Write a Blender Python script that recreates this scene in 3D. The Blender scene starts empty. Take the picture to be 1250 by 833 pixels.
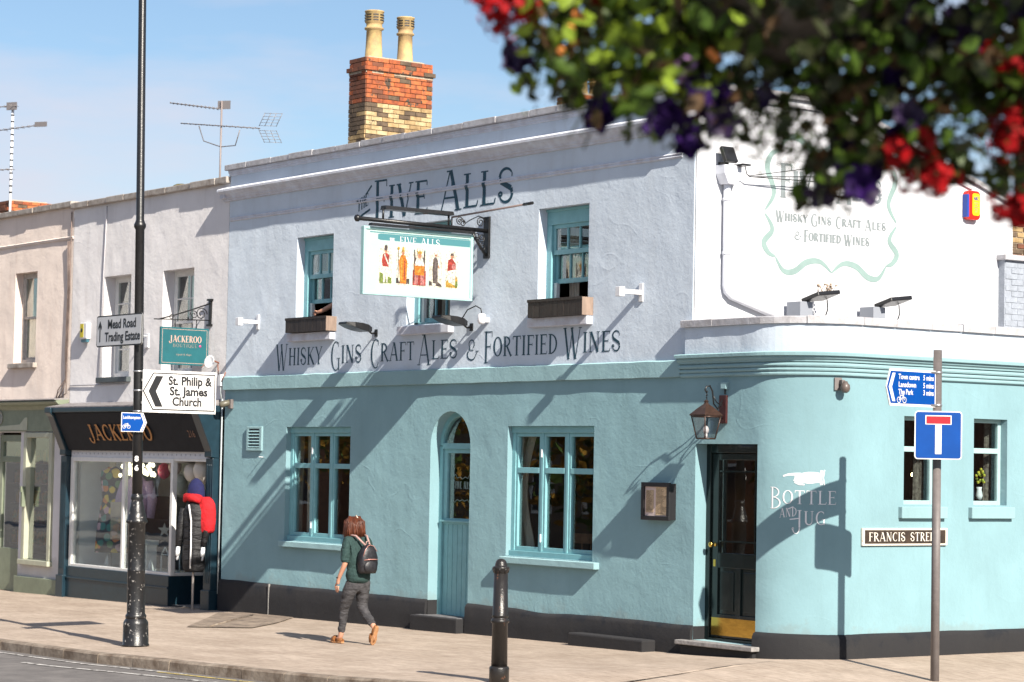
import bpy, bmesh, math, random
from mathutils import Vector, Matrix, noise

random.seed(7)
scene = bpy.context.scene
COL = scene.collection
PI = math.pi

# ---------------------------------------------------------------- camera, light, exposure
def camera_axes(yaw, pitch, roll):
    f = Vector((math.sin(yaw)*math.cos(pitch), math.cos(yaw)*math.cos(pitch), math.sin(pitch)))
    r = f.cross(Vector((0, 0, 1))).normalized()
    u = r.cross(f)
    c, s = math.cos(roll), math.sin(roll)
    return c*r + s*u, -s*r + c*u, f
CAM = Vector((21.294, -18.1, 2.125))
cr, cu, cf = camera_axes(-0.94072917, 0.05130663, 0.01831969)
cd = bpy.data.cameras.new('camera')
cam = bpy.data.objects.new('camera', cd)
COL.objects.link(cam)
M = Matrix((cr, cu, -cf)).transposed().to_4x4()
M.translation = CAM
cam.matrix_world = M
cd.sensor_width = 36.0
cd.lens = 36.0*2951.14/1250
cd.clip_start = 0.2
cd.clip_end = 2000
cd.dof.use_dof = True
cd.dof.focus_distance = 27.0
cd.dof.aperture_fstop = 4.3
scene.camera = cam

SUN_TO = Vector((1.47, -0.245, 1.0)).normalized()     # towards the sun
elev = math.asin(SUN_TO.z)
rot = math.atan2(SUN_TO.x, SUN_TO.y)
world = bpy.data.worlds.new('World')
scene.world = world
world.use_nodes = True
wn, wl = world.node_tree.nodes, world.node_tree.links
bg = wn['Background']
sky = wn.new('ShaderNodeTexSky')
sky.sky_type = 'NISHITA'
sky.sun_disc = False
sky.sun_elevation = elev
sky.sun_rotation = rot
sky.air_density = 1.0
sky.dust_density = 0.5
sky.ozone_density = 3.0
geo = wn.new('ShaderNodeTexCoord')
mp = wn.new('ShaderNodeMapping')
mp.inputs['Scale'].default_value = (1.6, 1.6, 7.0)
nz = wn.new('ShaderNodeTexNoise')
nz.inputs['Scale'].default_value = 1.7
nz.inputs['Detail'].default_value = 7
nz.inputs['Roughness'].default_value = 0.55
ramp = wn.new('ShaderNodeValToRGB')
ramp.color_ramp.elements[0].position = 0.45
ramp.color_ramp.elements[1].position = 0.66
ramp.color_ramp.elements[0].color = (0, 0, 0, 1)
ramp.color_ramp.elements[1].color = (0.85, 0.85, 0.85, 1)
mix = wn.new('ShaderNodeMixRGB')
mix.inputs[2].default_value = (6.2, 6.0, 6.7, 1)
wl.new(geo.outputs['Generated'], mp.inputs['Vector'])
wl.new(mp.outputs[0], nz.inputs['Vector'])
wl.new(nz.outputs['Fac'], ramp.inputs[0])
wl.new(ramp.outputs[0], mix.inputs[0])
wl.new(sky.outputs[0], mix.inputs[1])
wl.new(mix.outputs[0], bg.inputs[0])
bg.inputs[1].default_value = 0.068

sl = bpy.data.lights.new('sun', 'SUN')
sl.energy = 4.9
sl.angle = math.radians(0.5)
sl.color = (1.0, 0.925, 0.81)
so = bpy.data.objects.new('sun', sl)
so.rotation_euler = (-SUN_TO).to_track_quat('-Z', 'Y').to_euler()
so.location = (10, -5, 20)
COL.objects.link(so)
scene.view_settings.view_transform = 'Standard'
scene.view_settings.look = 'None'
scene.view_settings.gamma = 1.0
scene.view_settings.exposure = 0.88
scene.cycles.use_denoising = True
scene.cycles.max_bounces = 8
scene.cycles.transparent_max_bounces = 24
scene.cycles.sample_clamp_indirect = 6

# ---------------------------------------------------------------- materials
def srgb(r, g, b):
    f = lambda v: (v/255/12.92 if v <= 10 else ((v/255+0.055)/1.055)**2.4)
    return (f(r), f(g), f(b), 1)
MATS = {}
def mat(name, col, rough=0.6, metal=0.0, vary=0.0, vscale=6.0, bump=0.0, bscale=30.0, col2=None, fine=None,
        diffrough=0.0, spec=0.5, wear=None, stretch=(1, 1, 1), coat=0.0, sub=0.0):
    """procedural principled material: a noise-varied colour, two scales of relief, optional worn spots"""
    if name in MATS:
        return MATS[name]
    m = bpy.data.materials.new(name)
    m.use_nodes = True
    n, l = m.node_tree.nodes, m.node_tree.links
    b = n['Principled BSDF']
    b.inputs['Roughness'].default_value = rough
    b.inputs['Metallic'].default_value = metal
    b.inputs['Specular IOR Level'].default_value = spec
    b.inputs['Diffuse Roughness'].default_value = diffrough
    b.inputs['Coat Weight'].default_value = coat
    if len(col) == 3:
        col = (*col, 1)
    out = None
    tc = n.new('ShaderNodeTexCoord')
    mpg = n.new('ShaderNodeMapping')
    mpg.inputs['Scale'].default_value = stretch
    gn = n.new('ShaderNodeNewGeometry')
    l.new(gn.outputs['Position'], mpg.inputs['Vector'])
    vec = mpg.outputs[0]
    b.inputs['Base Color'].default_value = col
    if vary > 0 or col2:
        t = n.new('ShaderNodeTexNoise')
        t.inputs['Scale'].default_value = vscale
        t.inputs['Detail'].default_value = 6
        t.inputs['Roughness'].default_value = 0.65
        l.new(vec, t.inputs['Vector'])
        r = n.new('ShaderNodeValToRGB')
        r.color_ramp.elements[0].position = 0.36
        r.color_ramp.elements[1].position = 0.66
        if col2:
            c0, c1 = (*col2[:3], 1), col
        else:
            c0 = tuple(v*(1-vary) for v in col[:3])+(1,)
            c1 = tuple(min(1, v*(1+vary)) for v in col[:3])+(1,)
        r.color_ramp.elements[0].color = c0
        r.color_ramp.elements[1].color = c1
        l.new(t.outputs['Fac'], r.inputs[0])
        out = r.outputs[0]
    if wear:
        wc, wscale, wpos = wear
        t2 = n.new('ShaderNodeTexNoise')
        t2.inputs['Scale'].default_value = wscale
        t2.inputs['Detail'].default_value = 8
        t2.inputs['Roughness'].default_value = 0.7
        l.new(vec, t2.inputs['Vector'])
        r2 = n.new('ShaderNodeValToRGB')
        r2.color_ramp.elements[0].position = wpos
        r2.color_ramp.elements[1].position = wpos+0.03
        l.new(t2.outputs['Fac'], r2.inputs[0])
        mx = n.new('ShaderNodeMixRGB')
        mx.inputs[2].default_value = (*wc[:3], 1)
        if out:
            l.new(out, mx.inputs[1])
        else:
            mx.inputs[1].default_value = col
        l.new(r2.outputs[0], mx.inputs[0])
        out = mx.outputs[0]
    if out:
        l.new(out, b.inputs['Base Color'])
    if bump > 0:
        tb = n.new('ShaderNodeTexNoise')
        tb.inputs['Scale'].default_value = bscale
        tb.inputs['Detail'].default_value = 5
        tb.inputs['Roughness'].default_value = 0.6
        l.new(vec, tb.inputs['Vector'])
        bp = n.new('ShaderNodeBump')
        bp.inputs['Strength'].default_value = 1.0
        bp.inputs['Distance'].default_value = bump
        l.new(tb.outputs['Fac'], bp.inputs['Height'])
        last = bp
        if fine:
            fd, fs = fine
            tf = n.new('ShaderNodeTexNoise')
            tf.inputs['Scale'].default_value = fs
            tf.inputs['Detail'].default_value = 3
            l.new(vec, tf.inputs['Vector'])
            b2 = n.new('ShaderNodeBump')
            b2.inputs['Strength'].default_value = 1.0
            b2.inputs['Distance'].default_value = fd
            l.new(tf.outputs['Fac'], b2.inputs['Height'])
            l.new(bp.outputs[0], b2.inputs['Normal'])
            last = b2
        l.new(last.outputs[0], b.inputs['Normal'])
    MATS[name] = m
    return m

def render_mat(name, col, dirt, dirt_amt=0.35, cracks=True, bump=0.006, fine=0.0012):
    """painted stucco: slow tone drift, rain streaks, trowel relief, grain and hairline cracks"""
    m = bpy.data.materials.new(name)
    m.use_nodes = True
    n, l = m.node_tree.nodes, m.node_tree.links
    b = n['Principled BSDF']
    b.inputs['Roughness'].default_value = 0.75
    b.inputs['Specular IOR Level'].default_value = 0.25
    b.inputs['Diffuse Roughness'].default_value = 1.0
    g = n.new('ShaderNodeNewGeometry')
    def tex(scale, detail=5, rough=0.6, st=(1, 1, 1), kind='ShaderNodeTexNoise'):
        mpg = n.new('ShaderNodeMapping')
        mpg.inputs['Scale'].default_value = st
        l.new(g.outputs['Position'], mpg.inputs['Vector'])
        t = n.new(kind)
        t.inputs['Scale'].default_value = scale
        if kind == 'ShaderNodeTexNoise':
            t.inputs['Detail'].default_value = detail
            t.inputs['Roughness'].default_value = rough
        l.new(mpg.outputs[0], t.inputs['Vector'])
        return t
    def ramp_(sock, p0, p1, c0=(0, 0, 0, 1), c1=(1, 1, 1, 1)):
        r = n.new('ShaderNodeValToRGB')
        r.color_ramp.elements[0].position = p0
        r.color_ramp.elements[1].position = p1
        r.color_ramp.elements[0].color = c0
        r.color_ramp.elements[1].color = c1
        l.new(sock, r.inputs[0])
        return r.outputs[0]
    base = ramp_(tex(1.1, 6).outputs['Fac'], 0.3, 0.7, tuple(v*0.9 for v in col[:3])+(1,), tuple(min(1, v*1.06) for v in col[:3])+(1,))
    streak = ramp_(tex(3.0, 7, 0.7, (1.5, 1.5, 0.18)).outputs['Fac'], 0.52, 0.85)
    blot = ramp_(tex(5.5, 8, 0.75).outputs['Fac'], 0.55, 0.8)
    mxa = n.new('ShaderNodeMixRGB'); mxa.blend_type = 'ADD'
    mxa.inputs[0].default_value = 0.5
    l.new(streak, mxa.inputs[1]); l.new(blot, mxa.inputs[2])
    sc = n.new('ShaderNodeMath'); sc.operation = 'MULTIPLY'
    l.new(mxa.outputs[0], sc.inputs[0]); sc.inputs[1].default_value = dirt_amt
    mx = n.new('ShaderNodeMixRGB')
    mx.inputs[2].default_value = (*dirt[:3], 1)
    l.new(sc.outputs[0], mx.inputs[0]); l.new(base, mx.inputs[1])
    sp = n.new('ShaderNodeSeparateXYZ'); l.new(g.outputs['Position'], sp.inputs[0])
    nb_ = n.new('ShaderNodeMath'); nb_.operation = 'MULTIPLY_ADD'; nb_.inputs[1].default_value = 1.1
    l.new(tex(2.2, 7, 0.7).outputs['Fac'], nb_.inputs[0]); nb_.inputs[2].default_value = -0.15
    hh = n.new('ShaderNodeMath'); hh.operation = 'SUBTRACT'; l.new(nb_.outputs[0], hh.inputs[0]); l.new(sp.outputs[2], hh.inputs[1])
    sp_r = ramp_(hh.outputs[0], -0.28, 0.12)
    sg = n.new('ShaderNodeMath'); sg.operation = 'MULTIPLY'; sg.inputs[1].default_value = 0.26
    l.new(sp_r, sg.inputs[0])
    mg = n.new('ShaderNodeMixRGB'); mg.inputs[2].default_value = (0.20, 0.20, 0.18, 1)
    if name == 'black_plinth': mg.inputs[2].default_value = (0.05, 0.043, 0.037, 1)
    l.new(sg.outputs[0], mg.inputs[0]); l.new(mx.outputs[0], mg.inputs[1])
    colout = mg.outputs[0]
    # relief
    h1 = tex(2.4, 5, 0.5).outputs['Fac']
    bp = n.new('ShaderNodeBump'); bp.inputs['Distance'].default_value = bump*2.4
    l.new(h1, bp.inputs['Height'])
    h2 = tex(22, 6, 0.62).outputs['Fac']
    b2 = n.new('ShaderNodeBump'); b2.inputs['Distance'].default_value = bump*0.55
    l.new(h2, b2.inputs['Height']); l.new(bp.outputs[0], b2.inputs['Normal'])
    h3 = tex(120, 3, 0.6).outputs['Fac']
    b3 = n.new('ShaderNodeBump'); b3.inputs['Distance'].default_value = fine
    l.new(h3, b3.inputs['Height']); l.new(b2.outputs[0], b3.inputs['Normal'])
    last = b3
    if cracks:
        # lines where a slow noise crosses its middle value: wandering plaster ridges
        t = tex(0.6, 2.2, 0.5, (1, 1, 1.9))
        a = n.new('ShaderNodeMath'); a.operation = 'SUBTRACT'; a.inputs[1].default_value = 0.5
        l.new(t.outputs['Fac'], a.inputs[0])
        ab = n.new('ShaderNodeMath'); ab.operation = 'ABSOLUTE'
        l.new(a.outputs[0], ab.inputs[0])
        rr = ramp_(ab.outputs[0], 0.0, 0.010, (1, 1, 1, 1), (0, 0, 0, 1))
        gate = ramp_(tex(0.9, 3).outputs['Fac'], 0.50, 0.62)
        mm = n.new('ShaderNodeMath'); mm.operation = 'MULTIPLY'
        l.new(rr, mm.inputs[0]); l.new(gate, mm.inputs[1])
        b4 = n.new('ShaderNodeBump'); b4.inputs['Distance'].default_value = 0.0014
        l.new(mm.outputs[0], b4.inputs['Height']); l.new(last.outputs[0], b4.inputs['Normal'])
        last = b4
    l.new(last.outputs[0], b.inputs['Normal'])
    l.new(colout, b.inputs['Base Color'])
    MATS[name] = m
    return m

def glass_mat(name, tint=(0.9, 0.95, 0.95), refl=1.0):
    m = bpy.data.materials.new(name)
    m.use_nodes = True
    n, l = m.node_tree.nodes, m.node_tree.links
    n.remove(n['Principled BSDF'])
    o = n['Material Output']
    tr = n.new('ShaderNodeBsdfTransparent'); tr.inputs[0].default_value = (*tint, 1)
    gl = n.new('ShaderNodeBsdfGlossy'); gl.inputs['Roughness'].default_value = 0.0
    gl.inputs[0].default_value = (refl, refl, refl, 1)
    g = n.new('ShaderNodeNewGeometry')
    t = n.new('ShaderNodeTexNoise'); t.inputs['Scale'].default_value = 1.6; t.inputs['Detail'].default_value = 2
    l.new(g.outputs['Position'], t.inputs['Vector'])
    bp = n.new('ShaderNodeBump'); bp.inputs['Distance'].default_value = 0.0012
    l.new(t.outputs['Fac'], bp.inputs['Height'])
    l.new(bp.outputs[0], gl.inputs['Normal'])
    fr = n.new('ShaderNodeFresnel')
    io = n.new('ShaderNodeMath'); io.operation = 'MULTIPLY_ADD'; io.inputs[1].default_value = 1/1.52-1.52; io.inputs[2].default_value = 1.52
    l.new(g.outputs['Backfacing'], io.inputs[0]); l.new(io.outputs[0], fr.inputs[0])
    ad = n.new('ShaderNodeMath'); ad.operation = 'MULTIPLY_ADD'
    ad.inputs[1].default_value = 1.6; ad.inputs[2].default_value = 0.01
    l.new(fr.outputs[0], ad.inputs[0])
    mx = n.new('ShaderNodeMixShader')
    l.new(ad.outputs[0], mx.inputs[0]); l.new(tr.outputs[0], mx.inputs[1]); l.new(gl.outputs[0], mx.inputs[2])
    l.new(mx.outputs[0], o.inputs['Surface'])
    MATS[name] = m
    return m

TEAL = (0.235, 0.385, 0.425)
m_teal = render_mat('teal_render', TEAL, (0.19, 0.31, 0.33), 0.5)
m_lav = render_mat('lavender_render', (0.56, 0.63, 0.71), (0.42, 0.44, 0.47), 0.4)
m_band = render_mat('band_render', (0.27, 0.42, 0.45), (0.2, 0.33, 0.35), 0.4, cracks=False)
m_gable = render_mat('white_render', (0.64, 0.65, 0.68), (0.54, 0.53, 0.53), 0.3, cracks=False, bump=0.003)
m_shopw = render_mat('boutique_render', (0.68, 0.665, 0.675), (0.45, 0.41, 0.40), 0.5)
m_pink = render_mat('pink_render', (0.70, 0.61, 0.555), (0.42, 0.30, 0.26), 0.45)
m_black = render_mat('black_plinth', (0.016, 0.018, 0.023), (0.055, 0.05, 0.045), 0.3, cracks=False)
m_cornice = mat('cornice_paint', (0.60, 0.64, 0.72), 0.7, vary=0.08, bump=0.004, bscale=14, diffrough=0.8, col2=(0.5, 0.5, 0.55))
m_coping = mat('coping_stone', (0.50, 0.50, 0.53), 0.85, bump=0.006, bscale=18, col2=(0.36, 0.35, 0.36), vscale=9, fine=(0.002, 90))
m_copingp = mat('old_coping', (0.46, 0.42, 0.38), 0.9, bump=0.006, bscale=16, col2=(0.25, 0.21, 0.18), vscale=7, fine=(0.002, 90))
m_tealwood = mat('teal_joinery', (0.20, 0.43, 0.47), 0.4, vary=0.07, vscale=9, bump=0.0008, bscale=60)
m_whitewood = mat('white_joinery', (0.74, 0.74, 0.72), 0.42, vary=0.05, vscale=9, bump=0.0008, bscale=60)
m_glass = glass_mat('window_glass')
m_dark = mat('dark_room', (0.035, 0.035, 0.04), 0.9, vary=0.3, vscale=1.5)
m_room = mat('room_wall', (0.075, 0.045, 0.028), 0.9, vary=0.2, vscale=2)
m_curtain = mat('curtain_cloth', (0.62, 0.52, 0.42), 0.9, vary=0.15, vscale=20, stretch=(1, 1, 0.1))
m_cream = mat('cream_blind', (0.62, 0.54, 0.40), 0.9, vary=0.1, vscale=3, bump=0.004, bscale=6)
m_iron = mat('black_iron', (0.012, 0.012, 0.013), 0.35, vary=0.3, vscale=30, bump=0.0015, bscale=60)
m_post = mat('chipped_black_paint', (0.014, 0.014, 0.015), 0.33, bump=0.003, bscale=26, wear=((0.34, 0.32, 0.30), 22, 0.60), fine=(0.001, 120))
m_bollard = mat('bollard_paint', (0.017, 0.015, 0.014), 0.3, bump=0.003, bscale=30, wear=((0.16, 0.07, 0.04), 11, 0.62), fine=(0.001, 120))
m_galv = mat('grey_brown_steel', (0.155, 0.135, 0.13), 0.55, vary=0.12, vscale=12, bump=0.0008, bscale=60)
m_white = mat('white_plastic', (0.72, 0.72, 0.74), 0.4, vary=0.05)
m_signwhite = mat('sign_white', (0.72, 0.70, 0.68), 0.35, vary=0.04, vscale=4)
m_signshade = mat('sign_white_shaded', (0.62, 0.62, 0.63), 0.3, vary=0.07, vscale=3)  # sign white greyed, shade of the grazed face in the colour
m_signblack = mat('sign_black', (0.018, 0.018, 0.02), 0.4)
m_signblue = mat('sign_blue', (0.001, 0.055, 0.27), 0.4, vary=0.08, vscale=4, spec=0.25)
m_signred = mat('sign_red', (0.36, 0.01, 0.02), 0.35)
m_signback = mat('sign_metal', (0.35, 0.35, 0.34), 0.4, metal=0.6)
m_letter = mat('dark_teal_lettering', (0.010, 0.055, 0.085), 0.6, vary=0.25, vscale=14)
m_palet = mat('pale_teal_lettering', (0.22, 0.31, 0.295), 0.7, vary=0.08)
m_greyl = mat('grey_lettering', (0.20, 0.23, 0.24), 0.7, vary=0.08)
m_whitel = mat('white_lettering', (0.72, 0.74, 0.76), 0.7, vary=0.05)
m_doorblk = mat('dark_green_gloss', (0.010, 0.020, 0.020), 0.2, vary=0.15, coat=0.3)
m_brass = mat('brass', (0.72, 0.45, 0.10), 0.22, metal=1.0, vary=0.1, bump=0.001, bscale=20)
m_gold = mat('gold_leaf', (0.36, 0.16, 0.035), 0.35, metal=0.5, vary=0.15)
m_slate = mat('slate_blue_paint', (0.010, 0.030, 0.045), 0.33, vary=0.15, vscale=8, bump=0.001, bscale=30, wear=((0.07, 0.13, 0.15), 14, 0.68))
m_fascia = mat('charcoal_fascia', (0.019, 0.021, 0.026), 0.7, vary=0.12, spec=0.15)
m_sage = mat('sage_paint', (0.19, 0.22, 0.155), 0.5, vary=0.1, vscale=7, bump=0.001, bscale=30)
m_sagel = mat('pale_sage_paint', (0.42, 0.43, 0.33), 0.45, vary=0.08, vscale=7)
m_lead = mat('lead_flashing', (0.26, 0.24, 0.24), 0.6, vary=0.25, vscale=9, bump=0.01, bscale=8)
m_boxwood = mat('dark_box_wood', (0.018, 0.013, 0.012), 0.6, col2=(0.045, 0.035, 0.03), vscale=25, stretch=(1, 1, 0.12), bump=0.004, bscale=30)
m_stone = mat('step_stone', (0.34, 0.32, 0.31), 0.85, col2=(0.2, 0.19, 0.185), vscale=12, bump=0.006, bscale=25)
m_tarmac = mat('asphalt', (0.19, 0.175, 0.165), 0.9, col2=(0.125, 0.115, 0.11), vscale=2.5, bump=0.006, bscale=70, fine=(0.003, 200))
m_kerb = mat('kerb_stone', (0.30, 0.25, 0.20), 0.9, col2=(0.12, 0.085, 0.06), vscale=4.5, bump=0.008, bscale=22, fine=(0.002, 120))
m_yline = mat('yellow_paint', (0.55, 0.42, 0.12), 0.8, wear=((0.18, 0.16, 0.12), 14, 0.52))
m_wline = mat('road_white_paint', (0.55, 0.53, 0.50), 0.8, wear=((0.18, 0.165, 0.155), 9, 0.49))
m_steel = mat('bare_metal', (0.45, 0.45, 0.46), 0.35, metal=0.8)
m_alu = mat('aerial_metal', (0.22, 0.20, 0.20), 0.5, metal=0.4)
m_orange = mat('red_brick', (0.44, 0.115, 0.035), 0.9, col2=(0.22, 0.06, 0.03), vscale=13, bump=0.004, bscale=50, wear=((.075, .055, .04), 4.5, .585))
m_orange2 = mat('pale_red_brick', (0.55, 0.17, 0.05), 0.9, col2=(0.28, 0.09, 0.045), vscale=13, bump=0.004, bscale=50, wear=((.075, .055, .04), 4.5, .585))
m_orange3 = mat('dark_red_brick', (0.22, 0.075, 0.04), 0.9, col2=(0.12, 0.05, 0.03), vscale=7, bump=0.004, bscale=50)
m_buff = mat('buff_brick', (0.48, 0.34, 0.17), 0.9, col2=(0.26, 0.17, 0.08), vscale=9, bump=0.006, bscale=40, wear=((.075, .055, .04), 4.5, .585))
m_buff2 = mat('pale_buff_brick', (0.58, 0.45, 0.26), 0.9, col2=(0.36, 0.26, 0.13), vscale=9, bump=0.006, bscale=40, wear=((.075, .055, .04), 4.5, .585))
m_buff3 = mat('dark_buff_brick', (0.16, 0.11, 0.07), 0.9, col2=(0.07, 0.05, 0.035), vscale=9, bump=0.006, bscale=40)
m_mortar = mat('mortar', (0.42, 0.34, 0.25), 0.95, vary=0.2, vscale=20, bump=0.006, bscale=60)
m_clay = mat('chimney_clay', (0.60, 0.43, 0.18), 0.75, col2=(0.34, 0.23, 0.12), vscale=5, bump=0.002, bscale=30)
m_greybrick = mat('grey_painted_brick', (0.30, 0.33, 0.38), 0.8, vary=0.12, vscale=10, bump=0.006, bscale=40)

# pavement: sandy concrete slabs that have worn into each other
def pavement_mat():
    m = bpy.data.materials.new('pavement_concrete')
    m.use_nodes = True
    n, l = m.node_tree.nodes, m.node_tree.links
    b = n['Principled BSDF']; b.inputs['Roughness'].default_value = 0.9
    b.inputs['Specular IOR Level'].default_value = 0.25
    g = n.new('ShaderNodeNewGeometry')
    def noise_(scale, det, st=(1, 1, 1), rough=.65):
        mpg = n.new('ShaderNodeMapping'); mpg.inputs['Scale'].default_value = st
        l.new(g.outputs['Position'], mpg.inputs['Vector'])
        t = n.new('ShaderNodeTexNoise'); t.inputs['Scale'].default_value = scale
        t.inputs['Detail'].default_value = det; t.inputs['Roughness'].default_value = rough
        l.new(mpg.outputs[0], t.inputs['Vector']); return t.outputs['Fac']
    def rmp(s, a, c, ca, cb):
        r = n.new('ShaderNodeValToRGB'); r.color_ramp.elements[0].position = a; r.color_ramp.elements[1].position = c
        r.color_ramp.elements[0].color = (*ca, 1); r.color_ramp.elements[1].color = (*cb, 1)
        l.new(s, r.inputs[0]); return r.outputs[0]
    c1 = rmp(noise_(0.9, 7, (1, 1.8, 1)), .3, .72, (0.40, 0.325, 0.265), (0.57, 0.48, 0.405))
    c2 = rmp(noise_(9, 8, (0.6, 2.0, 1), .75), .35, .75, (0.70, 0.68, 0.66), (1.12, 1.10, 1.07))
    mx = n.new('ShaderNodeMixRGB'); mx.blend_type = 'MULTIPLY'; mx.inputs[0].default_value = 1
    l.new(c1, mx.inputs[1]); l.new(c2, mx.inputs[2])
    br = n.new('ShaderNodeTexBrick')
    br.inputs['Scale'].default_value = 1.0
    br.inputs['Brick Width'].default_value = 0.9; br.inputs['Row Height'].default_value = 0.62
    br.inputs['Mortar Size'].default_value = 0.006
    br.inputs['Mortar Smooth'].default_value = 0.3
    br.inputs['Color1'].default_value = (1, 1, 1, 1); br.inputs['Color2'].default_value = (.90, .89, .88, 1)
    br.inputs['Mortar'].default_value = (.48, .44, .41, 1)
    l.new(g.outputs['Position'], br.inputs['Vector'])
    m2 = n.new('ShaderNodeMixRGB'); m2.blend_type = 'MULTIPLY'; m2.inputs[0].default_value = .7
    l.new(mx.outputs[0], m2.inputs[1]); l.new(br.outputs['Color'], m2.inputs[2])
    # dark old patches and gum
    st = rmp(noise_(26, 4), .70, .74, (1, 1, 1), (0.72, 0.70, 0.69))
    m3 = n.new('ShaderNodeMixRGB'); m3.blend_type = 'MULTIPLY'; m3.inputs[0].default_value = .8
    l.new(m2.outputs[0], m3.inputs[1]); l.new(st, m3.inputs[2])
    l.new(m3.outputs[0], b.inputs['Base Color'])
    bp = n.new('ShaderNodeBump'); bp.inputs['Distance'].default_value = .004
    l.new(noise_(60, 6), bp.inputs['Height'])
    b2 = n.new('ShaderNodeBump'); b2.inputs['Distance'].default_value = .012
    l.new(noise_(1.6, 4, (1, 2, 1)), b2.inputs['Height']); l.new(bp.outputs[0], b2.inputs['Normal'])
    l.new(b2.outputs[0], b.inputs['Normal'])
    return m
m_pave = pavement_mat()

# ---------------------------------------------------------------- mesh helpers
class MB:
    def __init__(s, T=None):
        s.v, s.f, s.sm, s.mi = [], [], [], []
        s.T = T
        s.cur = 0
    def add(s, vs, fs, smooth=False):
        b = len(s.v)
        for p in vs:
            p = Vector(p)
            s.v.append(Vector(s.T(p)) if s.T else p)
        for f in fs:
            s.f.append([b+i for i in f]); s.sm.append(smooth); s.mi.append(s.cur)
        return s
    def box(s, x0, x1, y0, y1, z0, z1):
        return s.add([(x, y, z) for z in (z0, z1) for y in (y0, y1) for x in (x0, x1)],
              [(0, 2, 3, 1), (4, 5, 7, 6), (0, 1, 5, 4), (2, 6, 7, 3), (0, 4, 6, 2), (1, 3, 7, 5)])
    def obox(s, c, U, V, W, a, b, d):
        c, U, V, W = Vector(c), Vector(U).normalized(), Vector(V).normalized(), Vector(W).normalized()
        vs = [c+U*(i*a/2)+V*(j*b/2)+W*(k*d/2) for k in (-1, 1) for j in (-1, 1) for i in (-1, 1)]
        return s.add(vs, [(0, 2, 3, 1), (4, 5, 7, 6), (0, 1, 5, 4), (2, 6, 7, 3), (0, 4, 6, 2), (1, 3, 7, 5)])
    def quad(s, a, b, c, d):
        return s.add([a, b, c, d], [(0, 1, 2, 3)])
    def tube(s, path, r, n=8, smooth=True, caps=True):
        path = [Vector(p) for p in path]
        rs = r if isinstance(r, (list, tuple)) else [r]*len(path)
        vs, fs = [], []
        prev = None
        for i, p in enumerate(path):
            t = (path[min(i+1, len(path)-1)]-path[max(i-1, 0)]).normalized()
            if prev is None:
                a = t.orthogonal().normalized()
            else:
                a = (prev-t*prev.dot(t))
                a = a.normalized() if a.length > 1e-6 else t.orthogonal().normalized()
            prev = a
            b = t.cross(a)
            for k in range(n):
                th = 2*PI*k/n
                vs.append(p+(a*math.cos(th)+b*math.sin(th))*rs[i])
        for i in range(len(path)-1):
            for k in range(n):
                fs.append((i*n+k, i*n+(k+1) % n, (i+1)*n+(k+1) % n, (i+1)*n+k))
        s.add(vs, fs, smooth)
        if caps:
            L = (len(path)-1)*n
            b = len(s.v)-len(vs)
            s.f.append([b+k for k in range(n)][::-1]); s.sm.append(False); s.mi.append(s.cur)
            s.f.append([b+L+k for k in range(n)]); s.sm.append(False); s.mi.append(s.cur)
        return s
    def lathe(s, c, prof, n=20, axis=None, smooth=True, a0=0.0):
        c = Vector(c)
        W = Vector(axis).normalized() if axis is not None else Vector((0, 0, 1))
        U = W.orthogonal().normalized() if axis is not None else Vector((1, 0, 0))
        V = W.cross(U)
        vs, fs = [], []
        for (r, z) in prof:
            for k in range(n):
                th = 2*PI*k/n+a0
                vs.append(c+W*z+(U*math.cos(th)+V*math.sin(th))*max(r, 1e-4))
        for i in range(len(prof)-1):
            for k in range(n):
                fs.append((i*n+k, i*n+(k+1) % n, (i+1)*n+(k+1) % n, (i+1)*n+k))
        fs.append(tuple(range(n))[::-1]); fs.append(tuple((len(prof)-1)*n+k for k in range(n)))
        return s.add(vs, fs, smooth)
    def prism(s, poly, O, U, V, W, d0, d1):
        O, U, V, W = Vector(O), Vector(U), Vector(V), Vector(W)
        n = len(poly)
        vs = [O+U*a+V*b+W*d0 for a, b in poly]+[O+U*a+V*b+W*d1 for a, b in poly]
        fs = [tuple(range(n))[::-1], tuple(range(n, 2*n))]+[(i, (i+1) % n, n+(i+1) % n, n+i) for i in range(n)]
        return s.add(vs, fs)
    def ball(s, c, r, nu=12, nv=8, sc=(1, 1, 1)):
        c = Vector(c)
        vs, fs = [], []
        for j in range(nv+1):
            ph = PI*j/nv
            for i in range(nu):
                th = 2*PI*i/nu
                vs.append(c+Vector((r*sc[0]*math.sin(ph)*math.cos(th), r*sc[1]*math.sin(ph)*math.sin(th), r*sc[2]*math.cos(ph))))
        for j in range(nv):
            for i in range(nu):
                fs.append((j*nu+i, j*nu+(i+1) % nu, (j+1)*nu+(i+1) % nu, (j+1)*nu+i))
        return s.add(vs, fs, True)
    def sweep(s, prof, path, closed_ends=True, smooth=False):
        """prof: (out, z) points; path: (x, y, nx, ny) points"""
        vs, fs = [], []
        n = len(prof)
        for (x, y, nx, ny) in path:
            for (o, z) in prof:
                vs.append((x+nx*o, y+ny*o, z))
        for i in range(len(path)-1):
            for k in range(n-1):
                fs.append((i*n+k, i*n+k+1, (i+1)*n+k+1, (i+1)*n+k))
        if closed_ends:
            fs.append(tuple(range(n))); fs.append(tuple((len(path)-1)*n+k for k in range(n))[::-1])
        return s.add(vs, fs, smooth)
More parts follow.
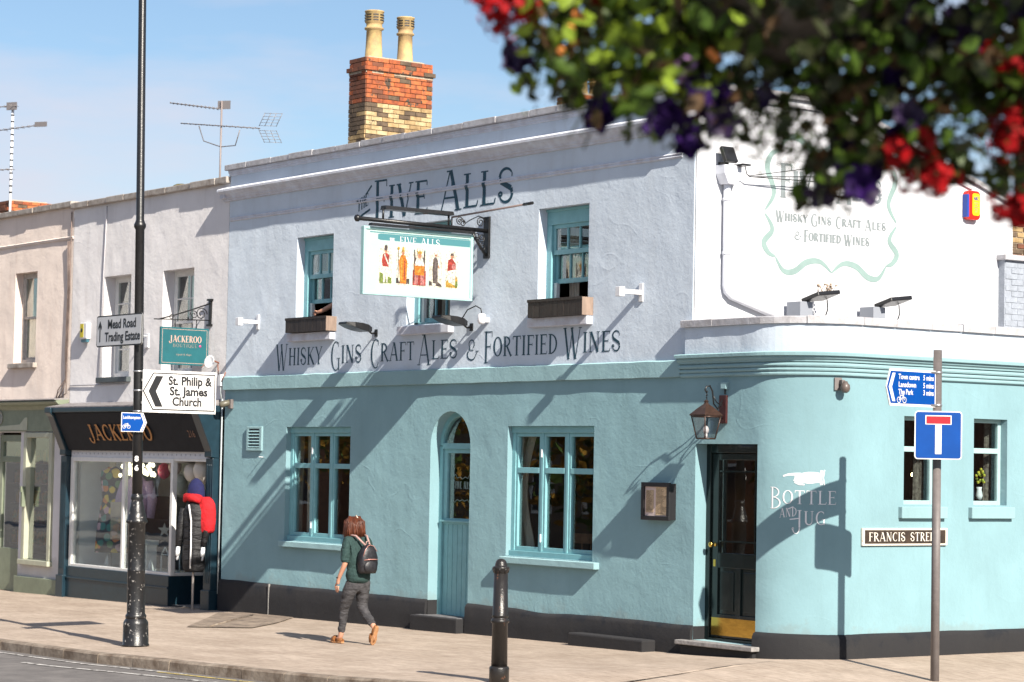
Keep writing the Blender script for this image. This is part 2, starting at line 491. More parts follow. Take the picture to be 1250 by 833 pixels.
    def mesh(s, name, mats, origin=Vector((0, 0, 0))):
        me = bpy.data.meshes.new(name)
        me.from_pydata([tuple(p-origin) for p in s.v], [], s.f)
        for i, p in enumerate(me.polygons):
            p.use_smooth = s.sm[i]
            p.material_index = s.mi[i]
        for m in (mats if isinstance(mats, (list, tuple)) else [mats]):
            me.materials.append(m)
        me.update()
        if len(me.polygons) < 60000:
            bm = bmesh.new(); bm.from_mesh(me)
            bmesh.ops.recalc_face_normals(bm, faces=bm.faces)
            bm.to_mesh(me); bm.free()
        return me

def tag(o, label=None, cat=None, group=None, kind=None):
    if label: o['label'] = label
    if cat: o['category'] = cat
    if group: o['group'] = group
    if kind: o['kind'] = kind
    return o
def thing(name, loc, label, cat, group=None):
    o = bpy.data.objects.new(name, None)
    o.empty_display_size = 0.2
    COL.objects.link(o)
    o.location = loc
    return tag(o, label, cat, group)
WLOC = {}
def wloc(o):
    p = Vector(o.location)
    while o.parent:
        o = o.parent
        p += Vector(o.location)
    return p
def part(name, mb, mats, parent=None, bevel=0, origin=None):
    """one mesh object in world coordinates; origin = its own pivot"""
    base = wloc(parent) if parent else Vector((0, 0, 0))
    og = Vector(origin) if origin is not None else base
    me = mb.mesh(name, mats, og)
    o = bpy.data.objects.new(name, me)
    COL.objects.link(o)
    if parent: o.parent = parent
    o.location = og-base
    if bevel:
        b = o.modifiers.new('bevel', 'BEVEL'); b.width = bevel; b.segments = 2; b.limit_method = 'ANGLE'
        b.angle_limit = math.radians(40)
    return o
def inst(name, me, parent, loc, rot=(0, 0, 0), scale=(1, 1, 1)):
    o = bpy.data.objects.new(name, me)
    COL.objects.link(o)
    if parent: o.parent = parent
    o.location = Vector(loc)-(wloc(parent) if parent else Vector((0, 0, 0)))
    o.rotation_euler = rot; o.scale = scale
    return o
def structure(name, mb, mats, bevel=0):
    return tag(part(name, mb, mats, None, bevel), kind='structure')
def copy_tree(o, parent=None):
    c = o.copy(); COL.objects.link(c)
    if parent: c.parent = parent
    for ch in list(o.children):
        copy_tree(ch, c)
    return c

# ---------------------------------------------------------------- ground levels
def gz(x, y):
    if x < 0: z = 0.0135*max(x, -25)
    elif x < 1.9: z = 0.035*x
    else: z = 0.0665-0.055*(min(x, 6)-1.9)
    return z+(0.012*max(y, -12) if y < 0 else 0)
def kerb_h(x, y):
    t = min(1, max(0, (x-0.2)/2.0))
    return 0.11*(1-t)+0.022*t

# ---------------------------------------------------------------- lettering
TH, TN = 0.135, 0.05
def arc(cx, cy, rx, ry, a0, a1, w0=TN, w1=TN, mid=None, n=None):
    n = n or max(5, int(abs(a1-a0)/14))
    pts = []
    for i in range(n+1):
        t = i/n
        a = math.radians(a0+(a1-a0)*t)
        w = w0+(w1-w0)*t
        if mid is not None:
            w = TN+(mid-TN)*abs(math.cos(a))**1.5
        pts.append((cx+rx*math.cos(a), cy+ry*math.sin(a), w))
    return pts
def ln(x0, y0, x1, y1, w0, w1=None):
    w1 = w0 if w1 is None else w1
    n = max(1, int(math.hypot(x1-x0, y1-y0)/0.12))
    return [(x0+(x1-x0)*i/n, y0+(y1-y0)*i/n, w0+(w1-w0)*i/n) for i in range(n+1)]
def sf(x, y, h=0.10):
    return ln(x-h, y, x+h, y, 0.035)
def stem(x, y0=0, y1=1, w=TH, a=True, b=True):
    r = [ln(x, y0, x, y1, w)]
    if a: r.append(sf(x, y0+.017))
    if b: r.append(sf(x, y1-.017))
    return r
G = {
 'A': (0.62, [ln(.08, 0, .31, 1, TN), ln(.33, 1, .54, 0, TH), ln(.15, .33, .47, .33, TN), sf(.08, .017, .08), sf(.54, .017, .09), ln(.22, .985, .36, .985, .04)]),
 'B': (0.52, stem(.12)+[arc(.14, .76, .26, .225, 90, -90, mid=.11), arc(.14, .27, .32, .255, 90, -90, mid=.12)]),
 'C': (0.52, [arc(.30, .5, .23, .48, 62, 298, mid=TH), ln(.43, .95, .44, .78, .04), ln(.40, .08, .45, .2, TN)]),
 'D': (0.56, stem(.12)+[arc(.14, .5, .34, .475, 90, -90, mid=.12)]),
 'E': (0.46, stem(.12)+[ln(.12, .975, .42, .975, TN), ln(.12, .52, .34, .52, TN), ln(.12, .025, .42, .025, TN), ln(.42, .98, .42, .84, .035), ln(.34, .6, .34, .44, .03), ln(.42, .02, .44, .17, .035)]),
 'F': (0.44, stem(.12)+[ln(.12, .975, .42, .975, TN), ln(.12, .52, .34, .52, TN), ln(.42, .98, .42, .82, .035), ln(.34, .6, .34, .44, .03)]),
 'G': (0.56, [arc(.30, .5, .23, .48, 60, 300, mid=TH), ln(.43, .95, .44, .8, .04), ln(.46, .02, .46, .42, .09), sf(.44, .42, .09)]),
 'H': (0.58, stem(.12)+stem(.46)+[ln(.12, .52, .46, .52, TN)]),
 'I': (0.24, stem(.12)),
 'J': (0.42, [ln(.28, .12, .28, 1, TH), sf(.28, .983), arc(.13, .10, .15, .28, 0, -170, mid=.1), arc(-.01, .06, .04, .05, 0, 300, .05, .05)]),
 'K': (0.56, stem(.12)+[ln(.14, .46, .47, .98, TN), ln(.22, .58, .50, 0, TH), sf(.47, .98, .07), sf(.5, .017, .07)]),
 'L': (0.44, stem(.12)+[ln(.12, .025, .40, .025, TN), ln(.40, .02, .43, .18, .04)]),
 'M': (0.72, [ln(.10, 0, .10, 1, TN), ln(.12, 1, .35, .1, TH*.8), ln(.35, .1, .58, 1, TN), ln(.60, 0, .60, 1, TH), sf(.10, .017, .07), sf(.6, .017, .09), sf(.1, .98, .06), sf(.6, .98, .07)]),
 'N': (0.60, [ln(.11, 0, .11, 1, TN), ln(.13, 1, .47, 0, TH), ln(.49, 0, .49, 1, TN), sf(.11, .017, .08), sf(.1, .983, .07), sf(.49, .983, .08)]),
 'O': (0.56, [arc(.28, .5, .22, .48, 0, 360, mid=TH, n=24)]),
 'P': (0.48, stem(.12)+[arc(.14, .73, .28, .25, 90, -90, mid=.12)]),
 'Q': (0.56, [arc(.28, .5, .22, .48, 0, 360, mid=TH, n=24), ln(.25, .1, .55, -.15, .08)]),
 'R': (0.54, stem(.12)+[arc(.14, .74, .26, .24, 90, -90, mid=.11), ln(.24, .5, .50, -.02, .11), ln(.50, 0, .56, .05, .04)]),
 'S': (0.46, [arc(.23, .745, .17, .235, 30, 180, TN, .10), ln(.065, .745, .09, .62, .10, .13), ln(.09, .62, .37, .40, .14, .14), ln(.37, .40, .395, .28, .13, .1), arc(.23, .26, .17, .24, 0, -160, .10, TN), ln(.39, .86, .39, .74, .04), arc(.08, .26, .045, .05, 0, 360, .06, .06)]),
 'T': (0.52, stem(.26, b=False)+[ln(.03, .975, .49, .975, TN), ln(.04, .98, .03, .82, .04), ln(.48, .98, .49, .82, .04)]),
 'U': (0.56, [ln(.12, .25, .12, 1, TH), sf(.12, .983), ln(.44, .25, .44, 1, TN), sf(.44, .983, .08), arc(.28, .26, .16, .25, 180, 360, TH, TN)]),
 'V': (0.58, [ln(.08, 1, .29, 0, TH), ln(.31, 0, .50, 1, TN), sf(.08, .983, .08), sf(.5, .983, .08)]),
 'W': (0.80, [ln(.07, 1, .24, 0, TH), ln(.25, 0, .40, 1, TN), ln(.36, 1, .52, 0, TH), ln(.54, 0, .72, 1, TN), sf(.07, .983, .07), sf(.38, .983, .07), sf(.72, .983, .07), sf(.24, .02, .05), sf(.53, .02, .05)]),
 'X': (0.56, [ln(.08, 1, .48, 0, TH), ln(.08, 0, .48, 1, TN)]),
 'Y': (0.56, [ln(.08, 1, .27, .48, .11), ln(.48, 1, .28, .48, TN), ln(.28, 0, .28, .5, TH*.9), sf(.28, .017), sf(.08, .983, .07), sf(.48, .983, .07)]),
 'Z': (0.5, [ln(.06, .975, .44, .975, TN), ln(.06, .025, .44, .025, TN), ln(.42, .98, .08, .02, TH)]),
 '&': (0.62, [arc(.27, .77, .13, .2, -60, 240, .06, .06), ln(.20, .60, .14, .50, .07, .1), arc(.27, .26, .2, .25, 140, 330, .1, .06), ln(.44, .14, .55, .42, .05), ln(.46, .42, .62, .42, .04), ln(.14, .5, .36, .47, .05)]),
 '.': (0.2, [ln(.08, .05, .12, .05, .08)]),
 ' ': (0.35, []),
}
def stroke_poly(mb, pts, mapf, lift):
    """a ribbon along pts (x, y, width) laid on a surface through mapf(x, y, lift)"""
    vs = []
    n = len(pts)
    for i, (x, y, w) in enumerate(pts):
        a = pts[max(i-1, 0)]; b = pts[min(i+1, n-1)]
        dx, dy = b[0]-a[0], b[1]-a[1]
        L = math.hypot(dx, dy) or 1
        nx, ny = -dy/L*w/2, dx/L*w/2
        vs.append(mapf(x+nx, y+ny, lift)); vs.append(mapf(x-nx, y-ny, lift))
    mb.add(vs, [(2*i, 2*i+1, 2*i+3, 2*i+2) for i in range(n-1)])
def glyph_word(mb, word, x0, x1, z0, z1, surf, slope=0.0, first=None, weight=1.0, lift=0.0012, wx=None):
    """decorative serif word between x0..x1, base z0, top z1; first=(z0, z1) gives the initial its own height"""
    H = z1-z0
    hs = []
    for i, ch in enumerate(word):
        b, t = (first if (first and i == 0) else (z0, z1))
        hs.append((ch, b, t-b))
    gap = 0.045
    k = wx if wx else 1.0
    adv = [G[c][0]*(H+(h-H)*0.35) for c, b, h in hs]
    tot = sum(adv)+gap*H*(len(hs)-1)
    s = (x1-x0)/tot
    x = x0
    li = 0
    for (c, b, h), a in zip(hs, adv):
        wsc = a/G[c][0]*s
        for st in G[c][1]:
            li += 1
            pts = [(x+px*wsc, b+py*h+slope*(x+px*wsc-x0), w*min(H*1.15, wsc*1.5)*weight) for px, py, w in st]
            stroke_poly(mb, pts, surf, lift+0.00012*(li % 7))
        x += (a+gap*H)*s
def text_mesh(txt, size, align='LEFT', bold=0.0, squeeze=1.0):
    cu_ = bpy.data.curves.new('t', 'FONT')
    cu_.body = txt; cu_.size = size; cu_.align_x = align; cu_.offset = bold
    cu_.resolution_u = 3
    o = bpy.data.objects.new('t', cu_)
    COL.objects.link(o)
    dg = bpy.context.evaluated_depsgraph_get()
    me = bpy.data.meshes.new_from_object(o.evaluated_get(dg))
    vs = [(v.co.x*squeeze, v.co.y) for v in me.vertices]
    fs = [tuple(p.vertices) for p in me.polygons]
    bpy.data.objects.remove(o); bpy.data.curves.remove(cu_); bpy.data.meshes.remove(me)
    return vs, fs
def put_text(mb, txt, O, U, V, W, size, width=None, align='LEFT', bold=0.0, lift=0.002):
    """flat lettering in the plane O + U*x + V*y, raised along W; width = fitted width in metres"""
    vs, fs = text_mesh(txt, size, align, bold)
    if not vs: return
    O, U, V, W = Vector(O), Vector(U), Vector(V), Vector(W)
    xa, xb = min(v[0] for v in vs), max(v[0] for v in vs)
    k = (width/(xb-xa)) if width else 1.0
    mb.add([O+U*(x*k)+V*y+W*lift for x, y in vs], fs)
# ---------------------------------------------------------------- kerb line, pavement, road
KPATH = [(-90, -5.45), (-30, -5.45), (-12, -5.45), (-4, -5.45), (-2.6, -5.28), (-1.2, -5.16), (0.3, -5.02), (1.2, -4.92), (2.0, -4.80),
         (2.6, -4.55), (2.9, -4.1), (2.88, -3.6), (2.72, -3.2), (2.70, -2.8), (2.9, -2.35), (3.4, -1.75), (4.0, -1.0), (4.5, -0.1), (4.8, 1.2), (4.9, 3), (4.9, 9), (4.9, 70)]
def resample(path, step):
    out = [path[0]]
    for a, b in zip(path, path[1:]):
        L = math.hypot(b[0]-a[0], b[1]-a[1])
        n = max(1, round(L/step))
        for i in range(1, n+1):
            out.append((a[0]+(b[0]-a[0])*i/n, a[1]+(b[1]-a[1])*i/n))
    return out
KP = resample(KPATH, 0.9)
def knorm(path, i):
    a, b = path[max(i-1, 0)], path[min(i+1, len(path)-1)]
    dx, dy = b[0]-a[0], b[1]-a[1]
    L = math.hypot(dx, dy)
    return dy/L, -dx/L            # towards the road
# pavement: strips from the kerb line back to the buildings and beyond
mb = MB()
NV = 14
cols = []
for i, (x, y) in enumerate(KP):
    nx, ny = knorm(KP, i)
    x1, y1 = x-nx*0.13, y-ny*0.13
    # inner end: buildings' back
    if i < len(KP) and y < 1.3 and x < 3.9:
        X2, Y2 = (min(x, 1.2), 1.4) if x < 1.2 else (1.2, 1.4+max(0, y)*0.2)
    else:
        X2, Y2 = 1.2, max(y, 1.6)
    cols.append([(x1+(X2-x1)*(k/NV), y1+(Y2-y1)*(k/NV)) for k in range(NV+1)])
vs = [(px, py, gz(px, py)) for c_ in cols for px, py in c_]
fs = [(i*(NV+1)+k, (i+1)*(NV+1)+k, (i+1)*(NV+1)+k+1, i*(NV+1)+k+1) for i in range(len(cols)-1) for k in range(NV)]
mb.add(vs, fs, True)
structure('pavement', mb, m_pave)
# road and land beyond as one sheet reaching the horizon
mb = MB()
def rz(x, y):
    return gz(x, y)-kerb_h(x, y)-0.004
gx = [-1500, -500, -200, -90]+[x*2 for x in range(-40, 26)]+[90, 200, 500, 1500]
gy = [-1500, -500, -200, -90, -60]+[y*1.0 for y in range(-40, 3)]+[8, 20, 40, 60, 90, 200, 500, 1500]
vs = []
for x in gx:
    for y in gy:
        under = (y > -4.5 and x < 1.5)
        vs.append((x, y, rz(x, y)-(0.3 if under else 0)))
n = len(gy)
mb.add(vs, [(i*n+k, (i+1)*n+k, (i+1)*n+k+1, i*n+k+1) for i in range(len(gx)-1) for k in range(n-1)], True)
structure('ground', mb, m_tarmac)
# kerb: one stone after another
kerb = bpy.data.objects.new('kerb', None); COL.objects.link(kerb); kerb.location = (-4, -5.4, -0.15); tag(kerb, kind='structure')
rnd = random.Random(3)
far_l, far_r = MB(), MB()
for i in range(len(KP)-1):
    (xa, ya), (xb, yb) = KP[i], KP[i+1]
    na, nb = knorm(KP, i), knorm(KP, i+1)
    fine = -13 < xa < 5 and ya < 3.2
    L = math.hypot(xb-xa, yb-ya)
    g = 0.006 if fine else 0
    tx, ty = (xb-xa)/L, (yb-ya)/L
    dz = rnd.uniform(-.004, .004) if fine else 0
    do = rnd.uniform(-.005, .005) if fine else 0
    pr = [(-0.13, 0.003), (-0.02, 0.002), (0.0, -0.018), (0.008, -0.20), (-0.13, -0.20)]
    A = [(xa+tx*g+na[0]*(o+do), ya+ty*g+na[1]*(o+do), gz(xa, ya)+z+dz) for o, z in pr]
    B = [(xb-tx*g+nb[0]*(o+do), yb-ty*g+nb[1]*(o+do), gz(xb, yb)+z+dz) for o, z in pr]
    tgt = MB() if fine else (far_l if xa < 0 else far_r)
    tgt.add(A+B, [(k, (k+1) % 5, 5+(k+1) % 5, 5+k) for k in range(5)]+[(0, 1, 2, 3, 4), (9, 8, 7, 6, 5)])
    if fine: part('kerb_stone', tgt, m_kerb, kerb)
part('kerb_stone', far_l, m_kerb, kerb); part('kerb_stone', far_r, m_kerb, kerb)
# painted lines on the road
def road_strip(name, x0, x1, off0, off1, w, m):
    mb = MB(); pts = []
    n = int((x1-x0)/0.25)
    for i in range(n+1):
        x = x0+(x1-x0)*i/n
        # y of kerb at x
        for a, b in zip(KPATH, KPATH[1:]):
            if a[0] <= x <= b[0]: ky = a[1]+(b[1]-a[1])*(x-a[0])/(b[0]-a[0]); break
        o = off0+(off1-off0)*i/n
        pts.append((x, ky-o))
    vs = []
    for x, y in pts:
        vs += [(x, y, rz(x, y)+0.006), (x, y-w, rz(x, y-w)+0.006)]
    mb.add(vs, [(2*i, 2*i+1, 2*i+3, 2*i+2) for i in range(len(pts)-1)])
    return structure(name, mb, m)
road_strip('white_road_line', -14, -2.0, 0.30, 0.12, 0.06, m_wline)
road_strip('white_road_line', -4.6, 0.4, 0.62, 0.38, 0.07, m_wline)
road_strip('yellow_road_line', -2.5, 1.7, 0.17, 0.14, 0.06, m_yline)
# tarmac patch by the boutique doorway with its raised edge
mb = MB()
def patch(mb, pts, h):
    cx_, cy_ = sum(p[0] for p in pts)/len(pts), sum(p[1] for p in pts)/len(pts)
    vs = [(x, y, gz(x, y)+h) for x, y in pts]
    mb.add(vs+[(cx_, cy_, gz(cx_, cy_)+h+.004)], [(i, (i+1) % len(pts), len(pts)) for i in range(len(pts))])
patch(mb, [(-7.6, -2.35), (-9.2, -1.15), (-10.3, -0.35), (-10.1, -0.03), (-9.3, -0.03), (-8.6, -0.08), (-7.6, -0.95), (-6.9, -1.75)], 0.012)
structure('tarmac_patch', mb, mat('patch_tarmac', (0.33, 0.26, 0.20), 0.95, col2=(0.15, 0.115, 0.09), vscale=6, bump=0.02, bscale=14, fine=(0.004, 90)))
mb = MB()
mb.tube([(-7.4, -2.1, gz(-7.4, -2.1)+.014), (-8.4, -1.2, gz(-8.4, -1.2)+.02), (-9.3, -.35, gz(-9.3, -.35)+.014)], 0.014, 6)
structure('patch_edge', mb, m_kerb)

# ---------------------------------------------------------------- walls with openings
XS, RC = 1.9, 0.75                       # side wall plane and the radius of the round corner
def corner(s, o=0.0):
    """plan of the ground-floor wall: s metres along it from x=0, o metres outwards -> x, y, nx, ny"""
    a0 = XS-RC
    La = RC*PI/2
    if s <= a0: return (s, -o, 0, -1)
    if s <= a0+La:
        a = (s-a0)/RC
        nx, ny = math.sin(a), -math.cos(a)
        return (a0+nx*(RC+o), RC+ny*(RC+o), nx, ny)
    y = RC+(s-a0-La)
    return (XS+o, y, 1, 0)
def s_of_y(y): return (XS-RC)+RC*PI/2+(y-RC)
def wob(a, b, amp=0.0045):
    return amp*(noise.noise((a*0.9, b*1.1, 3.1))+0.5*noise.noise((a*2.6, b*2.9, 7.7)))
def edge_fade(a, b, ops):
    d = 1e9
    for (x0, x1, z0, z1) in ops:
        dx = max(x0-a, 0, a-x1); dz = max(z0-b, 0, b-z1)
        d = min(d, math.hypot(dx, dz))
    return min(1, d/0.12)
def wall_front(s, z, ops=(), amp=0.0045):
    x, y, nx, ny = corner(s)
    o = wob(s, z, amp)*edge_fade(s, z, ops)
    return Vector((x+nx*o, y+ny*o, z))
def grid_wall(mb, s0, s1, z0, z1, ops, fn, step=0.11):
    ss = {s0, s1}; zs = {z0, z1}
    for o in ops:
        ss |= {o[0], o[1]}; zs |= {o[2], o[3]}
    def fill(S):
        S = sorted(S); out = []
        for a, b in zip(S, S[1:]):
            n = max(1, round((b-a)/step))
            out += [a+(b-a)*i/n for i in range(n)]
        return out+[S[-1]]
    ss = fill([v for v in ss if s0 <= v <= s1]); zs = fill([v for v in zs if z0 <= v <= z1])
    idx = {}; vs = []; fs = []
    for i, a in enumerate(ss):
        for k, b in enumerate(zs):
            idx[i, k] = len(vs); vs.append(fn(a, b))
    for i in range(len(ss)-1):
        for k in range(len(zs)-1):
            ca, cb = (ss[i]+ss[i+1])/2, (zs[k]+zs[k+1])/2
            if any(o[0] < ca < o[1] and o[2] < cb < o[3] for o in ops): continue
            fs.append((idx[i, k], idx[i+1, k], idx[i+1, k+1], idx[i, k+1]))
    mb.add(vs, fs, True)
def reveal(mb, x0, x1, z0, z1, d, T=None):
    """jambs, head and bed of a rectangular opening in local (u, depth, z)"""
    t = MB(T)
    t.quad((x0, 0, z0), (x0, d, z0), (x0, d, z1), (x0, 0, z1))
    t.quad((x1, 0, z0), (x1, 0, z1), (x1, d, z1), (x1, d, z0))
    t.quad((x0, 0, z1), (x0, d, z1), (x1, d, z1), (x1, 0, z1))
    t.quad((x0, 0, z0), (x1, 0, z0), (x1, d, z0), (x0, d, z0))
    mb.add(t.v, t.f)

# ================================================================ THE PUB
pub = thing('pub_building', (-5.4, 3, 0), 'corner pub with pale lavender upper walls over teal ground floor and round corner', 'pub')
ZB, ZT = 3.18, 3.38          # teal band
W1 = (-9.05, -7.31, 0.98, 2.62); W2 = (-3.58, -1.80, 0.98, 2.62)
ARCH = (-5.32, -4.40, 0.13, 2.36); AR = 0.46
DOOR = (0.09, 1.15, 0.17, 2.41)
ARCHB = (-5.32, -4.40, 0.13, 2.83)
SWA = (s_of_y(1.53), s_of_y(2.10), 1.76, 2.76); SWB = (s_of_y(2.66), s_of_y(3.22), 1.76, 2.76)
UW = [(-8.87, -7.87, 3.99, 5.37), (-5.97, -4.93, 3.99, 5.36), (-3.00, -1.97, 3.99, 5.35)]
XL = -10.88
# ground floor
mb = MB()
lowops = [W1, W2, ARCHB, DOOR, SWA, SWB]
fn = lambda s, z: wall_front(s, z, lowops)
grid_wall(mb, XL, s_of_y(9.0), -0.3, ZT, lowops, fn, 0.1)
for o in (W1, W2): reveal(mb, *o, 0.16)
reveal(mb, *DOOR, 0.22)
for o in (SWA, SWB):
    y0 = RC+o[0]-(XS-RC)-RC*PI/2
    reveal(mb, y0, y0+o[1]-o[0], o[2], o[3], 0.14, lambda p: (XS-p.y, p.x, p.z))
# arch head: spandrels and soffit
cx_ = (ARCH[0]+ARCH[1])/2
N = 16
pts = [(cx_+AR*math.cos(PI*i/N), ARCH[3]+AR*math.sin(PI*i/N)) for i in range(N+1)]
for i in range(N):
    (xa, za), (xb, zb) = pts[i], pts[i+1]
    mb.quad((xa, 0, za), (xb, 0, zb), (xb, 0, ARCHB[3]), (xa, 0, ARCHB[3]))
    mb.add([(xa, 0, za), (xb, 0, zb), (xb, .2, zb), (xa, .2, za)], [(0, 1, 2, 3)], True)
for x in (ARCH[0], ARCH[1]):
    mb.quad((x, 0, 0.13), (x, .2, 0.13), (x, .2, ARCH[3]), (x, 0, ARCH[3]))
part('ground_floor_wall', mb, m_teal, pub)
# upper floor
mb = MB()
grid_wall(mb, XL, 0.0, ZT, 6.6, UW, lambda s, z: Vector((s, -wob(s, z)*edge_fade(s, z, UW)*min(1, abs(s)/.1, abs(s-XL)/.1+.0), z)), 0.1)
for o in UW: reveal(mb, *o, 0.2)
mb.quad((0, 0, ZT), (0, .03, ZT), (0, .03, 6.56), (0, 0, 6.56))
part('upper_wall', mb, m_lav, pub)
# gable towards the side street: level behind the parapet, then falling to the rear
mb = MB()
gp = [(.02, 3.3), (.02, 6.56), (2.3, 6.56), (4.72, 5.78), (5.38, 5.57), (5.38, 3.3)]  # plan of the gable
mb.prism(gp, (0, 0, 0), (0, 1, 0), (0, 0, 1), (-1, 0, 0), 0, 0.25)
gab = part('gable_wall', mb, m_gable, pub)
mb = MB()
mb.prism([(0, 6.56), (2.33, 6.56), (5.42, 5.56), (5.42, 5.62), (2.34, 6.63), (0, 6.63)], (0.05, 0, 0), (0, 1, 0), (0, 0, 1), (-1, 0, 0), 0, 0.34)
mb.prism([(0, 6.46), (2.3, 6.46), (4.6, 5.72), (4.6, 5.745), (2.31, 6.49), (0, 6.49)], (0.03, 0, 0), (0, 1, 0), (0, 0, 1), (-1, 0, 0), 0, 0.03)
part('gable_coping', mb, m_coping, pub)
# roof and rear walls
mb = MB()
mb.add([(XL, .2, 6.3), (0, .2, 6.3), (0, 2.3, 6.4), (XL, 2.3, 6.4), (XL, 5.3, 5.5), (-.1, 5.3, 5.5)], [(0, 1, 2, 3), (3, 2, 5, 4)])
mb.quad((XL, .02, -.3), (XL, 5.3, -.3), (XL, 5.3, 6.5), (XL, .02, 6.5))
mb.quad((XL, 5.3, -.3), (-.05, 5.3, -.3), (-.05, 5.3, 5.5), (XL, 5.3, 5.5))
part('roof', mb, mat('dark_slate', (0.06, 0.06, 0.07), 0.7, vary=.2), pub)
# flat roof of the round-cornered front room
mb = MB()
pp = [corner(s_, -0.1)[:2] for s_ in [0, XS-RC]+[XS-RC+RC*PI/2*i/6 for i in range(1, 7)]+[s_of_y(9)]]
mb.add([(x, y, 3.52) for x, y in [(0.0, 9)]+[(0.0, 0.0)]+pp], [tuple(range(len(pp)+2))])
part('flat_roof', mb, m_lead, pub)

# teal band, string course, cornice
mb = MB()
def bandfront(x, z):
    return Vector((x, -0.042-wob(x*1.3, z*.7, .006), z))
n = 110
vs = []
for i in range(n+1):
    x = XL-.01+(-0.15-XL)*i/n
    w_ = noise.noise((x*3.1, 0, 5))*.008
    vs += [(x, 0.0, ZB+w_*.6), bandfront(x, ZB+.004+w_*.6), bandfront(x, ZT-.012+w_), (x, 0.01, ZT+.006+w_)]
mb.add(vs, [(4*i+k, 4*i+k+1, 4*i+k+5, 4*i+k+4) for i in range(n) for k in range(3)], False)
mb.add(vs[:4], [(0, 1, 2, 3)])
part('teal_band', mb, m_band, pub)
mb = MB()
mb.sweep([(0, 5.742), (.016, 5.748), (.024, 5.76), (.016, 5.772), (.024, 5.79), (.014, 5.802), (0, 5.808)], [(x, 0, 0, -1) for x in [XL+.05+(10.62)*i/60 for i in range(61)]])
part('string_course', mb, m_cornice, pub)
mb = MB()
cpro = [(0, 6.055), (.028, 6.06), (.034, 6.085), (.05, 6.095), (.058, 6.12), (.085, 6.15), (.118, 6.172), (.128, 6.19), (.15, 6.194), (.152, 6.225), (.138, 6.236), (.02, 6.275), (0, 6.28)]
mb.sweep(cpro, [(XL-.15+.0, 0, 0, -1)]+[(XL-.15+(10.99+.04)*i/80, noise.noise((i*.21, 1, 1))*.004, 0, -1) for i in range(1, 81)])
mb.box(XL-.14, XL-.001, -.10, .35, 6.10, 6.22)
part('cornice', mb, m_cornice, pub)
mb = MB()
mb.sweep([(0, 6.44), (.018, 6.445), (.02, 6.478), (.034, 6.482), (.036, 6.52), (0, 6.524)], [(XL-.01+(10.93)*i/60, 0, 0, -1) for i in range(61)])
part('parapet_moulding', mb, m_cornice, pub)
# coping, stone by stone
rnd = random.Random(5)
x = XL-.08
while x < 0.02:
    L = min(rnd.uniform(.52, .74), 0.06-x)
    dz = rnd.uniform(-.006, .008); dy = rnd.uniform(-.008, .008)
    mb = MB(); mb.box(x+.005, x+L-.005, -.075+dy, .3, 6.525+dz*.3, 6.605+dz)
    part('coping_stone', mb, m_coping, pub, bevel=.008, origin=(x, 0, 6.52))
    x += L
# roll moulding round the corner of the front room
def cpath(s0, s1, o=0, step=.1):
    n = max(1, int((s1-s0)/step))
    return [corner(s0+(s1-s0)*i/n, o) for i in range(n+1)]
mpro = [(-.05, 3.17), (.012, 3.172), (.036, 3.182), (.040, 3.198), (.028, 3.214), (.018, 3.219), (.044, 3.226), (.052, 3.240), (.044, 3.254), (.028, 3.262), (.022, 3.267),
        (.052, 3.272), (.064, 3.288), (.058, 3.305), (.036, 3.316), (.026, 3.322), (.058, 3.328), (.062, 3.345), (.088, 3.362), (.094, 3.378), (.086, 3.386), (.125, 3.392), (.128, 3.425), (.12, 3.432), (0, 3.445)]
mb = MB(); mb.sweep(mpro, cpath(-0.17, s_of_y(9)), smooth=False)
part('roll_moulding', mb, m_band, pub)
mb = MB()
mb.sweep([(-.05, 3.43), (.055, 3.43), (.055, 3.60), (.055, 3.745), (-.2, 3.745), (-.2, 3.43)], [corner(s_, wob(s_*2, 1)*1.2) for s_ in [-.06+(s_of_y(9)+.06)*i/130 for i in range(131)]], smooth=False)
part('low_parapet', mb, m_lav, pub)
s_ = -.11
while s_ < s_of_y(8.9):
    L = rnd.uniform(.5, .68)
    mb = MB(); dz = rnd.uniform(-.004, .006)
    mb.sweep([(-.22, 3.745), (.088+dz, 3.747), (.092+dz, 3.822+dz), (.07, 3.832+dz), (-.22, 3.835+dz)], cpath(s_+.004, s_+L-.004, 0, .15))
    part('coping_stone', mb, m_coping, pub, origin=corner(s_)[:2]+(3.75,))
    s_ += L

# black plinth, following the wall and stopping at the doors
def plinth(s0, s1):
    mb = MB(); n = max(2, int((s1-s0)/.1)); path = []
    pr = []
    vs = []
    for i in range(n+1):
        s = s0+(s1-s0)*i/n
        zt = .325+.012*noise.noise((s*1.7, 2, 2))
        if -4.4 < s < -.6: zt += .03*math.exp(-((s+2.6)/.5)**2)*0-.03*math.exp(-((s+2.75)/.45)**2)
        o1 = .038+.012*noise.noise((s*1.3, 5, 1))
        for (o, z) in ((0, zt+.006), (o1*.72, zt-.012), (o1+.006, zt-.05), (o1+.012, .1), (o1+.016, -.45)):
            x, y, nx, ny = corner(s); vs.append((x+nx*o, y+ny*o, z))
    mb.add(vs, [(5*i+k, 5*i+k+1, 5*i+k+6, 5*i+k+5) for i in range(n) for k in range(4)], True)
    mb.add(vs[:5], [(0, 1, 2, 3, 4)]); mb.add(vs[-5:], [(0, 1, 2, 3, 4)])
    return part('plinth', mb, m_black, pub)
plinth(XL, -5.32); plinth(-4.40, 0.09); plinth(1.15, s_of_y(9))
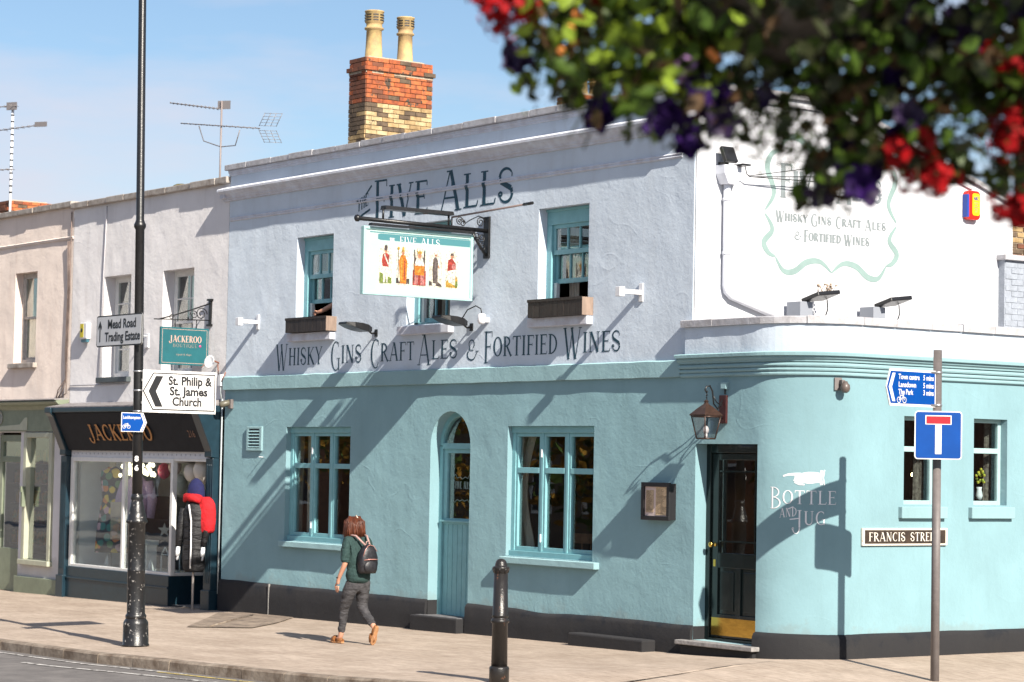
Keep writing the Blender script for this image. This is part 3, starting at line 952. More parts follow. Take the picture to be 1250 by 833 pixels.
# plinth returns in the door openings and the pale mortar joint
mb = MB()
mb.box(-5.36, -5.317, -.0, .19, -.2, .322)
part('plinth', mb, m_black, pub)
mb = MB(); mb.box(.05, .093, 0, .2, -.2, .322)
part('plinth', mb, m_black, pub)
mb = MB(); mb.box(-9.38, -9.36, -.058, -.03, -.12, .33)
part('mortar_joint', mb, mat('pale_mortar', (.24, .23, .22), .9), pub)

# steps
mb = MB(); mb.box(-5.50, -4.42, -.16, .20, -.25, .125)
part('step', mb, m_black, pub, bevel=.015)
mb = MB(); mb.box(-5.42, -4.46, -.12, .19, .12, .131)
part('step_tread', mb, mat('worn_tread', (.16, .155, .16), .8, vary=.25, vscale=14), pub)
mb = MB(); mb.box(-1.94, -0.52, -.25, -.03, -.2, .125)
part('step', mb, m_black, pub, bevel=.02)
mb = MB(); mb.box(-.02, 1.22, -.10, .16, -.2, .115)
part('step', mb, m_black, pub, bevel=.01)
mb = MB(); mb.box(-.05, 1.27, -.16, .25, .118, .168)
part('step_tread', mb, m_stone, pub, bevel=.008)

# ---------------------------------------------------------------- ground-floor casements
def flatx(p): return (p.x, p.y, p.z)
def casement(op, parent):
    x0, x1, z0, z1 = op
    cxm = (x0+x1)/2
    zb = z0+.015
    mb = MB()
    d0, d1 = .075, .15                     # frame set back in the reveal
    mb.box(x0, x1, d0-.015, d1, z1-.085, z1)                      # head board
    mb.box(x0, x1, d0-.03, d1, zb-.02, zb+.055)                 # bottom rail / sub-sill
    mb.box(x0, x0+.075, d0, d1, zb+.055, z1-.085); mb.box(x1-.075, x1, d0, d1, zb+.055, z1-.085)
    m1a, m1b = cxm-.255, cxm-.215          # posts
    mb.box(cxm-.285, cxm-.235, d0+.004, d1, zb+.055, z1-.085)
    mb.box(cxm+.235, cxm+.285, d0+.004, d1, zb+.055, z1-.085)
    win = part('window', mb, m_tealwood, parent, bevel=.006)
    cols_ = [(x0+.075, cxm-.285), (cxm-.235, cxm+.235), (cxm+.285, x1-.075)]
    zr = [(zb+.055, 2.03), (2.03, z1-.085)]
    for (a, b) in cols_:
        mb = MB()
        f = .042
        mb.box(a+.002, b-.002, d0+.012, d1-.01, zr[0][0], zr[0][0]+.055)
        mb.box(a+.002, b-.002, d0+.012, d1-.01, zr[1][1]-.045, zr[1][1]-.002)
        mb.box(a+.002, a+f, d0+.012, d1-.01, zr[0][0]+.055, zr[1][1]-.045)
        mb.box(b-f, b-.002, d0+.012, d1-.01, zr[0][0]+.055, zr[1][1]-.045)
        mb.box(a+f, b-f, d0+.008, d1-.01, 2.03, 2.10)
        part('casement', mb, m_tealwood, win, bevel=.004)
        for (za, zc) in ((zr[0][0]+.055, 2.03), (2.10, zr[1][1]-.045)):
            mb = MB(); mb.box(a+f, b-f, d0+.045, d0+.05, za, zc)
            part('pane', mb, m_glass, win)
    mb = MB(); mb.box(x0-.03, x1+.14, -.085, d0-.03, z0-.092, z0-.01)
    part('sill', mb, m_tealwood if False else MATS['band_render'], win, bevel=.008)
    for xh, zh in ((cxm-.26, 2.28), (cxm-.26, 1.22)):
        mb = MB(); mb.box(xh-.008, xh+.008, d0-.01, d0+.006, zh-.05, zh+.05)
        part('latch', mb, m_white, win)
    return win
casement(W1, pub); casement(W2, pub)

# ---------------------------------------------------------------- upper sashes
def sash_window(op, parent, m=None, d=.13, raised=True, ncol=3, sill=True):
    m = m or m_tealwood
    x0, x1, z0, z1 = op
    mb = MB()
    mb.box(x0, x1, d, d+.1, z1-.2, z1); mb.box(x0, x1, d-.02, d+.06, z1-.035, z1-.003)
    mb.box(x0, x0+.10, d, d+.12, z0, z1-.2); mb.box(x1-.10, x1, d, d+.12, z0, z1-.2)
    mb.box(x0, x1, d, d+.12, z0, z0+.04)
    win = part('window', mb, m, parent, bevel=.005)
    a, b = x0+.1, x1-.1
    zm = 4.80
    def sash(za, zc, dd, nc, top=False):
        mb = MB()
        mb.box(a, b, dd, dd+.035, za, za+.06); mb.box(a, b, dd, dd+.035, zc-.05, zc)
        mb.box(a, a+.045, dd, dd+.035, za+.06, zc-.05); mb.box(b-.045, b, dd, dd+.035, za+.06, zc-.05)
        w = (b-a-.09)
        for k in range(1, nc):
            xm = a+.045+w*k/nc
            mb.box(xm-.012, xm+.012, dd, dd+.03, za+.06, zc-.05)
        part('sash', mb, m, win, bevel=.003)
        for k in range(nc):
            p = MB(); p.box(a+.045+w*k/nc+.012*(k > 0), a+.045+w*(k+1)/nc-.012*(k < nc-1), dd+.016, dd+.02, za+.06, zc-.05)
            part('pane', p, m_glass, win)
    sash(zm-.03, z1-.2, d+.03, ncol)
    if raised: sash(4.41, 4.87, d+.075, ncol)
    else: sash(z0+.04, zm+.03, d+.075, ncol)
    mb = MB(); mb.box(x0+.10, x0+.155, d+.05, d+.10, z0+.04, 4.42)
    part('sash_liner', mb, m_whitewood, win)
    if sill:
        mb = MB(); mb.box(x0-.09, x1+.10, -.095, d+.02, z0-.135, z0-.02)
        mb.box(x0+.01, x1-.01, -.0, d+.02, z0-.02, z0)
        part('sill', mb, m_cornice, win, bevel=.008)
    return win
sash_window(UW[0], pub); sash_window(UW[1], pub, raised=False); sash_window(UW[2], pub)

# ---------------------------------------------------------------- side-street windows
def side_window(op):
    y0 = RC+op[0]-(XS-RC)-RC*PI/2; y1 = y0+op[1]-op[0]; z0, z1 = op[2], op[3]
    T = lambda p: (XS-p.y, p.x, p.z)
    d = .10
    mb = MB(T)
    mb.box(y0, y0+.03, d, d+.05, z0, z1); mb.box(y1-.05, y1, d, d+.05, z0, z1)
    mb.box(y0+.03, y1-.05, d, d+.05, z0, z0+.05); mb.box(y0+.03, y1-.05, d, d+.05, z1-.045, z1)
    mb.box(y0+.03, y1-.05, d-.01, d+.05, 2.36, 2.42)
    win = part('window', mb, mat('pale_teal_joinery', (.33, .48, .49), .45, vary=.05), pub, bevel=.004)
    for za, zc in ((z0+.05, 2.36), (2.42, z1-.045)):
        p = MB(T); p.box(y0+.03, y1-.05, d+.02, d+.025, za, zc); part('pane', p, m_glass, win)
    mb = MB(T); mb.box(y0-.08, y1+.08, -.06, .06, z0-.15, z0-.02)
    part('sill', mb, m_band, win, bevel=.006)
    return y0, y1
side_window(SWA); side_window(SWB)

# ---------------------------------------------------------------- arched side door
dr = bpy.data.objects.new('arched_door', None); COL.objects.link(dr); dr.parent = pub; dr.location = Vector((cx_, .15, .13))-wloc(pub)
mb = MB()
x0, x1 = ARCH[0], ARCH[1]
D0, D1 = .15, .22
mb.box(x0, x0+.075, D0, D1, .13, 2.36); mb.box(x1-.075, x1, D0, D1, .13, 2.36)
mb.box(x0+.075, x1-.075, D0-.01, D1, 2.325, 2.40)
NA = 18
def ring(mb, r0, r1, y0, y1, cx, cz):
    for i in range(NA):
        a, b = PI*i/NA, PI*(i+1)/NA
        P_ = lambda r, t, y: (cx+r*math.cos(t), y, cz+r*math.sin(t))
        mb.add([P_(r0, a, y0), P_(r1, a, y0), P_(r1, b, y0), P_(r0, b, y0), P_(r0, a, y1), P_(r1, a, y1), P_(r1, b, y1), P_(r0, b, y1)],
               [(0, 1, 2, 3), (0, 3, 7, 4), (4, 7, 6, 5)])
ring(mb, .385, .462, D0, D1, cx_, 2.37)
part('frame', mb, m_tealwood, dr)
mb = MB()
mb.prism([(.385*math.cos(PI*i/NA), .385*math.sin(PI*i/NA)) for i in range(NA+1)], (cx_, D1-.04, 2.37), (1, 0, 0), (0, 0, 1), (0, 1, 0), 0, .005)
part('fanlight', mb, m_glass, dr)
mb = MB()
mb.box(x0+.075, x1-.075, D0+.02, D1, 1.33, 1.41); mb.box(x0+.06, x1-.06, D0-.025, D1, 1.36, 1.385)
mb.box(x0+.075, x0+.16, D0+.02, D1, 1.41, 2.325); mb.box(x1-.14, x1-.075, D0+.02, D1, 1.41, 2.325)
mb.box(x0+.16, x1-.14, D0+.02, D1, 2.27, 2.325)
part('door_leaf', mb, m_tealwood, dr, bevel=.004)
mb = MB(); mb.box(x0+.16, x1-.14, D0+.045, D0+.05, 1.41, 2.27)
part('pane', mb, m_glass, dr)
nb = 7
for k in range(nb):
    a = x0+.078+(x1-x0-.156)*k/nb; b = x0+.078+(x1-x0-.156)*(k+1)/nb
    mb = MB(); mb.box(a+.004, b-.004, D0+.03, D1, .13, 1.33)
    part('board', mb, m_tealwood, dr, bevel=.004)
mb = MB(); mb.box(x0+.07, x1-.07, D0+.05, D1+.02, .13, 1.33)
part('door_backing', mb, m_tealwood, dr)
# etched crest on the glass
mb = MB()
pl = lambda x, y, l: (x, D0+.043, y)
for sgn in (-1, 1):
    stroke_poly(mb, [(cx_+.02+sgn*px, pz, .008) for px, pz in ((.0, 1.93), (.06, 1.96), (.12, 1.94), (.16, 1.99), (.20, 1.97))], pl, 0)
    stroke_poly(mb, [(cx_+.02+sgn*px, pz, .008) for px, pz in ((.0, 1.66), (.05, 1.64), (.12, 1.66), (.17, 1.62), (.20, 1.65))], pl, 0)
glyph_word(mb, 'FIVE ALLS', cx_-.14, cx_+.2, 1.80, 1.90, pl, weight=.9)
part('etched_lettering', mb, m_palet, dr)

# ---------------------------------------------------------------- black front door
dd = bpy.data.objects.new('front_door', None); COL.objects.link(dd); dd.parent = pub; dd.location = Vector((.62, .2, .17))-wloc(pub)
x0, x1, z0, z1 = DOOR
F0, F1 = .17, .26
mb = MB()
mb.box(x0, x0+.075, F0, F1, z0, z1); mb.box(x1-.06, x1, F0, F1, z0, z1); mb.box(x0+.075, x1-.06, F0, F1, z1-.10, z1)
mb.box(x0+.075, x1-.06, F0-.02, F1, z0, z0+.03)
part('frame', mb, m_doorblk, dd, bevel=.004)
a, b = x0+.08, x1-.065
mb = MB(); e0, e1 = F0+.025, F0+.075
mb.box(a, a+.11, e0, e1, z0+.035, 2.30); mb.box(b-.11, b, e0, e1, z0+.035, 2.30)
mb.box(a+.11, b-.11, e0, e1, 2.23, 2.30); mb.box(a+.11, b-.11, e0, e1, 1.0, 1.17)
mb.box(a+.11, b-.11, e0, e1, z0+.035, z0+.30); xm = (a+b)/2
mb.box(xm-.045, xm+.045, e0, e1, z0+.30, 1.0)
leaf = part('door_leaf', mb, m_doorblk, dd, bevel=.004)
for pa, pb in ((a+.11, xm-.045), (xm+.045, b-.11)):
    mb = MB(); mb.box(pa, pb, e0+.022, e1-.01, z0+.30, 1.0); mb.box(pa+.04, pb-.04, e0+.010, e0+.03, z0+.34, .96)
    part('door_panel', mb, m_doorblk, dd, bevel=.006)
mb = MB()
mb.box(a+.11, b-.11, e0+.008, e1-.01, 2.09, 2.11); mb.box(a+.11, b-.11, e0+.008, e1-.01, 1.29, 1.31)
for xx in (a+.19, b-.19): mb.box(xx-.009, xx+.009, e0+.006, e1-.01, 1.17, 2.23)
part('glazing_bar', mb, m_doorblk, dd)
mb = MB(); mb.box(a+.11, b-.11, e0+.03, e0+.034, 1.17, 2.23)
part('pane', mb, m_glass, dd)
mb = MB(); mb.box(a+.012, b-.012, e0-.004, e0+.001, z0+.06, z0+.26)
part('kick_plate', mb, m_brass, dd)
mb = MB()
mb.lathe((a+.055, e0, 1.26), [(.026, 0), (.026, .008), (.011, .012), (.011, .04), (.026, .048), (.033, .062), (.028, .078), (.012, .084)], 16, axis=(0, -1, 0))
part('handle', mb, m_brass, dd)
mb = MB(); mb.box(a+.035, a+.075, e0-.004, e0+.001, 1.01, 1.09)
part('keyhole_plate', mb, m_brass, dd)

# ---------------------------------------------------------------- rooms behind the glass
mb = MB()
mb.quad((XL+.1, 4, 0), (1.6, 4, 0), (1.6, 4, 3.1), (XL+.1, 4, 3.1))
mb.quad((XL+.1, .24, .05), (1.2, .24, .05), (1.2, 4, .05), (XL+.1, 4, .05))
mb.quad((XL+.1, .05, 3.1), (0, .05, 3.1), (0, 4, 3.1), (XL+.1, 4, 3.1)); mb.add([(x, y, 3.1) for x, y in [(0.0, 9), (0.0, .05)]+pp[1:]], [tuple(range(len(pp)+1))])
mb.quad((XL+.1, .05, 0), (XL+.1, 4, 0), (XL+.1, 4, 3.1), (XL+.1, .05, 3.1))
for xx in (-6.2, -1.0): mb.quad((xx, .24, 0), (xx, 4, 0), (xx, 4, 3.1), (xx, .24, 3.1))
mb.quad((XL+.1, 4, 3.45), (-.3, 4, 3.45), (-.3, 4, 6), (XL+.1, 4, 6))
mb.quad((XL+.1, .22, 3.6), (-.3, .22, 3.6), (-.3, 4, 3.6), (XL+.1, 4, 3.6))
mb.quad((XL+.1, .22, 6), (-.3, .22, 6), (-.3, 4, 6), (XL+.1, 4, 6))
for xx in (XL+.1, -6.6, -4.0, -.3): mb.quad((xx, .26, 3.45), (xx, 4, 3.45), (xx, 4, 6), (xx, .26, 6))
mb.quad((.1, 1.3, 0), (1.0, 1.3, 0), (1.0, 5, 0), (.1, 5, 0)) 
mb.quad((.3, 1.0, 0), (.3, 9, 0), (.3, 9, 3.1), (.3, 1.0, 3.1)); mb.quad((.3, 1.0, 1.0), (1.7, 1.0, 1.0), (1.7, 9, 1.0), (.3, 9, 1.0))
part('inner_wall', mb, m_room, pub)
def curtain(x0, x1, y, z0, z1, m=m_curtain, parent=None, T=None, gather=.0, nm='curtain'):
    mb = MB(T); n = 28; rows = 8; vs = []
    for j in range(rows+1):
        t = j/rows
        for i in range(n+1):
            u = i/n
            w = (x1-x0)*(1-gather*math.sin(PI*min(1, t*1.05)))
            vs.append((x0+w*u, y+.025*math.sin(u*21+t)+.01*math.sin(u*47), z1+(z0-z1)*t))
    mb.add(vs, [(j*(n+1)+i, j*(n+1)+i+1, (j+1)*(n+1)+i+1, (j+1)*(n+1)+i) for j in range(rows) for i in range(n)], True)
    return part(nm, mb, m, parent)
curtain(-3.95, -3.35, .30, 1.0, 2.6, parent=pub, gather=.35)
curtain(-9.4, -9.1, .32, 1.0, 2.6, parent=pub)
curtain(-8.95, -8.75, .32, 1.0, 2.6, parent=pub)
curtain(-2.35, -1.85, .5, 2.1, 2.6, parent=pub)
curtain(-8.75, -8.05, .42, 4.85, 5.3, m=m_cream, parent=pub)
curtain(-5.75, -5.45, .42, 3.99, 5.3, m=m_curtain, parent=pub)
curtain(-2.9, -2.7, .42, 3.99, 5.3, parent=pub)
Ts = lambda p: (XS-p.y, p.x, p.z)
m_drape = mat('patterned_drape', (.20, .17, .14), .9, col2=(.06, .045, .04), vscale=28)
curtain(3.14, 3.38, .28, 1.8, 2.75, m=m_drape, parent=pub, T=Ts)
curtain(1.98, 2.16, .28, 1.8, 2.75, m=m_drape, parent=pub, T=Ts)
# painted wooden chairs and a table seen through the bar window
m_seatw = mat('varnished_wood', (.30, .12, .05), .35, vary=.3, vscale=12)
def chair(x, y, rz):
    t = thing('bar_chair', (x, y, .05), '', 'chair')
    mb = MB()
    for sx in (-.2, .2):
        for sy in (-.2, .2): mb.tube([(sx, sy, 0), (sx*.9, sy*.9, .45)], .018, 6)
    legs = mb
    def add(nm, mb_, m):
        me = mb_.mesh(nm, m); o = bpy.data.objects.new(nm, me); COL.objects.link(o); o.parent = t; return o
    for sx in (-.2, .2):
        for sy in (-.2, .2):
            q = MB(); q.tube([(sx, sy, 0), (sx*.9, sy*.9, .45)], .018, 6); add('leg', q, m_seatw)
    q = MB(); q.box(-.22, .22, -.22, .22, .45, .49); add('seat', q, m_seatw)
    q = MB(); q.box(-.22, .22, .17, .20, .95, 1.06)
    for sx in (-.2, -.07, .07, .2): q.tube([(sx, .185, .49), (sx, .185, .96)], .013, 6)
    add('backrest', q, m_seatw)
    t.rotation_euler = (0, 0, rz)
    return t
c1 = chair(-3.05, .75, .3); c1.scale = (1, 1, 1.15); c1['label'] = 'wooden chair with spindle back just inside the right ground-floor pub window'
m_warm = mat('orange_seat_cloth', (.55, .12, .04), .8, vary=.4, vscale=6)
t = thing('bar_stool', (-2.1, .8, .05), 'orange cushioned stool inside the right ground-floor pub window', 'stool')
mb = MB()
for k in range(4):
    a_ = PI/4+k*PI/2
    mb = MB(); mb.tube([(-2.1+.2*math.cos(a_), .8+.2*math.sin(a_), .05), (-2.1+.12*math.cos(a_), .8+.12*math.sin(a_), 1.1)], .016, 6); part('leg', mb, m_seatw, t)
mb = MB(); mb.lathe((-2.1, .8, 1.1), [(.17, 0), (.19, .03), (.17, .24), (.08, .32)], 14); part('cushion', mb, m_warm, t)
# flowers on the side window ledge
v = thing('flower_vase', (1.68, 2.99, 1.82), 'small white vase of yellow flowers on the right side-street window ledge', 'vase')
mb = MB(); mb.lathe((1.68, 2.99, 1.82), [(.03, 0), (.045, .05), (.03, .12), (.035, .15)], 12); part('vase_body', mb, m_white, v)
mb = MB(); rnd = random.Random(2)
for k in range(16): mb.ball((1.68+rnd.uniform(-.04, .04), 2.99+rnd.uniform(-.045, .045), 2.02+rnd.uniform(0, .16)), .02, 6, 4)
part('petals', mb, mat('yellow_petal', (.7, .45, .03), .6, col2=(.15, .3, .03), vscale=30), v)
# ================================================================ painted lettering on the pub
def surf_front(x, z, l):
    o = -wob(x, z)*edge_fade(x, z, UW)
    if 5.742 < z < 5.808: o -= .024*min(1, (z-5.742)/.02, (5.808-z)/.02)
    return Vector((x, o-l-.0015, z))
def surf_low(s, z, l):
    x, y, nx, ny = corner(s)
    o = wob(s, z)*edge_fade(s, z, lowops)+l+.0015
    return Vector((x+nx*o, y+ny*o, z))
def surf_gable(y, z, l): return Vector((l+.003, y, z))
mb = MB()
B0, B1 = 3.515, 3.765
for wd, xa, xb, dr_ in (('WHISKY', -9.40, -8.10, (3.44, 3.83)), ('GINS', -7.88, -7.06, (3.41, 3.83)), ('CRAFT', -6.84, -5.75, (3.42, 3.83)),
                        ('ALES', -5.68, -4.73, (3.44, 3.85)), ('&', -4.54, -4.25, (3.48, 3.75)), ('FORTIFIED', -4.14, -2.56, (3.43, 3.845)), ('WINES', -2.45, -1.31, (3.44, 3.83))):
    mb = MB(); glyph_word(mb, wd, xa, xb, B0, B1, surf_front, first=dr_, weight=.92); part('painted_word', mb, m_letter, pub)
mb = MB()
for wd, xa, xb, z1_ in (('FIVE', -6.84, -5.50, 6.03), ('ALLS', -5.25, -3.53, 6.01)):
    mb = MB(); glyph_word(mb, wd, xa, xb, 5.485, 5.935, surf_front, first=(5.47, z1_), weight=1.0); part('painted_word', mb, m_letter, pub)
mb = MB()
glyph_word(mb, 'THE', -7.26, -6.98, 5.62, 5.79, surf_front, slope=.30, weight=1.0)
stroke_poly(mb, ln(-7.30, 5.52, -6.93, 5.64, .03), surf_front, .001)
stroke_poly(mb, ln(-7.05, 5.85, -6.90, 5.97, .03), surf_front, .001)
part('painted_word', mb, m_letter, pub)
# gable advert: frame of brackets and lettering
mb = MB()
def brace_curve(pts, w):
    # Catmull-Rom through pts, ribbon swelling in the middle
    P = [pts[0]]+pts+[pts[-1]]; out = []
    for i in range(1, len(P)-2):
        for k in range(8):
            t = k/8
            q = [0.5*((2*P[i][j])+(-P[i-1][j]+P[i+1][j])*t+(2*P[i-1][j]-5*P[i][j]+4*P[i+1][j]-P[i+2][j])*t*t+(-P[i-1][j]+3*P[i][j]-3*P[i+1][j]+P[i+2][j])*t**3) for j in (0, 1)]
            out.append(q)
    out.append(list(pts[-1]))
    n = len(out)
    return [(p[0], p[1], .012+w*math.sin(PI*i/(n-1))**.7) for i, p in enumerate(out)]
ym = 2.19
left_top = [(1.10, 5.20), (1.24, 5.42), (1.13, 5.70), (1.20, 5.88), (1.34, 5.93)]
left_bot = [(1.10, 5.16), (1.22, 4.98), (1.09, 4.82), (1.16, 4.70), (1.27, 4.66)]
bot_l = [(1.27, 4.66), (1.40, 4.50), (1.58, 4.50), (1.78, 4.62), (2.0, 4.64), (2.19, 4.52)]
top_l = [(1.34, 5.93), (1.42, 6.08), (1.62, 6.10), (1.85, 5.98), (2.02, 5.98), (2.19, 6.08)]
for c_ in (left_top, left_bot, bot_l, top_l):
    for mir in (0, 1):
        cc = [((2*ym-a) if mir else a, b) for a, b in c_]
        stroke_poly(mb, brace_curve(cc, .068), surf_gable, 0.001*mir)
part('advert_frame', mb, m_palet, pub)
mb = MB(); glyph_word(mb, 'WHISKY', 1.27, 1.79, 5.095, 5.185, surf_gable, first=(5.07, 5.21), weight=2.1); part('advert_word', mb, m_greyl, pub)
mb = MB(); glyph_word(mb, 'GINS', 1.84, 2.18, 5.095, 5.185, surf_gable, first=(5.06, 5.21), weight=2.1); part('advert_word', mb, m_greyl, pub)
mb = MB(); glyph_word(mb, 'CRAFT', 2.25, 2.68, 5.095, 5.185, surf_gable, first=(5.06, 5.21), weight=2.1); part('advert_word', mb, m_greyl, pub)
mb = MB(); glyph_word(mb, 'ALES', 2.73, 3.10, 5.095, 5.185, surf_gable, first=(5.07, 5.21), weight=2.1); part('advert_word', mb, m_greyl, pub)
mb = MB(); glyph_word(mb, '&', 1.57, 1.69, 4.885, 4.98, surf_gable, weight=2.1); part('advert_word', mb, m_greyl, pub)
mb = MB(); glyph_word(mb, 'FORTIFIED', 1.73, 2.34, 4.885, 4.98, surf_gable, first=(4.86, 5.01), weight=2.1); part('advert_word', mb, m_greyl, pub)
mb = MB(); glyph_word(mb, 'WINES', 2.39, 2.82, 4.885, 4.98, surf_gable, first=(4.86, 5.0), weight=2.1); part('advert_word', mb, m_greyl, pub)
mb = MB(); glyph_word(mb, 'FIVE', 1.33, 2.05, 5.43, 5.70, surf_gable, first=(5.37, 5.78), weight=1.7); part('advert_word', mb, m_greyl, pub)
mb = MB(); glyph_word(mb, 'ALLS', 2.25, 3.02, 5.43, 5.70, surf_gable, first=(5.37, 5.78), weight=1.7); part('advert_word', mb, m_greyl, pub)
mb = MB(); glyph_word(mb, 'THE', 1.80, 2.10, 5.80, 5.90, surf_gable, weight=1.7); part('advert_word', mb, m_greyl, pub)
# BOTTLE AND JUG with the pointing hand, round the corner
def sb(px): return px
# s along the wall measured from the door's right jamb
La = XS-RC
def s_from_px(t): return t
mb = MB(); glyph_word(mb, 'BOTTLE', 1.34, 2.10, 1.755, 1.905, surf_low, first=(1.70, 1.94), weight=.8); part('painted_word', mb, m_whitel, pub)
mb = MB(); glyph_word(mb, 'AND', 1.46, 1.66, 1.60, 1.70, surf_low, slope=.12, weight=.8); part('painted_word', mb, m_whitel, pub)
mb = MB(); glyph_word(mb, 'JUG', 1.62, 1.98, 1.53, 1.68, surf_low, first=(1.47, 1.69), weight=.8); part('painted_word', mb, m_whitel, pub)
mb = MB(); stroke_poly(mb, ln(1.58, 1.585, 1.69, 1.60, .012), surf_low, .001); part('painted_flourish', mb, m_whitel, pub)
mb = MB(); stroke_poly(mb, ln(1.56, 1.70, 1.62, 1.725, .012), surf_low, .001); part('painted_flourish', mb, m_whitel, pub)
mb = MB()
hand = [[(1.50, 2.06, .018), (1.56, 2.078, .024), (1.63, 2.083, .03), (1.70, 2.08, .04)],
        [(1.63, 2.05, .04), (1.70, 2.045, .10), (1.78, 2.045, .13), (1.86, 2.05, .12), (1.91, 2.05, .10)],
        [(1.62, 2.02, .02), (1.66, 2.005, .03), (1.72, 1.99, .03)], [(1.63, 1.995, .015), (1.68, 1.975, .022), (1.74, 1.97, .015)],
        [(1.925, 1.97, .03), (1.915, 2.05, .03), (1.93, 2.13, .03)], [(1.96, 1.965, .012), (1.945, 2.05, .012), (1.96, 2.135, .012)]]
for i, h_ in enumerate(hand): stroke_poly(mb, h_, surf_low, .001+.0004*i)
part('pointing_hand', mb, m_whitel, pub)
mb = MB()
for h_ in ([(1.66, 2.03, .006), (1.70, 2.045, .006), (1.73, 2.03, .006)], [(1.66, 2.01, .006), (1.70, 2.02, .006), (1.74, 2.005, .006)], [(1.68, 2.06, .005), (1.74, 2.055, .005)]):
    stroke_poly(mb, h_, surf_low, .004)
part('hand_lines', mb, mat('pink_line', (.6, .3, .34), .7), pub)

# ================================================================ fixings on the pub
def fthing(name, loc, label, cat, group=None): return thing(name, loc, label, cat, group)
# louvred vent
t = fthing('wall_vent', (-9.93, 0, 2.45), 'pale louvred vent in the teal wall left of the ground-floor windows', 'vent')
mb = MB(); x0, x1, z0, z1 = -10.16, -9.72, 2.27, 2.63
mb.box(x0, x1, -.03, .0, z0, z0+.035); mb.box(x0, x1, -.03, 0, z1-.035, z1); mb.box(x0, x0+.06, -.03, 0, z0+.035, z1-.035); mb.box(x1-.06, x1, -.03, 0, z0+.035, z1-.035)
part('vent_frame', mb, MATS['band_render'], t, bevel=.003)
mb = MB(); mb.box(x0+.06, x1-.06, -.004, -.001, z0+.03, z1-.03); part('vent_back', mb, m_signblack, t)
for k in range(6):
    zc = z0+.06+k*.046
    mb = MB(); mb.prism([(0, 0), (-.03, -.012), (-.03, -.004), (0, .018)], (x0+.06, -.002, zc), (0, 1, 0), (0, 0, 1), (1, 0, 0), 0, x1-x0-.12)
    part('louvre', mb, MATS['band_render'], t)
t = fthing('wall_hook', (-9.70, 0, 2.17), 'thin metal pin sticking out of the teal wall below the vent', 'hook')
mb = MB(); mb.tube([(-9.70, .02, 2.175), (-9.70, -.075, 2.18)], .006, 6); part('pin', mb, m_white, t)
# white bracket arms
def bracket(x, z, label):
    t = fthing('bracket_arm', (x, 0, z), label, 'bracket', 'white bracket arms on the upper wall')
    mb = MB(); mb.box(x-.035, x+.035, -.02, .01, z-.10, z+.12); part('wall_plate', mb, m_white, t, bevel=.004)
    mb = MB(); mb.box(x-.03, x+.03, -.30, -.02, z-.02, z+.035); part('arm', mb, m_white, t, bevel=.004)
    mb = MB(); mb.box(x-.045, x+.045, -.37, -.29, z-.055, z+.06); part('end_box', mb, m_white, t, bevel=.006)
bracket(-9.93, 4.17, 'white bracket arm left of the upstairs windows, beside the left dark window box')
bracket(-.93, 4.19, 'white bracket arm right of the upstairs windows, near the corner of the lavender wall')
# dark floodlights over the tagline
m_flood = mat('black_lamp_housing', (.012, .012, .013), .35, vary=.2)
m_lens = mat('lamp_lens', (.07, .07, .07), .15, vary=.1)
def flood(x, z, label):
    t = fthing('floodlight', (x, 0, z), label, 'floodlight', 'floodlights over the painted tagline')
    mb = MB(); mb.tube([(x, .0, z-.02), (x, -.08, z-.03), (x+.0, -.14, z+.01)], .014, 7); mb.box(x-.03, x+.03, -.015, .005, z-.07, z+.03)
    part('bracket', mb, m_iron, t)
    mb = MB()
    U, V, W = Vector((1, 0, 0)), Vector((0, -1, .16)).normalized(), Vector((0, .16, 1)).normalized()
    c = Vector((x-.02, -.30, z+.055))
    sec = []
    for k, (o, hw, th) in enumerate(((-.20, .08, .06), (-.12, .13, .10), (.0, .15, .10), (.12, .15, .075), (.25, .11, .03))):
        for a, b in ((-hw, -th/2), (hw, -th/2), (hw*.8, th/2), (-hw*.8, th/2)): sec.append(c+V*o+U*a+W*b)
    mb.add(sec, [(4*i+k, 4*i+(k+1) % 4, 4*i+4+(k+1) % 4, 4*i+4+k) for i in range(4) for k in range(4)]+[(3, 2, 1, 0), (16, 17, 18, 19)])
    part('lamp_body', mb, m_flood, t, bevel=.006)
    mb = MB(); mb.obox(c-W*.032+V*(-.01), U, V, W, .17, .22, .008); part('lens', mb, m_lens, t)
    return t
flood(-6.70, 3.93, 'black floodlight above the words GINS and CRAFT, under the first two upstairs windows')
flood(-4.42, 3.93, 'black floodlight under the middle upstairs window, above the word ALES')
t = fthing('junction_box', (-4.06, 0, 4.0), 'white round cable box with looped black cable above the ampersand', 'junction box')
mb = MB(); mb.lathe((-4.06, -.10, 3.93), [(.03, 0), (.055, .03), (.055, .12), (.03, .14)], 12); mb.box(-4.09, -4.03, -.06, 0, 3.96, 4.02); part('box_body', mb, m_white, t)
mb = MB(); mb.tube([(-4.06, -.10, 4.06), (-4.07, -.11, 4.13), (-4.14, -.14, 4.17), (-4.24, -.2, 4.12), (-4.34, -.22, 4.0), (-4.40, -.22, 3.97)], .008, 6); part('cable', mb, m_iron, t)
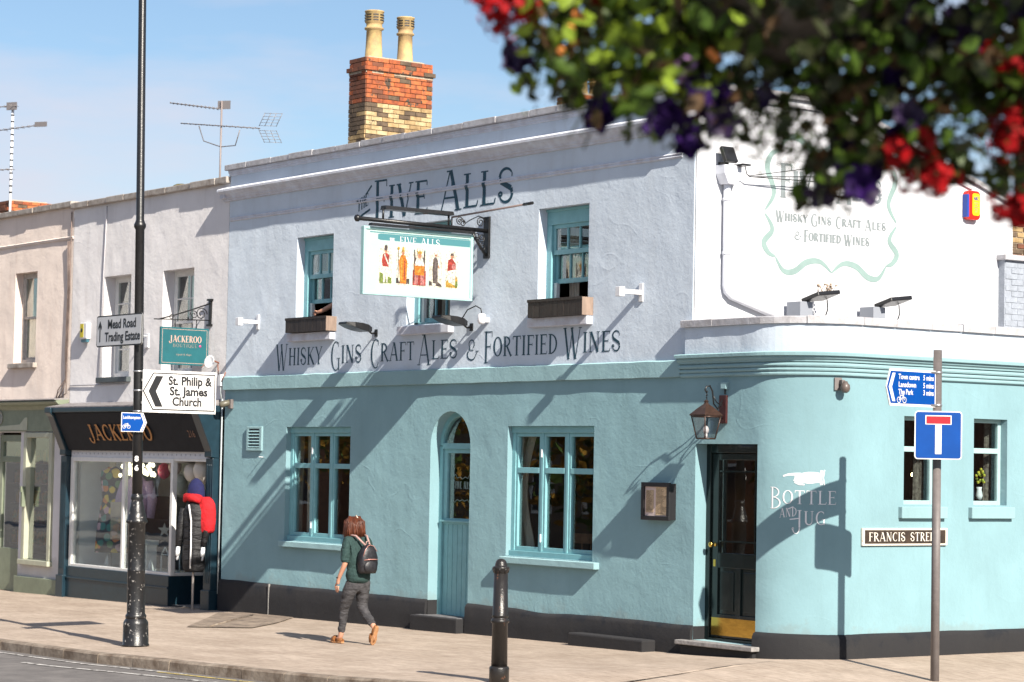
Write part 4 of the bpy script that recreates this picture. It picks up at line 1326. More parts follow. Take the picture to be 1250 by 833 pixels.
# window boxes
def wbox(x0, x1, z0, z1, label, lit):
    t = fthing('window_box', ((x0+x1)/2, -.1, z0), label, 'window box', 'wooden window boxes')
    y0, y1 = -.175, -.002
    n = 9
    for k in range(n):
        a = x0+(x1-x0)*k/n; b = x0+(x1-x0)*(k+1)/n
        mb = MB(); mb.box(a+.002, b-.002, y0+random.uniform(0, .004), y0+.018, z0, z1-random.uniform(0, .008)); part('slat', mb, m_boxwood, t)
    mb = MB(); mb.box(x0, x0+.018, y0+.02, y1, z0, z1); part('end_board', mb, m_boxwood, t)
    mb = MB(); mb.box(x1-.018, x1, y0+.002, y1, z0, z1); part('end_board', mb, mat('sunlit_end_board', (.26, .19, .15), .8, vary=.2, vscale=18, stretch=(1, 1, .2)), t)  # lighter brown puts sunlight into the colour of this end
    mb = MB(); mb.box(x0+.018, x1-.018, y0+.02, y1, z0, z0+.02); mb.box(x0+.018, x1-.018, y0+.02, y1, z1-.06, z1-.04); part('soil', mb, mat('potting_soil', (.03, .02, .015), 1, vary=.4, vscale=40), t)
    mb = MB(); mb.box(x0-.004, x1+.004, y0-.008, y0-.001, z1-.03, z1+.006); part('rim', mb, m_boxwood, t)
wbox(-8.86, -7.74, 3.975, 4.18, 'empty dark wooden window box under the left upstairs pub window', True)
wbox(-2.97, -1.86, 3.965, 4.185, 'empty dark wooden window box under the right upstairs pub window', True)

# lit bulbs inside the pub, small and warm
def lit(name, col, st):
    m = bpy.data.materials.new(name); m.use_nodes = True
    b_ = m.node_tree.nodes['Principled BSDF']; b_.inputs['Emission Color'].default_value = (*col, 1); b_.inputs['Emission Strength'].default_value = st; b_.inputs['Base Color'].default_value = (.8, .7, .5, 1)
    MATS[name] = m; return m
m_bulb = lit('lit_bulb', (1.0, .62, .25), 16)
for (x, y, z, lb) in ((-3.35, 1.5, 2.25, 'lit wall lamp glimpsed through the right ground-floor pub window'), (-9.6, 1.6, 2.2, 'lit lamp glimpsed through the left ground-floor pub window'), (-.6, 1.7, 1.7, 'lit bulb seen through the glass of the black front door'), (1.0, 2.6, 2.1, 'lit lamp seen through the left side-street window')):
    t_ = thing('interior_lamp', (x, y, z), lb, 'lamp', 'lit lamps inside the pub')
    q = MB(); q.ball((x, y, z), .028, 10, 8); part('bulb', q, m_bulb, t_)
    q = MB(); q.tube([(x, y, z+.04), (x, y, 3.09)], .008, 5); q.lathe((x, y, z+.03), [(.05, 0), (.02, .07)], 10); part('lamp_holder', q, m_brass, t_)
# ---------------------------------------------------------------- notice box
t = fthing('notice_box', (-.48, 0, 1.5), 'black framed menu case holding two printed papers, left of the black front door', 'notice box')
x0, x1, z0, z1 = -.75, -.235, 1.515, 1.955
mb = MB(); mb.box(x0+.01, x1-.01, -.085, .0, z0+.01, z1-.01); part('case', mb, m_signblack, t)
mb = MB(); w = .05
mb.box(x0, x1, -.115, -.085, z1-w, z1); mb.box(x0, x1, -.115, -.085, z0, z0+w); mb.box(x0, x0+w, -.115, -.085, z0+w, z1-w); mb.box(x1-w, x1, -.115, -.085, z0+w, z1-w)
part('frame', mb, m_signblack, t, bevel=.004)
mb = MB(); mb.box(x0+w, x1-w, -.090, -.087, z0+w, z1-w); part('backing', mb, mat('pink_backing', (.62, .50, .46), .8), t)
for (a, b, c_, d_, mm) in ((x0+.07, x0+.21, z0+.09, z1-.09, mat('brown_paper', (.45, .34, .22), .8, vary=.25, vscale=60)), (x0+.25, x1-.055, z0+.06, z1-.055, mat('menu_paper', (.60, .45, .28), .8, vary=.2, vscale=50))):
    mb = MB(); mb.box(a, b, -.0935, -.0915, c_, d_); part('paper', mb, mm, t)
    mb = MB(); zz = d_-.02; r_ = random.Random(4)
    while zz > c_+.02:
        mb.box(a+.012, a+.012+(b-a-.024)*r_.uniform(.5, 1), -.0948, -.0938, zz-.004, zz); zz -= .014
    part('print', mb, mat('ink', (.10, .06, .04), .9), t)

# ---------------------------------------------------------------- copper lantern on its scrolled bracket
t = fthing('wall_lantern', (.58, 0, 2.8), 'brown metal coach lantern hanging from scrolled bracket over the black front door', 'lantern')
m_copper = mat('brown_lantern_metal', (.055, .030, .022), .4, metal=.3, vary=.3, vscale=30)
m_redm = mat('oxblood_iron', (.045, .012, .012), .4, vary=.3)
mb = MB(); mb.box(.52, .64, -.03, 0, 2.64, 2.96); part('back_plate', mb, m_redm, t, bevel=.004)
mb = MB()
mb.tube([(.58, -.03, 2.90), (.58, -.10, 2.80), (.58, -.16, 2.86), (.58, -.18, 3.0), (.58, -.22, 3.06), (.58, -.27, 3.05), (.58, -.29, 3.01), (.58, -.27, 2.985), (.58, -.255, 3.0)], .010, 7)
mb.tube([(.58, -.03, 2.70), (.58, -.08, 2.72), (.58, -.13, 2.70), (.58, -.12, 2.76), (.58, -.09, 2.78), (.58, -.075, 2.755)], .008, 6)
mb.tube([(.58, -.17, 2.95), (.58, -.12, 2.88), (.58, -.05, 2.84), (.58, -.03, 2.86)], .007, 6)
part('scroll_bracket', mb, m_iron, t)
mb = MB()
for k in range(4): mb.lathe((.58, -.265, 2.985-k*.03), [(.010, -.003), (.015, 0), (.010, .003)], 8, axis=(1, 0, 0) if k % 2 else (0, 1, 0))
part('chain', mb, m_iron, t)
LX, LY = .58, -.27
mb = MB()
mb.lathe((LX, LY, 2.72), [(.185, 0), (.19, .012), (.10, .085), (.035, .13), (.02, .15), (.028, .165), (.01, .18)], 4, smooth=False, a0=PI/4)
part('cap', mb, m_copper, t)
mb = MB(); tops = .118; bots = .075
for sx in (-1, 1):
    for sy in (-1, 1): mb.tube([(LX+sx*bots, LY+sy*bots, 2.47), (LX+sx*tops, LY+sy*tops, 2.72)], .008, 5)
for h_, zz in ((bots, 2.465), (tops, 2.71)):
    for a, b in (((-1, -1), (1, -1)), ((1, -1), (1, 1)), ((1, 1), (-1, 1)), ((-1, 1), (-1, -1))):
        mb.tube([(LX+a[0]*h_, LY+a[1]*h_, zz), (LX+b[0]*h_, LY+b[1]*h_, zz)], .009, 5)
mb.box(LX-bots, LX+bots, LY-bots, LY+bots, 2.455, 2.462)
part('cage', mb, m_copper, t)
m_lglass = glass_mat('seeded_lantern_glass', (.78, .76, .76))
for a, b in (((-1, -1), (1, -1)), ((1, -1), (1, 1)), ((1, 1), (-1, 1)), ((-1, 1), (-1, -1))):
    mb = MB(); mb.quad((LX+a[0]*bots, LY+a[1]*bots, 2.47), (LX+b[0]*bots, LY+b[1]*bots, 2.47), (LX+b[0]*tops, LY+b[1]*tops, 2.715), (LX+a[0]*tops, LY+a[1]*tops, 2.715))
    part('pane', mb, m_lglass, t)
mb = MB(); mb.ball((LX, LY, 2.56), .035, 12, 8, (1, 1, 1.4)); mb.tube([(LX, LY, 2.47), (LX, LY, 2.52)], .02, 8); part('bulb', mb, m_white, t)
t = fthing('lantern_junction_box', (.62, 0, 3.06), 'small teal-painted cable box above the lantern bracket', 'junction box')
mb = MB(); mb.box(.565, .655, -.05, 0, 3.03, 3.11); part('box_body', mb, MATS['band_render'], t, bevel=.006)
mb = MB(); mb.tube([(.61, -.02, 3.03), (.61, -.02, 2.97)], .009, 6); part('cable', mb, m_iron, t)

# ---------------------------------------------------------------- cameras and small lights
def camera_thing(s, z, label):
    x, y, nx, ny = corner(s); N = Vector((nx, ny, 0)); U = Vector((-ny, nx, 0))
    t = fthing('wall_camera', (x, y, z), label, 'camera')
    P = Vector((x, y, z))
    mb = MB(); mb.obox(P+N*.012, U, N, (0, 0, 1), .09, .02, .14); mb.obox(P+N*.05+U*.03+Vector((0, 0, .02)), U, N, (0, 0, 1), .04, .08, .05); part('mount', mb, m_galv, t, bevel=.004)
    mb = MB(); mb.lathe(P+N*.10+U*.045+Vector((0, 0, -.10)), [(.02, 0), (.045, .02), (.055, .05), (.05, .09), (.03, .11), (.022, .13)], 14); part('camera_head', mb, mat('brown_camera', (.11, .085, .075), .4), t)
camera_thing(2.10, 3.085, 'brown dome camera on the round teal corner under the moulding')
t = fthing('security_lamp', (-10.74, 0, 2.98), 'small brown sensor lamp on the teal wall by the boutique', 'lamp')
mb = MB(); mb.box(-10.70, -10.62, -.05, 0, 2.90, 3.04); part('mount', mb, m_galv, t, bevel=.005)
mb = MB(); mb.lathe((-10.72, -.10, 2.97), [(.03, -.09), (.05, -.07), (.05, .05), (.03, .08)], 12, axis=(-.3, -.9, -.25)); part('camera_head', mb, mat('olive_lamp', (.12, .11, .08), .4), t)

# ---------------------------------------------------------------- the hanging pub sign
SX = -4.10
t = fthing('sign_bracket', (SX, 0, 5.1), 'black wrought-iron bracket with scrolls and lighting trough holding the pub sign', 'bracket')
mb = MB(); mb.box(SX-.06, SX+.06, -.03, 0, 4.79, 5.33); part('wall_plate', mb, m_iron, t, bevel=.004)
mb = MB(); mb.tube([(SX, .0, 5.145), (SX, -1.98, 5.165)], .027, 10); mb.ball((SX, -2.0, 5.165), .045, 10, 8)
part('arm', mb, m_iron, t)
mb = MB(); mb.tube([(SX, -.27, 5.13), (SX, -.03, 4.82)], .018, 6)
part('strut', mb, m_iron, t)
def spiral(mb, c, r, turns, a0, sgn=1, w=.007, pl='YZ'):
    pts = []
    n = int(turns*14)
    for i in range(n+1):
        a = a0+sgn*2*PI*turns*i/n; rr = r*(1-.75*i/n)
        pts.append((c[0], c[1]+rr*math.cos(a), c[2]+rr*math.sin(a)))
    mb.tube(pts, w, 5)
mb = MB()
for (yy, zz, r_, a0, sg) in ((-.12, 5.25, .07, 0, 1), (-.10, 5.05, .06, PI, 1), (-.08, 4.93, .055, PI/2, 1), (-.17, 5.07, .05, 0, -1), (-.40, 5.22, .05, PI, -1), (-.45, 5.24, .06, 0, 1)):
    spiral(mb, (SX, yy, zz), r_, 1.6, a0, sg)
mb.tube([(SX, -.03, 5.30), (SX, -.15, 5.33), (SX, -.28, 5.27), (SX, -.36, 5.22), (SX, -.42, 5.28)], .007, 5)
part('scrollwork', mb, m_iron, t)
mb = MB()
mb.prism([(-.07, 0), (.07, 0), (.05, .05), (-.05, .05)], (SX, -1.62, 5.30), (1, 0, 0), (0, 0, 1), (0, 1, 0), 0, 1.04)
mb.tube([(SX, -1.62, 5.17), (SX, -1.62, 5.32)], .014, 6); mb.tube([(SX, -.62, 5.17), (SX, -.62, 5.32)], .014, 6)
part('lighting_trough', mb, m_iron, t)
mb = MB(); mb.tube([(SX-.02, -1.0, 5.30), (SX+.02, -.64, 5.34)], .012, 6)
mb.tube([(SX-.42, -.28, 5.335), (SX+1.15, -.28, 5.38)], .013, 6)
part('stay_rod', mb, mat('pinkish_steel', (.20, .15, .14), .45), t)
mb = MB(); mb.tube([(SX+1.15, -.28, 5.38), (SX+1.34, -.28, 5.386)], .020, 6); mb.tube([(SX-.42, -.28, 5.335), (SX-.42, -.28, 5.17)], .01, 6)
part('rod_end', mb, m_iron, t)
mb = MB(); mb.prism([(-.045, 0), (.045, 0), (.03, .03), (-.03, .03)], (SX+.05, -1.84, 5.085), (1, 0, 0), (0, 0, 1), (0, 1, 0), 0, 1.58)
part('lower_lamp_bar', mb, m_iron, t)

t = fthing('pub_sign_board', (SX, -1.08, 4.2), 'pale hanging board reading FIVE ALLS with five painted figures in a row', 'sign board')
Y0, Y1, Z0, Z1 = -1.92, -.25, 4.22, 5.075
mb = MB(); mb.box(SX-.025, SX+.018, Y0+.02, Y1-.02, Z0+.02, Z1-.02); part('board', mb, mat('pale_sign_paint', (.36, .47, .45), .4, vary=.04, vscale=3), t)
mb = MB(); w = .035
mb.box(SX-.035, SX+.035, Y0, Y1, Z0, Z0+w); mb.box(SX-.035, SX+.035, Y0, Y1, Z1-w, Z1); mb.box(SX-.035, SX+.035, Y0, Y0+w, Z0+w, Z1-w); mb.box(SX-.035, SX+.035, Y1-w, Y1, Z0+w, Z1-w)
part('frame', mb, mat('sign_frame_paint', (.34, .55, .54), .4), t, bevel=.004)
F = SX+.0185
pl = lambda y, z, l: Vector((F+l, y, z))
mb = MB()
stroke_poly(mb, [(Y0+.22, 4.955, .06), (Y0+.26, 4.955, .08), (Y1-.04, 4.955, .085)], pl, .001)
stroke_poly(mb, [(Y0+.10, 5.008, .012), (Y1-.05, 5.008, .012)], pl, .001)
part('title_band', mb, mat('teal_sign_band', (.055, .19, .215), .5), t)
mb = MB()
glyph_word(mb, 'FIVE', -1.38, -1.12, 4.885, 4.975, pl, weight=.7, lift=.003); glyph_word(mb, 'ALLS', -1.06, -.76, 4.885, 4.975, pl, weight=.8, lift=.003)
glyph_word(mb, 'THE', -1.53, -1.45, 4.89, 4.95, pl, weight=.8, lift=.003)
part('title_lettering', mb, m_whitel, t)
# the five figures: small painted panels
def P2(mb, pts, l): # polygon in board plane
    mb.add([pl(a, b, l) for a, b in pts], [tuple(range(len(pts)))])
def ell(cy, cz, ry, rz_, n=14): return [(cy+ry*math.cos(2*PI*i/n), cz+rz_*math.sin(2*PI*i/n)) for i in range(n)]
cm = lambda nm, c: mat(nm, c, .55, vary=.55, vscale=42)
skin = cm('painted_skin', (.36, .17, .10)); white = cm('painted_white', (.48, .47, .42)); redp = cm('painted_red', (.26, .03, .02)); orp = cm('painted_orange', (.42, .13, .01))
dk = cm('painted_dark', (.06, .045, .04)); grn = cm('painted_green', (.12, .16, .03)); grey = cm('painted_grey', (.09, .07, .065)); pnk = cm('painted_pink', (.32, .12, .11)); gld = cm('painted_gold', (.34, .20, .03))
halo = cm('painted_halo', (.50, .48, .40))
cys = [-1.58, -1.32, -1.07, -.82, -.57]
zb_ = 4.385
def fig(k, layers):
    cy = cys[k]
    ps = {}
    li = 0
    for m_, shp in layers:
        li += 1
        q = ps.setdefault(m_.name, (MB(), m_))
        P2(q[0], [(cy+a, zb_+b) for a, b in shp], .001+.0006*li)
    arch = MB(); P2(arch, [(cy-.10, zb_-.02), (cy+.10, zb_-.02)]+[(cy+.10*math.cos(PI*i/10), zb_+.36+.11*math.sin(PI*i/10)) for i in range(11)], .0008)
    f = part('painted_figure', arch, halo, t)
    for nm, (q, m_) in ps.items(): part(nm, q, m_, f)
fig(0, [(grn, [(-.09, -.01), (.09, -.01), (.09, .06), (.0, .09), (-.09, .13)]), (white, [(-.035, 0), (-.01, 0), (0, .15), (.01, 0), (.035, 0), (.035, .22), (-.035, .22)]),
        (redp, [(-.045, .2), (.045, .2), (.055, .34), (.02, .37), (-.04, .36), (-.06, .27)]), (white, [(-.03, .35), (.035, .22), (.045, .24), (-.015, .36)]),
        (skin, ell(0, .395, .02, .028)), (dk, [(-.022, .40), (.022, .40), (.024, .46), (0, .475), (-.022, .46)]), (white, [(.04, .2), (.055, .2), (.06, .30), (.045, .30)])])
fig(1, [(dk, [(-.10, 0), (-.02, 0), (-.02, .02), (-.06, .02), (-.07, .07), (-.10, .07)]), (dk, [(.03, 0), (.10, 0), (.10, .07), (.04, .06)]), (orp, [(-.04, .0), (.05, .0), (.06, .12), (.065, .28), (.03, .36), (-.03, .36), (-.065, .28), (-.05, .12)]),
        (gld, [(-.03, .02), (-.015, .02), (-.01, .33), (-.03, .33)]), (redp, [(.015, .04), (.03, .04), (.035, .3), (.02, .3)]), (skin, ell(0, .385, .022, .028)), (gld, [(-.022, .40), (.022, .40), (.012, .455), (0, .47), (-.012, .455)]), (dk, [(-.075, .0), (-.068, .0), (-.068, .43), (-.075, .43)]), (gld, ell(-.072, .44, .018, .022))])
fig(2, [(redp, [(-.10, -.01), (.10, -.01), (.10, .18), (-.10, .18)]), (dk, [(-.085, .15), (.085, .15), (.085, .44), (.07, .44), (.06, .34), (-.06, .34), (-.07, .44), (-.085, .44)]), (pnk, [(-.08, .0), (-.02, .0), (-.015, .16), (-.07, .18)]), (pnk, [(.02, .0), (.08, .0), (.07, .18), (.015, .16)]),
        (orp, [(-.07, .12), (.07, .12), (.08, .26), (-.08, .26)]), (white, [(-.075, .24), (.075, .24), (.05, .335), (-.05, .335)]), (skin, ell(0, .365, .028, .034)), (gld, [(-.03, .39), (.03, .39), (.04, .44), (.015, .415), (0, .45), (-.015, .415), (-.04, .44)]), (gld, [(-.04, .16), (-.02, .14), (.03, .2), (.02, .22)]), (dk, [(-.085, .02), (-.075, .02), (-.075, .2), (-.085, .2)])])
fig(3, [(dk, [(-.10, 0), (-.05, .0), (-.06, .05), (-.10, .06)]), (dk, [(.0, .0), (.10, -.01), (.09, .02), (.02, .06)]), (grey, [(-.04, .03), (.035, .03), (.03, .2), (.035, .32), (.0, .37), (-.04, .34), (-.05, .2)]), (dk, [(-.04, .06), (-.02, .06), (-.02, .32), (-.04, .3)]),
        (skin, ell(.0, .40, .022, .028)), (white, ell(-.006, .415, .022, .018)), (skin, [(.03, .24), (.055, .22), (.055, .25), (.035, .27)])])
fig(4, [(gld, [(-.09, -.01), (.09, -.01), (.09, .10), (.05, .17), (-.05, .10), (-.09, .06)]), (white, [(-.05, .06), (.05, .02), (.06, .22), (.0, .26), (-.05, .2)]), (redp, [(-.07, .2), (.03, .22), (.06, .30), (.0, .37), (-.06, .34)]), (pnk, ell(.03, .26, .035, .04)), (skin, ell(0, .395, .026, .03)), (dk, [(-.028, .40), (.028, .40), (.02, .43), (-.02, .43)]), (grn, [(.05, .0), (.09, .0), (.09, .07), (.06, .08)])])

# ---------------------------------------------------------------- gable fittings
t = fthing('drainpipe', (0, .45, 4.0), 'white downpipe with square hopper head on the white gable, bending towards the low roof', 'drainpipe')
m_pipe = mat('pipe_paint', (.66, .68, .74), .5, vary=.05)
mb = MB(); mb.prism([(-.13, .16), (.13, .16), (.13, .06), (.07, -.06), (-.07, -.06), (-.13, .06)], (.0, .45, 5.50), (0, 1, 0), (0, 0, 1), (1, 0, 0), .0, .17); part('hopper_head', mb, m_pipe, t, bevel=.008)
mb = MB(); mb.tube([(.06, .45, 5.46), (.06, .45, 4.26), (.06, .47, 4.19), (.06, .53, 4.14), (.06, 1.42, 3.90)], .042, 12); part('pipe', mb, m_pipe, t)
mb = MB()
for zz in (5.25, 4.62): mb.lathe((.06, .45, zz), [(.05, 0), (.052, .005), (.052, .03), (.05, .035)], 12)
part('pipe_collar', mb, m_pipe, t)
t = fthing('gable_floodlight', (0, .42, 5.75), 'dark security floodlight above the hopper head on the white gable', 'floodlight')
mb = MB(); mb.obox((.14, .40, 5.78), (1, 0, .5), (0, 1, 0), (-.5, 0, 1), .05, .19, .20); part('lamp_body', mb, m_flood, t, bevel=.008)
mb = MB(); mb.box(0, .12, .36, .42, 5.66, 5.70); mb.box(.05, .28, .5, .62, 5.655, 5.675); part('bracket', mb, m_iron, t)
t = fthing('gable_wire', (0, .8, 5.6), 'thin black cables running across the white gable from the floodlight', 'cable')
mb = MB(); mb.tube([(.2, .6, 5.66), (.12, .70, 5.58), (.12, .76, 5.555), (.3, 2.2, 5.66)], .006, 5); mb.tube([(.12, .74, 5.555), (.1, 2.3, 5.60)], .006, 5); mb.tube([(.12, .72, 5.56), (.6, 2.4, 5.86)], .005, 5); part('wire', mb, m_iron, t)
def roof_flood(y, label, flowers=False):
    t = fthing('roof_floodlight', (.1, y, 3.95), label, 'floodlight', 'floodlights on the low roof below the gable')
    mb = MB(); mb.obox((.18, y+.09, 4.03), (1, 0, 0), (0, 1, 0), (0, 0, 1), .24, .20, .18); part('bracket', mb, mat('grey_bracket_paint', (.26, .28, .32), .5), t, bevel=.005)
    mb = MB(); mb.obox((.36, y+.26, 4.19), Vector((1, 0, .25)), (0, 1, .12), (-.25, -.1, 1), .30, .36, .05); part('lamp_body', mb, m_flood, t, bevel=.01)
    mb = MB(); mb.tube([(.3, y+.42, 4.16), (.26, y+.47, 4.05), (.2, y+.46, 3.9)], .008, 5); part('cable', mb, m_iron, t)
    return t
roof_flood(1.42, 'dark floodlight on a grey bracket below the gable, nearer the drainpipe')
roof_flood(2.62, 'dark floodlight on a grey bracket below the gable, nearer the side street wall')
t = fthing('dead_plant', (.36, 1.72, 4.23), 'dry weed growing on top of the left roof floodlight', 'plant')
mb = MB(); rnd = random.Random(8)
for k in range(14):
    a_ = rnd.uniform(0, 2*PI); L = rnd.uniform(.05, .13); p = Vector((.36+rnd.uniform(-.04, .04), 1.74+rnd.uniform(-.1, .1), 4.22))
    q = p+Vector((math.cos(a_)*L*.6, math.sin(a_)*L*.6, L)); mb.tube([p, q], .004, 4); mb.ball(q, .018, 6, 4, (1, 1, .6))
part('stems', mb, mat('dry_stalks', (.40, .30, .22), .9, vary=.3), t)
t = fthing('alarm_box', (0, 4.57, 5.5), 'red alarm box with a yellow panel reading ABC high on the white gable', 'alarm box')
def rbox(mb, x0, x1, yc, zc, w, h, r=.25, n=5):
    pts = []
    for sx, sz, a0 in ((1, 1, 0), (-1, 1, 90), (-1, -1, 180), (1, -1, 270)):
        for k in range(n+1):
            a = math.radians(a0+90*k/n); rr = r*min(w, h)
            pts.append((sx*(w/2-rr)+rr*math.cos(a), sz*(h/2-rr)+rr*math.sin(a)))
    mb.prism(pts, (x0, yc, zc), (0, 1, 0), (0, 0, 1), (1, 0, 0), 0, x1-x0)
mb = MB(); rbox(mb, 0, .085, 4.57, 5.52, .24, .37); part('housing', mb, mat('alarm_red', (.62, .02, .01), .3), t, bevel=.012)
mb = MB(); rbox(mb, .01, .088, 4.462, 5.51, .035, .29); part('side_cover', mb, mat('alarm_blue', (.02, .06, .32), .3), t)
mb = MB(); rbox(mb, .086, .094, 4.60, 5.53, .13, .28); part('panel', mb, mat('alarm_yellow', (.80, .55, .01), .4), t)
mb = MB(); put_text(mb, 'ABC', (.095, 4.60, 5.585), (0, 1, 0), (0, 0, 1), (1, 0, 0), .065, .095, 'CENTER', .002)
for k, w in enumerate((.07, .05, .08, .06, .04)):
    zz = 5.55-k*.028; mb.box(.0945, .0965, 4.60-w/2, 4.60+w/2, zz-.004, zz+.003)
part('print', mb, mat('alarm_ink', (.03, .05, .25), .5), t)
# walls behind the yard on the side street
def brick_wall(name, loc, label, x0, x1, y, z0, z1, ms, axis='X', bw=.22, bh=.07, mortar=m_mortar, cap=True):
    """a wall face of single bricks in the plane x = loc.x facing +x (axis Y) or y (axis X)"""
    pass
t = fthing('painted_brick_wall', (.3, 5.2, 3.4), 'blue-grey painted brick yard wall with flat coping beside the white gable', 'wall')
mb = MB(); mb.box(-.12, .105, 5.12, 8.0, 3.3, 4.86); part('wall_core', mb, m_greybrick, t)
mb = MB(); mb.box(.12, .118, 5.13, 5.14, 3.3, 3.31)
rnd = random.Random(12); z = 3.42; row = 0
bm_ = MB(); bm_.box(-.006, .003, -.109, .109, -.033, .033); bme = bm_.mesh('brick', m_greybrick)
while z < 4.80:
    y = 5.14+(.11 if row % 2 else 0)
    while y < 6.6:
        inst('brick', bme, t, (.108+rnd.uniform(-.003, .003), y+.11, z+.035), (rnd.uniform(-.01, .01), 0, rnd.uniform(-.01, .01)))
        y += .226
    z += .075; row += 1
mb = MB(); mb.box(-.16, .16, 5.08, 8.0, 4.86, 4.93); part('coping', mb, m_coping, t, bevel=.01)
t = fthing('rear_brick_wall', (-1.2, 7, 3.3), 'bare brown brick wall rising behind the painted yard wall at the right edge', 'wall')
mb = MB(); mb.box(-1.5, -1.012, 6.0, 9.5, 3, 5.62); part('wall_core', mb, m_mortar, t)
bmes = []
for i_, m_ in enumerate((m_buff3, m_orange3, m_buff)):
    q = MB(); q.box(-.006, .012, -.105, .105, -.03, .03); bmes.append(q.mesh('brick', m_))
z = 4.2; row = 0
while z < 5.58:
    y = 6.02+(.11 if row % 2 else 0)
    while y < 7.9:
        inst('brick', rnd.choice(bmes), t, (-1.01+rnd.uniform(-.003, .003), y+.11, z+.035))
        y += .226
    z += .075; row += 1

# ---------------------------------------------------------------- street name plate
t = fthing('street_name_plate', (XS, 1.54, 1.4), 'cream framed plate reading FRANCIS STREET in pale letters on brown, on the teal side wall', 'street sign')
T = lambda p: (XS-p.y, p.x, p.z)
mb = MB(T); mb.box(.87, 2.21, -.03, .0, 1.305, 1.50); part('board', mb, mat('cream_plate', (.62, .58, .50), .6, vary=.1, vscale=20, wear=((.3, .2, .12), 18, .66)), t, bevel=.004)
mb = MB(T); mb.box(.905, 2.175, -.033, -.03, 1.328, 1.478); part('panel', mb, mat('brown_plate', (.055, .035, .022), .6, col2=(.02, .014, .01), vscale=10), t)
pls = lambda y, z, l: Vector((XS+.0335+l, y, z))
for wd, ya, yb in (('FRANCIS', .96, 1.53), ('STREET', 1.61, 2.07)):
    mb = MB(); glyph_word(mb, wd, ya, yb, 1.355, 1.452, pls, weight=1.0, lift=.002); part('sign_word', mb, mat('cream_letters', (.70, .66, .58), .6), t)

# ---------------------------------------------------------------- chimneys
def chimney(parent, x0, x1, y0, y1, zb, zm, zt, name='chimney'):
    """bricks one by one round a core: buff below zm, red above; oversailing course"""
    ch = bpy.data.objects.new(name, None); COL.objects.link(ch); ch.parent = parent
    ch.location = Vector(((x0+x1)/2, (y0+y1)/2, zb))-wloc(parent)
    mb = MB(); mb.box(x0+.022, x1-.022, y0+.022, y1-.022, zb-.8, zt+.02); part('core', mb, m_mortar, ch)
    rnd = random.Random(21)
    protos = {}
    def br(L, m_):
        k = (round(L, 3), m_.name)
        if k not in protos:
            q = MB(); q.box(-L/2+.004, L/2-.004, -.012, .024, -.031, .031); protos[k] = q.mesh('brick', m_)
        return protos[k]
    z = zb; row = 0
    while z < zt-.01:
        reds = [m_orange, m_orange2, m_orange, m_orange2, m_orange, m_orange3, m_buff3] if z >= zm else [m_buff, m_buff2, m_buff, m_buff3, m_buff2]
        rs = [m_orange3, m_orange3, m_orange] if z >= zm else [m_buff3, m_buff3, m_buff]  # darker brick mix paints shade onto the front face
        over = .035 if zt-.23 < z < zt-.13 else (.0)
        for (ax, a0, a1, fx, shade) in (('Y', y0, y1, x1, 0), ('X', x0, x1, y0, 1), ('Y', y0, y1, x0, 0), ('X', x0, x1, y1, 0)):
            L = (a1-a0)+2*over
            n = max(1, round(L/.215)); w = L/n
            off = (row % 2)*w/2
            segs = []
            a = a0-over
            if off: segs.append((a, a+off)); a += off
            while a < a1+over-.02:
                b = min(a+w, a1+over); segs.append((a, b)); a = b
            for (sa, sb_) in segs:
                m_ = rnd.choice(rs if shade else reds)
                me = br(sb_-sa, m_); c_ = (sa+sb_)/2; j = rnd.uniform(-.004, .004)
                if ax == 'X':
                    loc = (c_, (fx-.0-over+j) if fx == y0 else (fx+over+j), z+.035); rot_ = 0 if fx == y0 else PI
                else:
                    loc = ((fx+over+j) if fx == x1 else (fx-over+j), c_, z+.035); rot_ = PI/2 if fx == x1 else -PI/2
                o = inst('brick', me, ch, loc, (0, 0, rot_))
        if over:
            pass
        z += .0725; row += 1
    mb = MB(); mb.box(x0-.012, x1+.012, y0-.012, y1+.012, zt-.222, zt-.135); part('oversail_core', mb, m_mortar, ch)
    mb = MB(); mb.add([(x0, y0, zt), (x1, y0, zt), (x1, y1, zt), (x0, y1, zt), (x0+.12, y0+.12, zt+.07), (x1-.12, y0+.12, zt+.07), (x1-.12, y1-.12, zt+.07), (x0+.12, y1-.12, zt+.07)],
                      [(0, 1, 5, 4), (1, 2, 6, 5), (2, 3, 7, 6), (3, 0, 4, 7), (4, 5, 6, 7)])
    part('flaunching', mb, m_mortar, ch)
    return ch
def pot(ch, x, y, z, h, r, slots=True):
    mb = MB()
    k = h
    mb.lathe((x, y, z), [(r*1.12, 0), (r*.95, .02), (r*.86, .30*k), (r*.82, .60*k), (r*1.02, .62*k), (r*1.04, .65*k), (r*.84, .67*k), (r*.86, .74*k), (r*1.0, .76*k), (r*.98, .97*k), (r*1.06, .98*k), (r*1.04, k), (r*.7, k)], 20)
    p = part('chimney_pot', mb, m_clay, ch)
    if slots:
        mb = MB()
        for j in range(3):
            for a in range(8):
                th = a*PI/4+PI/8
                c_ = Vector((x+r*.985*math.cos(th), y+r*.985*math.sin(th), z+k*(.80+.055*j)))
                mb.obox(c_, (-math.sin(th), math.cos(th), 0), (math.cos(th), math.sin(th), 0), (0, 0, 1), r*.55, .012, k*.022)
        part('pot_slots', mb, m_signblack, ch)
CX1, CX0, CY0, CY1 = -10.87, -11.36, 2.4, 3.66
ch = chimney(pub, CX0, CX1, CY0, CY1, 6.75, 7.83, 8.53)
pot(ch, -11.12, 2.69, 8.57, .78, .15)
pot(ch, -11.12, 3.29, 8.57, .75, .14)
ch2 = chimney(pub, -7.95, -7.45, 4.0, 4.75, 6.8, 6.85, 7.72)
pot(ch2, -7.7, 4.22, 7.74, .42, .15, False); pot(ch2, -7.7, 4.58, 7.74, .38, .15, False)
